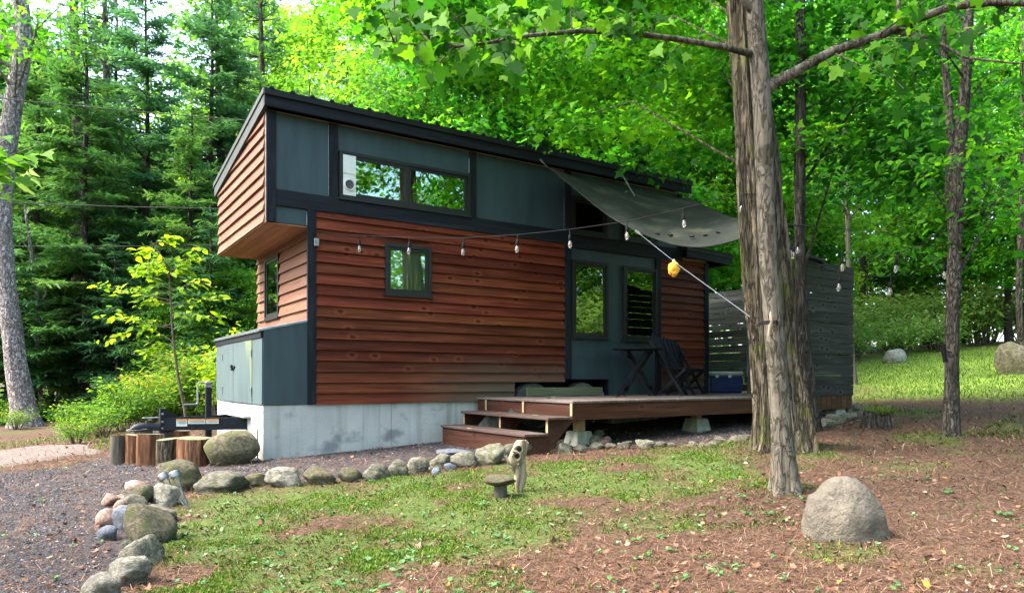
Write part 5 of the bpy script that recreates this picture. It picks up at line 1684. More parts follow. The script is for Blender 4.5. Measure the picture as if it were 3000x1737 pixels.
# ---------------------------------------------------------------- driftwood owl and the stone on a log
g = gpix(1380 + 840 / 5.836, 1250 + 1130 / 5.836)
Yo = g[1]
k_ = Yo / F / 5.836                      # metres for one pixel of the owl close-up


def ow(x_, y_, dy=0): return np.array([(x_ - 850) * k_, dy, (1130 - y_) * k_])


owl = thing('driftwood_owl', 'bleached driftwood owl with two carved round eyes standing in the yard', 'garden ornament', (g[0], Yo, g[2] - .01))
mb = MB()
rg = random.Random(5)


def blade(mb, pts, wds, dep):
    """flattened wood shape: centre line with half widths, thickness dep"""
    vs = []; n_ = 12
    for (c, w_) in zip(pts, wds):
        for k in range(n_):
            a = 2 * math.pi * k / n_
            vs.append((c[0] + w_ * math.cos(a), c[1] + dep * math.sin(a) * min(1, w_ / .02 + .3), c[2] + rg.uniform(-.003, .003)))
    N = len(pts)
    mb.add(vs, [(i * n_ + k, i * n_ + (k + 1) % n_, (i + 1) * n_ + (k + 1) % n_, (i + 1) * n_ + k) for i in range(N - 1) for k in range(n_)] + [tuple(range(n_)), tuple((N - 1) * n_ + k for k in range(n_))])


blade(mb, [ow(880, 560), ow(880, 700), ow(860, 820), ow(845, 930), ow(850, 1010), ow(862, 1130)], [.030, .036, .05, .052, .030, .012], .03)
obj('body', mb, MT['drift'], owl, True)
mb = MB(); blade(mb, [ow(800, 630, -.02), ow(815, 720, -.02), ow(815, 820, -.025), ow(800, 960, -.02), ow(795, 1090, -.01)], [.022, .026, .024, .020, .012], .02); obj('wing', mb, MT['drift'], owl, True)
mb = MB(); blade(mb, [ow(745, 640, -.04), ow(740, 590, -.045), ow(765, 500, -.05), ow(800, 420, -.05), ow(830, 330, -.05), ow(850, 250, -.045), ow(865, 205, -.04)], [.008, .034, .055, .058, .05, .045, .036], .035)
hd = obj('head', mb, MT['drift'], owl, True)
mb = MB(); blade(mb, [ow(860, 590, -.02), ow(890, 470, -.02), ow(915, 350, -.02), ow(935, 260, -.02), ow(920, 215, -.02)], [.02, .03, .03, .034, .022], .03); obj('crest', mb, MT['drift'], owl, True)
mb = MB(); blade(mb, [ow(790, 400, -.085), ow(745, 385, -.10), ow(705, 377, -.105)], [.014, .012, .003], .012)
mb = MB(); mb.tube([ow(790, 402, -.085), ow(745, 388, -.105), ow(702, 377, -.115)], [.018, .012, .002], 8); obj('beak', mb, MT['drift'], owl, True)
for (x_, y_) in ((820, 355), (788, 470)):
    c = ow(x_, y_, -.088)
    Me = Matrix.Translation(tuple(c)) @ Matrix.Rotation(R(90), 4, 'X') @ Matrix.Rotation(R(12), 4, 'X')
    mb = MB(); mb.lathe([(.038, -.012), (.040, .0), (.036, .007), (.031, .004), (.0, .002)], 22, Me); ey = obj('eye', mb, MT['drift'], owl, True)
    mb = MB(); mb.lathe([(.022, .002), (.020, .006), (.0, .009)], 16, Me @ Matrix.Translation((.004, .004, 0))); obj('pupil', mb, MT['black'], owl, True)
mb = MB()
for k in range(46):
    f = k / 45
    c = ow(620 + 160 * f + rg.uniform(-22, 22), 500 + 290 * f, -.02 + rg.uniform(-.02, .02))
    mb.tube([c, c + np.array([-.010 + rg.uniform(-.02, .02), rg.uniform(-.01, .01), .022])], [.006, .001], 5)
obj('dried_spray', mb, MT['mossplank'], owl)
gb = gpix(1380 + 500 / 5.836, 1250 + 1240 / 5.836)
bb = thing('stone_pedestal', 'flat stone slab resting on a short log beside the driftwood owl', 'pedestal', (gb[0], gb[1] + .05, gb[2] - .02))
kb = gb[1] / F / 5.836
mb = MB(); mb.lathe([(118 * kb, 0), (116 * kb, .08), (112 * kb, 225 * kb + .02), (.0, 225 * kb + .02)], 22); obj('log', mb, MT['log_dark'], bb, True)
sl_ = rock_mesh('slab', 991, 7, .05, True, .7); o = link('slab', sl_, MT['stone_moss'], bb)
o.scale = (285 * kb, .105, 100 * kb); o.location = (-15 * kb, 0, 225 * kb + .02 + 88 * kb); o.rotation_euler = (0, R(2), 0)

# ---------------------------------------------------------------- in the woods at the left
g = gpix(0 + 795 / 3.243, 950 + 828 / 3.243)
bk = thing('bucket', 'dented white pail standing by a trunk in the shady woods', 'bucket', (g[0], g[1], g[2]))
kk = g[1] / F / 3.243
mb = MB(); mb.lathe([(.0, 0), (29 * kk, 0), (31 * kk, 108 * kk), (33 * kk, 110 * kk), (29 * kk, 104 * kk), (26 * kk, 8 * kk), (0, 8 * kk)], 22); obj('pail', mb, MT['zinc'], bk, True)
mb = MB(); mb.tube([(32 * kk * math.cos(a), .0, 100 * kk - 40 * kk * math.sin(a)) for a in np.linspace(0, math.pi, 12)], .004, 5); obj('handle', mb, MT['zinc'], bk, True)
g = gpix(150 + 640 / 2.917, 850 + 930 / 2.917)
ct = thing('garden_cart', 'dark two wheeled cart parked among the conifers', 'cart', (g[0], g[1] + .6, g[2]), .5)
mb = MB()
mb.prism([(-.55, -.35, .28), (.5, -.35, .28), (.75, -.35, .72), (-.7, -.35, .72)], (0, .02, 0)); mb.prism([(-.55, .33, .28), (.5, .33, .28), (.75, .33, .72), (-.7, .33, .72)], (0, .02, 0))
mb.box(-.55, .5, -.35, .35, .27, .29); mb.prism([(-.55, -.35, .28), (-.57, -.35, .28), (-.72, -.35, .72), (-.70, -.35, .72)], (0, .7, 0)); mb.prism([(.5, -.35, .28), (.52, -.35, .28), (.77, -.35, .72), (.75, -.35, .72)], (0, .7, 0))
obj('tray', mb, MT['black'], ct)
for y_ in (-.42, .42):
    mb = MB(); mb.lathe([(.05, -.03), (.22, -.05), (.25, -.03), (.25, .03), (.22, .05), (.05, .03)], 24, Matrix.Translation((-.15, y_, .25)) @ Matrix.Rotation(R(90), 4, 'X')); obj('wheel', mb, MT['rubber'], ct, True)
mb = MB(); mb.tube([(.6, 0, .3), (1.1, 0, .5), (1.3, 0, .9)], .018, 6); mb.tube([(1.3, -.18, .9), (1.3, .18, .9)], .018, 6); obj('pull_handle', mb, MT['black'], ct, True)
mb = MB(); mb.tube([(-.5, .2, .0), (-.62, .25, .9), (-.6, .3, 1.3)], .014, 6); obj('prop', mb, MT['black'], ct)
# ---------------------------------------------------------------- trees
def trunk_vf(pts, rads, n_=32, ring=.06, ridge=.05, seed=1, freq=9, flare=0, vs_=2.2):
    pts = np.array(pts, float); rads = np.array(rads, float)
    d = np.r_[0, np.cumsum(np.linalg.norm(np.diff(pts, axis=0), axis=1))]
    m_ = max(6, int(d[-1] / ring))
    # smooth curve through the points
    uu = np.linspace(0, d[-1], m_)
    P = np.column_stack([np.interp(uu, d, pts[:, k]) for k in range(3)]); Rr = np.interp(uu, d, rads)
    for _ in range(max(2, int(.35 / ring))):
        P[1:-1] = (P[:-2] + 2 * P[1:-1] + P[2:]) / 4; Rr[1:-1] = (Rr[:-2] + 2 * Rr[1:-1] + Rr[2:]) / 4
    th = np.linspace(0, 2 * np.pi, n_, endpoint=False)
    T = np.gradient(P, axis=0); T /= np.linalg.norm(T, axis=1)[:, None]
    a = np.cross(T, [0, 1, 0.0]); a /= np.linalg.norm(a, axis=1)[:, None]; b = np.cross(T, a)
    TH_, ZZ = np.meshgrid(th, uu)
    cx, cy = np.cos(TH_) * freq / 6.28 * 2, np.sin(TH_) * freq / 6.28 * 2
    nzv = noise3(np.column_stack([cx.ravel() * 1.3, cy.ravel() * 1.3, (ZZ * vs_).ravel() * .5]) * 1.0 + seed * 3.3, seed).reshape(TH_.shape)
    nz2 = noise3(np.column_stack([cx.ravel() * .35, cy.ravel() * .35, ZZ.ravel() * .9]) + seed, seed + 7).reshape(TH_.shape)
    rr_ = Rr[:, None] * (1 + ridge * 2 * (np.abs(nzv) * 2 - .35) + .12 * nz2)
    if flare:
        f_ = np.exp(-ZZ / .22)
        rr_ = rr_ * (1 + flare * f_ * (.35 + .65 * np.abs(np.sin(TH_ * 2.5 + seed)) ** 1.5))
    W3 = P[:, None, :] + rr_[:, :, None] * (np.cos(TH_)[:, :, None] * a[:, None, :] + np.sin(TH_)[:, :, None] * b[:, None, :])
    vs = [tuple(p) for p in W3.reshape(-1, 3)]
    fs = [(i * n_ + k, i * n_ + (k + 1) % n_, (i + 1) * n_ + (k + 1) % n_, (i + 1) * n_ + k) for i in range(m_ - 1) for k in range(n_)]
    fs += [tuple((m_ - 1) * n_ + k for k in range(n_))]
    return vs, fs


def sprays(rg, C, rad, per, size, tpl, flat=.18, tilt=.45, droop=.3, base=.45, spread=.2):
    C = np.asarray(C, float); n_ = len(C)
    rad = np.broadcast_to(rad, (n_,))
    N = n_ * per
    ci = np.repeat(np.arange(n_), per)
    a = rg.random(N) * 2 * np.pi
    q_ = np.sqrt(rg.random(N))
    r_ = q_ * rad[ci]
    sx = 1 + .5 * (rg.random(n_) - .5)
    P = C[ci] + np.column_stack([r_ * np.cos(a) * sx[ci], r_ * np.sin(a), flat * rad[ci] * rg.standard_normal(N) - droop * q_ ** 2 * rad[ci] * .5])
    h_ = a + .9 * rg.standard_normal(N)
    f_ = np.column_stack([np.cos(h_), np.sin(h_), -.35 + .3 * rg.standard_normal(N)])
    # each spray leans its own way
    ln_ = .35 * rg.standard_normal((n_, 3))
    nr = np.column_stack([tilt * rg.standard_normal((N, 2)), np.ones(N)]) + ln_[ci] * np.array([1, 1, 0])
    S = size * (.42 + .85 * rg.random(N))
    tc = base + spread * rg.standard_normal(n_)
    tint = np.clip(tc[ci] + .17 * rg.standard_normal(N), 0, 1)
    tp3 = np.broadcast_to(tpl, (N, *tpl.shape)).copy(); tp3[:, :, 2] *= rg.uniform(-1.2, 3.4, N)[:, None]; tp3[:, :, 0] *= rg.uniform(.75, 1.15, N)[:, None]
    return np.einsum('nij,nkj->nki', frames(f_, nr), tp3) * S[:, None, None] + P[:, None, :], tint


def limbs(mb, rg, base_path, C, n_, r0=.05, lo=.3):
    """limbs from the trunk out to some of the spray centres"""
    bp = np.array(base_path, float)
    idx = rg.permutation(len(C))[:n_]
    for i in idx:
        c = C[i]
        hd = np.hypot(c[0] - bp[0][0], c[1] - bp[0][1])
        z0 = max(bp[0][2] + lo, min(c[2] - .45 * hd, bp[-1][2] * .97))
        if z0 > c[2] + .6: z0 = max(bp[0][2] + lo, c[2] - .2)
        s = np.array([np.interp(z0, bp[:, 2], bp[:, k]) for k in range(3)])
        mdl = (s + c) / 2 + np.array([0, 0, .12 * hd]) + .08 * hd * rg.standard_normal(3)
        mb.tube([s, s * .6 + mdl * .4, mdl, mdl * .45 + c * .55, c], np.array([1, .75, .5, .3, .12]) * r0 * (.5 + .25 * hd ** .5), 5, False)


def maple_tree(seed, h_, base, rad, nc, per, size, tpl, m_leaf, m_bark, r_tr=.16, flat=.2, nl=26, cr=(.55, 1.0), lean=0):
    rg = np.random.default_rng(seed)
    t = thing('maple_tree', None, None)
    path = [np.array([lean * z_ + .12 * math.sin(z_ * .9 + seed), .1 * math.cos(z_ * .7 + seed), z_]) for z_ in np.linspace(-.25, h_ * .95, 9)]
    rads = np.interp(np.linspace(0, 1, 9), [0, .06, .5, 1], [r_tr * 1.4, r_tr, r_tr * .65, .02])
    u_ = rg.random(nc) ** .8
    z_ = base + (h_ - base) * u_
    prof = np.sin(np.pi * np.clip(.12 + .86 * u_, 0, 1)) ** .6
    a = rg.random(nc) * 2 * np.pi
    rr_ = rad * prof * (.25 + .75 * np.sqrt(rg.random(nc)))
    C = np.column_stack([rr_ * np.cos(a) + lean * z_, rr_ * np.sin(a), z_])
    mb = MB(); mb.add(*trunk_vf(path, rads, 14, .35, .05, seed))
    limbs(mb, rg, path, C, nl, r_tr * .5)
    tk = obj('trunk', mb, m_bark, t, True)
    Vt, ti = sprays(rg, C, rg.uniform(*cr, nc), per, size, tpl, flat)
    link('crown', poly_mesh('crown', Vt, len(tpl), ti), m_leaf, t)
    return t


def fir_tree(seed, h_, L0, base=.7, whorl=.26, m_leaf='fir', dense=1.1, r_tr=.12):
    rg = np.random.default_rng(seed)
    t = thing('fir_tree', None, None)
    path = [(0.04 * math.sin(z_ + seed), .04 * math.cos(z_), z_) for z_ in np.linspace(-.2, h_, 8)]
    mb = MB(); mb.add(*trunk_vf(path, np.linspace(r_tr * 1.2, .015, 8), 12, .4, .06, seed))
    PP, FF, NN, SS, TT = [], [], [], [], []
    z_ = base
    while z_ < h_ - .1:
        f = (z_ - base) / (h_ - base)
        Lz = L0 * (1 - f) ** .75 * min(1, .55 + 2.2 * f + .3) + .12
        for k in range(5 if f < .8 else 4):
            if rg.random() < .10: continue
            a = rg.random() * 6.28
            Lb = Lz * rg.uniform(.65, 1.1)
            el = rg.normal(-.05 + .5 * f, .14)
            u3 = np.array([math.cos(a) * math.cos(el), math.sin(a) * math.cos(el), math.sin(el)])
            p0 = np.array([0, 0, z_ + rg.uniform(-.12, .12)])
            sid = np.array([-math.sin(a), math.cos(a), 0])
            step = .085 / dense
            tl = rg.normal(.5, .2)
            pts = []
            for d_ in np.arange(.18 * Lb, Lb, step):
                g_ = d_ / Lb
                c = p0 + u3 * d_ + np.array([0, 0, -.22 * Lb * g_ * g_ + .10 * Lb * max(0, g_ - .7)])
                wl_ = (.10 + .34 * Lb * math.sin(math.pi * min(.97, .25 + .72 * g_)) * .7)
                for sg in (-1, 1):
                    tw = u3 * .75 + sid * sg * .9; tw = tw / np.linalg.norm(tw)
                    m_ = max(1, int(wl_ / .125))
                    for q_ in range(m_):
                        if rg.random() < .12: continue
                        PP.append(c + tw * q_ * .115 + np.array([0, 0, -.05 * (q_ * .115) - .01 * rg.random()]))
                        FF.append(tw + .28 * rg.standard_normal(3) + np.array([0, 0, -.12]))
                        NN.append(np.array([0, 0, 1.]) + .32 * rg.standard_normal(3))
                        SS.append(rg.uniform(.17, .29)); TT.append(tl + .16 * rg.standard_normal() + .25 * (q_ / m_) * g_)
            e = p0 + u3 * Lb * .92 + np.array([0, 0, -.2 * Lb])
            mb.tube([p0, p0 + u3 * Lb * .5 + np.array([0, 0, -.055 * Lb]), e], [.012 + .008 * Lb, .009, .003], 4, False)
        z_ += whorl * rg.uniform(.75, 1.25)
    for _ in range(int(22 * base)):
        a = rg.random() * 6.28; zz_ = rg.uniform(.4, base + 1.2); Lb = rg.uniform(.5, 1.5)
        p0 = np.array([0, 0, zz_]); e = p0 + np.array([math.cos(a) * Lb, math.sin(a) * Lb, rg.uniform(-.35, .15)])
        mb.tube([p0, (p0 + e) / 2 + .05 * rg.standard_normal(3), e], [.012, .007, .002], 4, False)
    obj('trunk', mb, MT['bark_pine'], t, True)
    Vt = place(FERN, np.array(PP), frames(np.array(FF), np.array(NN)), np.array(SS))
    link('crown', poly_mesh('crown', Vt, len(FERN), np.clip(TT, 0, 1)), MT[m_leaf], t)
    return t


def pine_tree(seed, h_, base, L0):
    rg = np.random.default_rng(seed)
    t = thing('pine_tree', None, None)
    path = [(.1 * math.sin(z_ * .4 + seed), .1 * math.cos(z_ * .4), z_) for z_ in np.linspace(-.3, h_, 9)]
    mb = MB(); mb.add(*trunk_vf(path, np.linspace(.30, .03, 9), 14, .4, .08, seed))
    C = []
    z_ = base
    while z_ < h_:
        f = (z_ - base) / (h_ - base)
        for k in range(5):
            a = rg.random() * 6.28; Lb = L0 * (1 - .75 * f) * rg.uniform(.6, 1.1); el = rg.uniform(0, .35)
            d3 = np.array([math.cos(a) * math.cos(el), math.sin(a) * math.cos(el), math.sin(el)])
            p0 = np.array([0, 0, z_])
            mb.tube([p0, p0 + d3 * Lb * .5 + np.array([0, 0, -.05]), p0 + d3 * Lb], [.035, .02, .006], 4, False)
            for q_ in range(int(9 * Lb)):
                d_ = Lb * rg.uniform(.35, 1.02)
                C.append(p0 + d3 * d_ + rg.standard_normal(3) * np.array([.24, .24, .10]) * (.5 + .3 * Lb))
        z_ += rg.uniform(.55, .95)
    obj('trunk', mb, MT['bark_pine'], t, True)
    C = np.array(C); per = 26; N = len(C) * per; ci = np.repeat(np.arange(len(C)), per)
    f_ = rg.standard_normal((N, 3)) + np.array([0, 0, .55])
    nr = rg.standard_normal((N, 3))
    tp = np.array([(-.045, 0, 0), (.045, 0, 0), (0, 1, 0)], float)
    tc = .5 + .16 * rg.standard_normal(len(C))
    Vt = place(tp, C[ci] + .02 * rg.standard_normal((N, 3)), frames(f_, nr), rg.uniform(.13, .22, N))
    link('crown', poly_mesh('crown', Vt, 3, np.clip(tc[ci] + .1 * rg.standard_normal(N), 0, 1)), MT['pine'], t)
    return t


def bush(seed, rad, h_, nleaf, size, m_leaf, stems=14, tpl=None):
    tpl = OVATE if tpl is None else tpl
    rg = np.random.default_rng(seed)
    t = thing('bush', None, None)
    mb = MB(); P, FF, NN = [], [], []
    for k in range(stems):
        a = rg.random() * 6.28; r_ = rad * rg.uniform(.3, 1); hh = h_ * rg.uniform(.6, 1.1) * (1 - .3 * (r_ / rad) ** 2)
        e = np.array([r_ * math.cos(a), r_ * math.sin(a), hh])
        p = [np.array([.1 * math.cos(a) * rad, .1 * math.sin(a) * rad, -.08]), e * .5 + np.array([0, 0, .12 * hh]), e]
        mb.tube(p, [.010, .006, .002], 4, False)
        for q_ in range(nleaf // stems):
            u_ = rg.uniform(.2, 1) ** .7
            c = p[0] * (1 - u_) ** 2 + 2 * p[1] * u_ * (1 - u_) + e * u_ ** 2
            aa = rg.random() * 6.28
            off = np.array([math.cos(aa), math.sin(aa), rg.normal(.1, .3)]) * rg.uniform(.02, .24) * (.4 + rad)
            P.append(c + off); FF.append(off + .2 * rg.standard_normal(3) * .1 + np.array([0, 0, -.03])); NN.append(np.array([0, 0, 1.]) + .45 * rg.standard_normal(3))
    obj('stems', mb, MT['twig'], t)
    N = len(P)
    P = np.array(P); P[:, 2] = np.maximum(P[:, 2], .02)
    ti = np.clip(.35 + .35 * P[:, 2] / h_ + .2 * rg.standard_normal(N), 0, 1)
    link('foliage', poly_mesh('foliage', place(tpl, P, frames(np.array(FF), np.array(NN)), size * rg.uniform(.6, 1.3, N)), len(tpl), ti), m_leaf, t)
    return t


def put(proto, first, x_, y_, scale, label, cat, group, rz=None, sink=.0, name=None):
    o = proto if first else copy_tree(proto)
    o.location = (x_, y_, float(gz(x_, y_)) - sink)
    o.scale = (scale,) * 3
    o.rotation_euler = (0, 0, random.random() * 6.28 if rz is None else rz)
    tag(o, label, cat, group)
    return o


# --- the named trunks near the deck ------------------------------------------------
def tree_at(name, label, group, foot, path, widths, m_bark, n_=48, ring=.03, ridge=.06, flare=0, seed=1, freq=10, vs_=2.2, top=None):
    """trunk whose centre line is given by photo pixels at the distance of its foot"""
    g = gpix(*foot)
    Y = g[1]
    pts = [np.array([g[0], Y, g[2] - .15])] + [at(px_, py_, Y) for px_, py_ in path]
    k_ = Y / F / 2
    rads = [w_ * k_ for w_ in widths]
    if top:
        for (dx_, dy_, z_, r_) in top:
            pts.append(pts[len(path)] + np.array([dx_, dy_, z_])); rads.append(r_)
    o_ = pts[0].copy(); o_[2] = g[2]
    t = thing(name, label, 'tree', tuple(o_), 0, group)
    loc = [p - o_ for p in pts]
    return t, loc, rads, o_


# big furrowed tree
bt, bl_, br_, bo = tree_at('big_tree', 'thick furrowed moss streaked trunk behind the grey tree, leafy limbs over the roof', None, (2302, 1338),
                           [(2302, 1290), (2292, 1200), (2272, 1080), (2257, 908), (2237, 703), (2222, 500), (2204, 300), (2186, 100), (2174, -60)],
                           [215, 168, 146, 134, 128, 122, 114, 106, 98, 92], None, top=[(-.1, .3, 3.5, .13), (-.3, .8, 7, .05)])
mbt = MB(); mbt.add(*trunk_vf(bl_, br_, 96, .03, .26, 3, 14, .45, 1.6))
rg = np.random.default_rng(11)
# leafy sprays: over the roof, and above
C = []
while len(C) < 210:
    px_, py_, Y = rg.uniform(1000, 2230), rg.uniform(-420, 520), rg.uniform(8.6, 13.0)
    roofy = 265 + (px_ - 780) * .245
    p = at(px_, py_, Y)
    if py_ > roofy - (190 if px_ < 1640 else 95) + 40 * rg.random() or (px_ < 1250 and py_ > 90) or (px_ < 1500 and py_ > 250): continue
    # stay clear of the house
    s_, t_ = sval(p[0], p[1]), (p[0] - C0[0]) * V[0] + (p[1] - C0[1]) * V[1]
    if t_ > -.6 and p[2] < 4.75 and s_ < 7.3: continue
    if px_ > 1400 and t_ < -2.6 and p[2] < 3.9: continue
    C.append(p - bo)
C = np.array(C)
lm = MB()
limbs(mbt, rg, np.array(bl_), C, 15, .017, 2.2)
obj('trunk', mbt, MT['bark_rough'], bt, True)
Vt, ti = sprays(rg, C, rg.uniform(.42, .8, len(C)), 150, .108, MAPLE_S, .16, .5, .35, .52, .2)
link('crown', poly_mesh('crown', Vt, len(MAPLE_S), ti), MT['maple'], bt)

# dark trunk
dt, dl_, dr_, do = tree_at('dark_tree', 'slim dark lichen spotted trunk beside the grey fence', None, (2384, 1272), [(2378, 1220), (2366, 1100), (2354, 1000), (2346, 850), (2343, 650), (2343, 450), (2346, 250), (2345, 60), (2342, -120)],
                          [62, 46, 40, 36, 33, 32, 31, 30, 29, 28], None, top=[(0, .2, 3, .05), (.2, .4, 6, .02)])
mdt = MB(); mdt.add(*trunk_vf(dl_, dr_, 40, .04, .06, 5, 10, .3))
C = []
while len(C) < 130:
    px_, py_, Y = rg.uniform(2200, 2800), rg.uniform(-400, 640), rg.uniform(8.6, 13.5)
    if py_ > 560 and rg.random() < .7: continue
    if px_ < 2420 and py_ > 420: continue
    C.append(at(px_, py_, Y) - do)
C = np.array(C)
limbs(mdt, rg, np.array(dl_), C, 14, .022, 2.0)
obj('trunk', mdt, MT['bark_dark'], dt, True)
Vt, ti = sprays(rg, C, rg.uniform(.45, .85, len(C)), 100, .12, MAPLE_S, .14, .4, .3, .36, .16)
link('crown', poly_mesh('crown', Vt, len(MAPLE_S), ti), MT['maple'], dt)

# right tree with rough plates and hanging ovate leaves
rt, rl_, rr2, ro = tree_at('right_tree', 'straight scaly barked tree at the yard edge by a stump', None, (2788, 1290), [(2787, 1240), (2788, 1100), (2790, 950), (2795, 800), (2800, 650), (2810, 500), (2820, 350), (2832, 200), (2840, 0)],
                          [56, 44, 38, 38, 38, 37, 36, 32, 26, 22], None, top=[(.1, .1, 1.6, .03), (.2, .2, 3.4, .012)])
mrt = MB(); mrt.add(*trunk_vf(rl_, rr2, 44, .03, .09, 8, 11, .35, 3.0))
fk = [at(2795, 700, 8) - ro, at(2785, 560, 8.1) - ro, at(2788, 420, 8.2) - ro, at(2770, 200, 8.3) - ro, at(2750, -60, 8.5) - ro]
mrt.tube(fk, [.055, .06, .05, .04, .03], 12, False)
C = []
while len(C) < 90:
    px_, py_, Y = rg.uniform(2620, 3250), rg.uniform(-380, 900), rg.uniform(6.6, 11)
    if py_ > 620 + 180 * rg.random() and px_ < 2840: continue
    if py_ > 780 and rg.random() < .75: continue
    C.append(at(px_, py_, Y) - ro)
C = np.array(C)
limbs(mrt, rg, np.array(rl_), C, 16, .018, 1.8)
obj('trunk', mrt, MT['bark_scaly'], rt, True)
Vt, ti = sprays(rg, C, rg.uniform(.35, .75, len(C)), 60, .105, OVATE, .14, .45, .5, .38, .17)
cr_ = link('crown', poly_mesh('crown', Vt, len(OVATE), ti), MT['maple'], rt)
# black canister strapped to it
cn = thing('black_canister', 'small black canister strapped to the scaly tree trunk', 'canister', tuple(at(2766, 1035, 7.86)))
mb = MB(); mb.lathe([(.0, -.10), (.022, -.10), (.026, .08), (.031, .085), (.031, .10), (.024, .10), (.020, .05), (.0, .05)], 18, Matrix.Rotation(R(-8), 4, 'Y')); obj('tube', mb, MT['cord'], cn, True)
mb = MB(); mb.tube([(.0, .0, .02), (.05, .03, .02), (.12, .05, .02)], .007, 6); obj('strap', mb, MT['cord'], cn)

# thin far trunk and far right trunk
def simple_tree(name, label, foot, path, widths, m_bark, crown=None):
    t, l_, r_, o_ = tree_at(name, label, None, foot, path, widths, None, top=[(.1, .2, 3, .02)])
    mb_ = MB(); mb_.add(*trunk_vf(l_, r_, 18, .1, .05, int(foot[0]), 8, .2))
    if crown:
        n_, box, sz = crown
        C_ = np.array([at(rg.uniform(box[0], box[1]), rg.uniform(box[2], box[3]), o_[1] + rg.uniform(-2, 2)) - o_ for _ in range(n_)])
        limbs(mb_, rg, np.array(l_), C_, min(16, n_), .03, 1.5)
        Vt_, ti_ = sprays(rg, C_, rg.uniform(.5, 1.0, n_), 80, sz, MAPLE_F, .16, .45, .3, .5, .2)
        obj('trunk', mb_, m_bark, t, True)
        link('crown', poly_mesh('crown', Vt_, len(MAPLE_F), ti_), MT['maple'], t)
    else:
        obj('trunk', mb_, m_bark, t, True)
    return t


simple_tree('slender_tree', 'slender pale trunk standing at the lawn edge behind the grey fence', (2506, 1126), [(2496, 1050), (2488, 900), (2484, 700), (2480, 500), (2472, 300), (2465, 50)], [20, 15, 14, 13, 12, 12, 10], MT['bark_smooth'], (40, (2250, 2750, 0, 520), .17))
simple_tree('slender_tree', 'slender brown trunk far out past the dark mossy boulder', (2992, 1040), [(2988, 960), (2984, 860), (2990, 700), (2995, 400), (3000, 100)], [22, 18, 17, 16, 14, 12], MT['bark_pine'], (30, (2800, 3200, 0, 620), .17))

# grey smooth tree in front, with its two limbs and big leaves
gt, gl_, gr_, go = tree_at('grey_tree', 'smooth grey barked tree nearest the beige rock, limbs spreading both ways', None, (2306, 1452), [(2300, 1400), (2290, 1250), (2278, 1100), (2266, 950), (2252, 780), (2243, 600), (2236, 420), (2230, 250), (2216, 80), (2205, -80)],
                          [72, 58, 57, 56, 55, 53, 52, 52, 53, 52, 44], None, top=[(-.2, .1, 1.2, .07), (-.3, .3, 4.2, .03)])
mgt = MB(); mgt.add(*trunk_vf(gl_, gr_, 72, .025, .05, 6, 12, 1.7, 2.6))
Yg = go[1]
LIMB = [at(2225, 165, Yg), at(2130, 140, Yg - .05), at(2000, 118, Yg - .12), at(1850, 98, Yg - .25), at(1700, 92, Yg - .4), at(1560, 104, Yg - .55), at(1420, 128, Yg - .7), at(1300, 142, Yg - .85), at(1120, 120, Yg - 1.0)]
mgt.tube([p - go for p in LIMB], [.030, .024, .020, .018, .016, .013, .010, .008, .003], 10, False)
RL = [at(2234, 268, Yg), at(2290, 232, Yg), at(2340, 205, Yg), at(2440, 150, Yg), at(2560, 112, Yg), at(2680, 60, Yg - .05), at(2780, 22, Yg - .1), at(2900, 8, Yg - .2), at(3060, 10, Yg - .3), at(3300, -20, Yg - .4)]
mgt.tube([p - go for p in RL], [.046, .042, .036, .034, .033, .031, .028, .026, .024, .012], 12, False)
mgt.tube([p - go for p in (at(2640, 88, Yg), at(2632, 30, Yg), at(2638, -60, Yg))], [.02, .016, .012], 8, False)
mgt.tube([p - go for p in (at(2620, 95, Yg), at(2720, 110, Yg - .1), at(2830, 170, Yg - .2), at(2960, 185, Yg - .3), at(3080, 190, Yg - .3))], [.016, .013, .010, .007, .003], 8, False)
mgt.tube([p - go for p in (at(2210, 45, Yg), at(2185, 10, Yg - .05), at(2150, -60, Yg - .1))], [.03, .026, .02], 8, False)
# twigs with single big leaves along the left limb
LEAVES = []
lp = np.array(LIMB)
rg = np.random.default_rng(23)
for k in range(44):
    f = rg.uniform(.12, 1.0) ** .8
    ix = f * (len(lp) - 1); i0 = int(min(ix, len(lp) - 2)); c = lp[i0] + (lp[i0 + 1] - lp[i0]) * (ix - i0)
    up = rg.uniform(-.24, .42)
    e = c + np.array([rg.uniform(-.34, .22), rg.uniform(-.35, .35), up])
    mgt.tube([c - go, (c + e) / 2 - go + np.array([0, 0, .03]), e - go], [.006, .004, .002], 5, False)
    for q_ in range(rg.integers(4, 8)):
        u_ = rg.uniform(.35, 1.05)
        p = c + (e - c) * u_ + rg.standard_normal(3) * np.array([.06, .05, .04])
        LEAVES.append(p)
# leaves on the right limb
RL_ = np.array(RL)
for k in range(22):
    f = rg.uniform(.3, .98); ix = f * (len(RL_) - 1); i0 = int(ix); c = RL_[i0] + (RL_[i0 + 1] - RL_[i0]) * (ix - i0)
    e = c + np.array([rg.uniform(-.2, .35), rg.uniform(-.5, .4), rg.uniform(-.45, .35)])
    mgt.tube([c - go, (c + e) / 2 - go, e - go], [.006, .004, .002], 5, False)
    for q_ in range(rg.integers(3, 6)):
        LEAVES.append(c + (e - c) * rg.uniform(.5, 1.05) + rg.standard_normal(3) * .06)
obj('trunk', mgt, MT['bark_smooth'], gt, True)
for v in range(4):
    pass
lmes = []
for v in range(5):
    tp = MAPLE.copy(); tp[:, 2] = tpl3(MAPLE[:, :2], .2 + .12 * v, .1 + .1 * v)[:, 2]
    lmes.append(poly_mesh('leaf', tp[None], len(tp), [.15 + .2 * v]))
order_ = np.argsort([-p[1] * 0 + np.hypot(p[0], p[1]) for p in LEAVES]); LEAVES = [LEAVES[i] for i in order_]
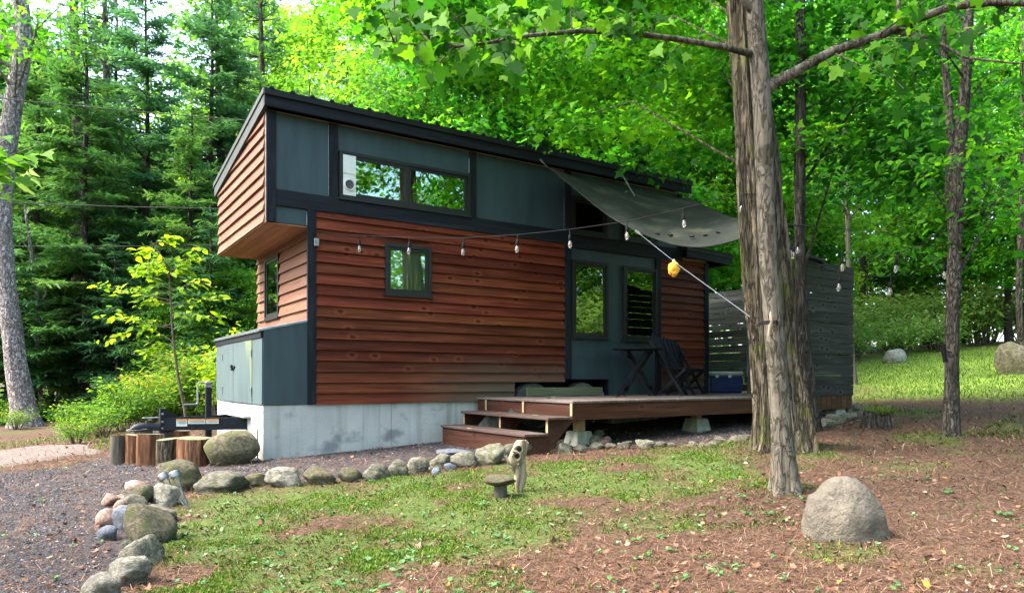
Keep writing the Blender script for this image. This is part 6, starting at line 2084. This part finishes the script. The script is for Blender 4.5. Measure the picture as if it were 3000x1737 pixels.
for k, p in enumerate(LEAVES[:290]):
    o = link('leaf', lmes[k % 5], MT['maple_near'], gt)
    o.location = tuple(p - go)
    o.scale = (float(rg.uniform(.07, .125)),) * 3
    f_ = np.array([[rg.normal(0, .6), rg.normal(-.25, .5), -.75 + .35 * rg.standard_normal()]]); nr = np.array([[rg.normal(0, .5), -.6 + .5 * rg.standard_normal(), .6]])
    Rm = frames(f_, nr)[0]
    o.rotation_euler = Matrix(Rm.tolist()).to_euler()
rest_ = np.array(LEAVES[290:]) - go
if len(rest_):
    n_ = len(rest_)
    o = link('leaf_sprays', poly_mesh('leaf_sprays', place(MAPLE, rest_, frames(np.column_stack([rg.normal(0, .6, n_), rg.normal(-.25, .5, n_), -.75 + .35 * rg.standard_normal(n_)]), np.column_stack([rg.normal(0, .5, n_), -.6 + .5 * rg.standard_normal(n_), np.full(n_, .6)])), rg.uniform(.07, .125, n_)), len(MAPLE), rg.random(n_)), MT['maple_near'], gt); o['kind'] = 'stuff'
# crown above the frame
C = np.array([[rg.uniform(-2.6, 2.2), rg.uniform(-1.2, 2.6), rg.uniform(4.9, 8.5)] for _ in range(70)])
Vt, ti = sprays(rg, C, rg.uniform(.4, .7, 70), 60, .125, MAPLE_S, .2, .5, .3, .5, .18)
link('crown', poly_mesh('crown', Vt, len(MAPLE_S), ti), MT['maple_near'], gt)
# toggle and cord wrapped round the grey trunk
tgp = at(2255, 948, Yg - .13)
tgo = thing('rope_toggle', 'pale peeled stick held to the grey trunk by black cord', 'toggle', tuple(tgp))
mb = MB(); kz = Yg / F
mb.tube([(-.006, 0, -.085), (-.002, -.008, -.03), (.008, -.01, .02), (.006, -.006, .06), (.004, 0, .085)], [.010, .013, .012, .011, .004], 8); obj('stick', mb, MT['drift'], tgo, True)
mb = MB()
for k in range(4):
    z_ = -.005 + .007 * k
    mb.tube([(-.075 + .005 * k, .055, z_ - .008), (-.05, .01, z_), (0, -.016, z_ + .004), (.05, .005, z_ + .006), (.085, .06, z_)], .003, 5, False)
mb.tube([(-.10, .02, .0), (-.13, .01, .02), (-.12, .0, .05), (-.08, -.005, .04)], .003, 5, False)
mb.tube([(-.12, .03, 0), (-.135, .04, -.15), (-.15, .05, -.35), (-.12, .06, -.5), (-.08, .07, -.56)], .0025, 5, False)
obj('cord', mb, MT['cord'], tgo)

# pale leaning trunk at the left
pt, pl_, pr_, po = tree_at('pale_tree', 'pale grey barked trunk curving upwards beside the gravel drive', None, (76, 1250), [(70, 1200), (48, 1080), (34, 960), (18, 840), (8, 700), (6, 600), (14, 480), (30, 360), (52, 240), (74, 120), (60, 0), (40, -100)],
                          [96, 66, 58, 54, 52, 50, 50, 50, 50, 47, 44, 40, 36], None, top=[(-.3, 0, 3, .1), (-.3, .3, 6, .04)])
mb = MB(); mb.add(*trunk_vf(pl_, pr_, 44, .05, .07, 9, 11, .3, 3))
C = np.array([at(rg.uniform(-420, 190), rg.uniform(-330, 210), 16 + rg.uniform(-2.5, 2)) - po for _ in range(60)])
limbs(mb, rg, np.array(pl_), C, 18, .05, 5)
obj('trunk', mb, MT['bark_pale'], pt, True)
Vt, ti = sprays(rg, C, rg.uniform(.5, 1, 60), 80, .16, MAPLE_F, .18, .5, .3, .62, .16)
link('crown', poly_mesh('crown', Vt, len(MAPLE_F), ti), MT['maple'], pt)
# dead crooked stem beside it
ds, l_, r_, o_ = tree_at('dead_stem', 'crooked dead stem with peeling bark beside the pale trunk', None, (128, 1232), [(122, 1180), (112, 1100), (108, 1000), (112, 900), (104, 820), (92, 740), (80, 660), (72, 600)], [15, 13, 14, 12, 11, 10, 9, 7, 5], None)
mb = MB(); mb.add(*trunk_vf(l_, r_, 14, .1, .12, 4, 7))
mb.tube([at(112, 900, o_[1]) - o_, at(135, 860, o_[1]) - o_, at(140, 800, o_[1]) - o_], [.03, .02, .008], 6, False)
mb.tube([at(92, 740, o_[1]) - o_, at(60, 700, o_[1]) - o_, at(64, 640, o_[1]) - o_], [.02, .015, .005], 6, False)
obj('trunk', mb, MT['bark_pale'], ds, True)

# young tree with yellow-green leaves, single leaves
sp_, l_, r_, o_ = tree_at('sapling', 'slender young tree with flat layers of yellow green leaves', None, (550, 1288), [(546, 1220), (527, 1134), (515, 1056), (506, 987), (501, 901), (497, 800), (470, 740), (441, 706)], [10, 9, 8, 7, 6, 5, 4, 3, 2], None)
mb = MB(); mb.add(*trunk_vf(l_, r_, 10, .1, .02, 4, 7))
rg = np.random.default_rng(31)
ome = [poly_mesh('leaf', tpl3(OVATE[:, :2] * np.array([1.15, 1]), .25, .2 + .1 * v)[None], 8, [.2 + .25 * v]) for v in range(4)]
SL = []
for (sx, sy, ex, ey) in ((505, 1000, 330, 905), (503, 960, 275, 930), (503, 950, 300, 1000), (500, 880, 300, 850), (500, 900, 660, 870), (500, 860, 270, 838), (498, 820, 440, 770), (498, 800, 580, 760), (496, 770, 430, 800), (500, 850, 620, 830), (502, 930, 640, 930), (470, 740, 400, 745), (450, 715, 520, 700), (480, 760, 400, 800), (500, 850, 380, 790), (497, 800, 590, 730), (498, 790, 560, 800), (500, 890, 400, 890), (505, 1010, 420, 1030)):
    a, b = at(sx, sy, o_[1]), at(ex, ey, o_[1] + rg.uniform(-.5, .4))
    mb.tube([a - o_, (a + b) / 2 - o_ + np.array([0, 0, .04]), b - o_], [.008, .005, .002], 5, False)
    n_ = 24
    for q_ in range(n_):
        u_ = .2 + .82 * q_ / n_
        sgn = 1 if q_ % 2 else -1
        d_ = (b - a) / np.linalg.norm(b - a)
        side = np.array([-d_[1], d_[0], 0]) * sgn
        p = a + (b - a) * u_ + np.array([0, 0, .16 * u_ * (1 - u_)])
        SL.append((p + .035 * rg.standard_normal(3), d_ * .7 + side * .9 + np.array([0, 0, -.3]) + .3 * rg.standard_normal(3)))
obj('trunk', mb, MT['twig'], sp_, True)
rg.shuffle(SL) if False else random.shuffle(SL)
rs_ = SL[290:]; SL = SL[:290]
o = link('leaf_sprays', poly_mesh('leaf_sprays', place(OVATE, np.array([p - o_ for p, _ in rs_]), frames(np.array([q for _, q in rs_]), np.column_stack([.4 * rg.standard_normal((len(rs_), 2)), np.ones(len(rs_))])), rg.uniform(.09, .16, len(rs_))), 8, rg.random(len(rs_))), MT['sapling'], sp_); o['kind'] = 'stuff'
for k, (p, f_) in enumerate(SL):
    o = link('leaf', ome[k % 4], MT['sapling'], sp_); o.location = tuple(p - o_); o.scale = (float(rg.uniform(.09, .18)),) * 3
    o.rotation_euler = Matrix(frames(f_[None], np.array([[.4 * rg.standard_normal(), -.25 + .4 * rg.standard_normal(), 1.]]))[0].tolist()).to_euler()

# near maple spray reaching in from the left edge: young maple just outside the frame
ns, l_, r_, o_ = tree_at('young_maple', 'young maple at the drive side holding a spray of large lime leaves', None, (-330, 1700), [(-330, 1500), (-320, 1100), (-300, 700), (-290, 300), (-280, 0)], [22, 20, 17, 14, 10, 7], None)
mb = MB(); mb.add(*trunk_vf(l_, r_, 12, .1, .02, 4, 7))
for ey, ex in ((470, 70), (430, 100), (510, 40), (410, 20), (455, -60)):
    a, b = at(-305, 640, o_[1]), at(ex, ey, o_[1] - .05)
    mb.tube([a - o_, (a + b) / 2 + np.array([0, 0, .05]) - o_, b - o_], [.008, .005, .002], 5, False)
    for q_ in range(5):
        p = a + (b - a) * (.62 + .40 * q_ / 4) + rg.standard_normal(3) * .03
        o = link('leaf', lmes[3 + q_ % 2], MT['sapling'], ns); o.location = tuple(p - o_); o.scale = (float(rg.uniform(.09, .13)),) * 3
        o.rotation_euler = Matrix(frames(np.array([[.9, rg.normal(0, .5), -.25]]), np.array([[0, -.35 + .2 * rg.standard_normal(), 1.]]))[0].tolist()).to_euler()
C = np.array([[rg.uniform(-.9, .15), rg.uniform(-.5, .5), rg.uniform(1.0, 3.3)] for _ in range(14)])
Vt, ti = sprays(rg, C, .3, 12, .11, MAPLE_S, .2, .5, .3, .6, .1)
link('crown', poly_mesh('crown', Vt, len(MAPLE_S), ti), MT['sapling'], ns)
obj('trunk', mb, MT['twig'], ns, True)
# ---------------------------------------------------------------- the woods
def X_(px_, Y): return (px_ - 1500) / F * Y


FA = fir_tree(201, 14, 2.9, 2.6); FB = fir_tree(207, 11, 2.5, 1.1, .25, 'fir_b'); FC = fir_tree(213, 6, 1.7, .25, .22, r_tr=.06)
GF = 'conifers in the woods beyond the drive'
LF = 'dark green fir with layered drooping boughs beyond the drive'
firs = [(FA, 430, 21.5, 1.0), (FB, 250, 19.5, 1.05), (FA, 620, 25, 1.15), (FB, 110, 21, 1.1), (FB, 560, 19.0, .8), (FA, -60, 24, 1.1), (FC, 340, 18.2, .8), (FC, 620, 18.0, .9),
        (FB, 700, 27, 1.3), (FC, 30, 18.0, .9), (FA, 340, 27, 1.2), (FA, 800, 33, 1.25), (FB, 900, 36, 1.4), (FC, 720, 20.5, 1.1), (FA, 180, 33, 1.3),
        (FB, -260, 20, 1.0), (FA, -420, 25, 1.1), (FC, -150, 17.5, .9), (FB, 1120, 34, 1.2), (FB, 2620, 37, 1.3), (FA, 2720, 40, 1.2)]
seen = set()
for (pr_, px_, Y, s_) in firs:
    put(pr_, id(pr_) not in seen, X_(px_, Y), Y, s_, ('small young fir with boughs down to the forest floor' if pr_ is FC else LF) if px_ < 1000 else 'dark fir standing among the leafy trees behind', 'tree', GF if px_ < 1000 else 'firs among the leafy trees'); seen.add(id(pr_))
# bare pine stems whose crowns are far above
PA = pine_tree(301, 19, 6.0, 2.6); PB = pine_tree(309, 16, 3.6, 2.8)
for i, (pr_, px_, Y, s_) in enumerate(((PA, 225, 23, 1.05), (PB, 1010, 24, .74), (PA, 312, 25, .95), (PB, 1160, 27, .85), (PA, 765, 30, 1.05), (PB, 640, 26, 1.0), (PB, 900, 22, .62), (PB, 1290, 34, 1.0))):
    put(pr_, i < 2, X_(px_, Y), Y, s_, 'tall pine with a long dark trunk and feathery boughs behind the house', 'tree', 'tall pines in the woods')

MA = maple_tree(401, 15, 2.6, 4.2, 210, 105, .20, MAPLE_F, MT['far_leaf'], MT['bark_dark'], .17)
MBt = maple_tree(409, 9, .9, 3.0, 150, 100, .165, MAPLE_F, MT['far_leaf'], MT['bark_smooth'], .08)
MC = maple_tree(417, 12, 1.6, 3.6, 190, 105, .19, MAPLE_F, MT['maple'], MT['bark_dark'], .13, lean=.03)
maples = [(MC, 1420, 20.5, 1.05), (MA, 1250, 25, 1.0), (MC, 1650, 19.5, 1.0), (MA, 1560, 26, 1.05), (MBt, 1180, 21.5, 1.05), (MC, 1850, 21, 1.0), (MA, 1780, 28, 1.1), (MA, 1050, 30, 1.1), (MC, 1960, 22.5, 1.0),
          (MBt, 2080, 25.0, 1.2), (MC, 2190, 28, 1.1), (MA, 2060, 27, 1.1), (MBt, 2250, 27.5, 1.2), (MA, 2330, 26, 1.1), (MC, 2440, 36, 1.3), (MA, 2520, 33, 1.15), (MC, 2700, 38, 1.25), (MA, 2830, 36, 1.2), (MC, 2960, 30, 1.1), (MA, 3080, 33, 1.2), (MBt, 3000, 35, 1.1), (MC, 3200, 27, 1.1), (MA, 880, 34, 1.2), (MC, 740, 38, 1.2), (MA, 90, 37, 1.2), (MC, 250, 40, 1.2),
          (MA, 1400, 35, 1.2), (MA, 1680, 37, 1.2), (MA, 1950, 38, 1.25), (MA, 2250, 40, 1.25), (MC, 450, 37, 1.1), (MBt, 160, 28, 1.2), (MBt, 560, 34, 1.2), (MBt, -40, 33, 1.2), (MA, -250, 32, 1.2), (MBt, 350, 31, 1.0), (MA, 720, 37, 1.4), (MBt, 690, 18.5, .42), (MBt, 640, 20, .5), (MBt, 500, 18.2, .33), (MC, 30, 26, 1.2)]
seen = set()
for (pr_, px_, Y, s_) in maples:
    if pr_ is MBt: lb = 'young leafy maple with branches down low in the woods'
    elif px_ < 700: lb = 'leafy maple glimpsed between the dark conifers'
    elif px_ < 1990: lb = 'tall leafy maple behind the tiny house roof'
    else: lb = 'tall leafy maple beyond the fence and sunny lawn'
    put(pr_, id(pr_) not in seen, X_(px_, Y), Y, s_, lb, 'tree', 'leafy maples in the woods'); seen.add(id(pr_))
# trees around the yard outside the picture (they shade it and show in the window glass)
for (pr_, x_, y_, s_) in ((MA, 19.5, 7.5, 1.0), (MC, 16.5, 2.5, .95), (MA, 19, -1, 1.1), (MBt, 17, 6.5, .9), (MBt, 18, 4.5, 1.2), (MC, 21, 10, 1.1), (MA, 8, -8, 1.0), (MC, -9, -9, 1.0), (FA, -14, -3, 1.1), (FB, -17, 4, 1.2), (MA, 0, -14, 1.1), (MBt, 16.5, 9.5, .9), (MBt, 15.5, 4, .9)):
    put(pr_, False, x_, y_, s_, 'tree on the open side of the yard that the house windows face', 'tree', 'trees facing the house windows')

# shrubs
BP = bush(531, .75, 1.0, 1700, .08, MT['pale_shrub'], 26)
BA = bush(501, .75, 1.0, 1900, .075, MT['shrub'], 26); BB = bush(507, .6, .75, 1300, .06, MT['shrub'], 20)
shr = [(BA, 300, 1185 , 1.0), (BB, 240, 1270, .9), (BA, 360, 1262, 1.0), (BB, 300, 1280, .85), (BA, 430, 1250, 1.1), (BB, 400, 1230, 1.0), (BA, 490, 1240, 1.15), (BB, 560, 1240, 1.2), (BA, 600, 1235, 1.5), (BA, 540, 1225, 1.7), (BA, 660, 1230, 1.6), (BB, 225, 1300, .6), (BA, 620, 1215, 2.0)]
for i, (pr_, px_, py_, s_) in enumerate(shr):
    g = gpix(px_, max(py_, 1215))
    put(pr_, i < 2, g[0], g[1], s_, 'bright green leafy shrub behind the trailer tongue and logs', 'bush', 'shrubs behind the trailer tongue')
for (pr_, x_, y_, s_) in ((BA, 10.5, 27, 2.0), (BA, 12.2, 28.5, 2.4), (BA, 14.2, 29.5, 2.2), (BB, 9.6, 24.5, 2.0), (BA, 16.5, 30.5, 2.6), (BB, 15.4, 27.8, 1.6), (BA, 18.4, 30.5, 2.4), (BA, 20.5, 31, 2.6), (BB, 13.1, 27.2, 1.5), (BA, 22.5, 31, 2.6), (BA, 8.6, 21.8, 1.5), (BB, 17.6, 28.9, 1.5), (BA, 11.4, 30.5, 2.6), (BA, 16, 33, 2.8), (BA, 19, 34, 3.0), (BA, 9.8, 26.5, 2.2), (BA, 23, 34, 3.0)):
    if x_ > 11: pr_ = BP
    put(pr_, x_ == 12.2, x_, y_, s_, 'pale yellow green shrub at the far edge of the lawn' if x_ > 11 else 'leafy green shrub between the lawn and the grey fence', 'bush', 'shrubs edging the lawn')
BS = bush(521, .55, 1.9, 520, .13, MT['sapling'], 12)
for (x_, y_, s_) in ((14.2, 7.4, 2.8), (14.6, 5.8, 3.0), (15.2, 8.8, 3.2), (14.0, 4.0, 2.6), (15.6, 6.8, 3.2), (14.8, 2.4, 2.8), (15.0, 10.4, 2.6)):  # out-of-view pale shrubs, added to brighten what the deck windows reflect
    put(BP, False, x_, y_, s_, 'unseen leafy shrub added to brighten the deck window reflections', 'bush', 'unseen shrubs added for the window reflections')
for i, (px_, py_, s_) in enumerate(((690, 1250, 1.0), (640, 1245, .8))):
    g = gpix(px_, py_); put(BS, i == 0, g[0], g[1], s_, 'yellow green sapling clump with reddish tips by the cupboard', 'bush', 'sapling clumps by the cupboard')
for (x_, y_, s_) in ((-10.8, 15.4, .6), (-9.2, 16.5, .6), (-8.3, 16.2, .5), (-11.8, 16.8, .9), (-7.2, 15.6, .5)):
    put(BB, False, x_, y_, s_, 'low leafy plant in the verge of the drive', 'bush', 'plants in the drive verge')

# wood far behind, one mass
rg = np.random.default_rng(77)
n_ = 5000
a = rg.uniform(R(-180), R(180), n_)
d_ = rg.uniform(44, 62, n_)
zt = rg.random(n_) * (14 + 6 * noise2(a * 9, a * 0, 4))
C = np.column_stack([d_ * np.sin(a), d_ * np.cos(a), zt + gz(d_ * np.sin(a), d_ * np.cos(a))])
Vt, ti = sprays(rg, C, rg.uniform(1.1, 2.0, n_), 24, .46, OVATE_S * np.array([1.8, 1, 1]), .35, .7, .3, .42, .2)
o = link('distant_woods', poly_mesh('distant_woods', Vt, 4, ti), MT['far_leaf'])
tag(o, 'far off leafy woodland seen between the nearer trunks', 'woods', kind='stuff')

# ferns and forest-floor plants under the conifers and along the verge
x, y = [], []
rg = np.random.default_rng(78)
xx, yy = rg.uniform(-16, 24, 5200), rg.uniform(13, 34, 5200)
fo = zones(xx, yy)[3]
k = (rg.random(5200) < fo * .75) & ~inside_house(xx, yy)
xx, yy = xx[k], yy[k]
per = 9; ci = np.repeat(np.arange(len(xx)), per); N = len(ci)
az = rg.random(N) * 6.28
f_ = np.column_stack([np.cos(az), np.sin(az), .35 + .4 * rg.random(N)])
P = np.column_stack([xx[ci] + .08 * rg.standard_normal(N), yy[ci] + .08 * rg.standard_normal(N), gz(xx[ci], yy[ci]) + .05 + .12 * rg.random(N)])
o = link('undergrowth', poly_mesh('undergrowth', place(OVATE, P, frames(f_, np.column_stack([.3 * rg.standard_normal((N, 2)), np.ones(N)])), .10 + .14 * rg.random(N)), 8, np.clip(.3 + .2 * rg.standard_normal(N), 0, 1)), MT['far_leaf'])
tag(o, 'low green undergrowth on the shady forest floor', 'undergrowth', kind='stuff')
# grassy verge and lawn
x, y = throw(160000, 12, 36, 48, 1.0)
a_, b_, c_, d_ = zones(x, y)
vg = np.exp(-((sdf(x, y, P_ROAD) + .35) / .35) ** 2) * (x < -3)
k = (RNG.random(len(x)) < np.clip(c_ * .9 + vg * .6, 0, 1)) & ~inside_house(x, y) & (sdf(x, y, P_ROAD) < 0)
x, y = x[k], y[k]; nn = len(x)
az = RNG.random(nn) * 6.28
dr = np.column_stack([np.cos(az), np.sin(az), np.zeros(nn)]); sd_ = np.column_stack([-np.sin(az), np.cos(az), np.zeros(nn)])
hgt = (.03 + .06 * RNG.random(nn)); P0 = np.column_stack([x, y, gz(x, y) - .005])
wb = (.008 + .008 * RNG.random(nn))[:, None]
Vt = np.stack([P0 - sd_ * wb, P0 + sd_ * wb, P0 + dr * (hgt * .7)[:, None] + np.array([0, 0, 1.]) * hgt[:, None]], axis=1)
o = link('lawn_grass', poly_mesh('lawn_grass', Vt, 3, np.clip(.5 + .22 * RNG.standard_normal(nn), 0, 1)), MT['grass'])
tag(o, 'short green grass on the sunny lawn and drive verge', 'grass', kind='stuff')
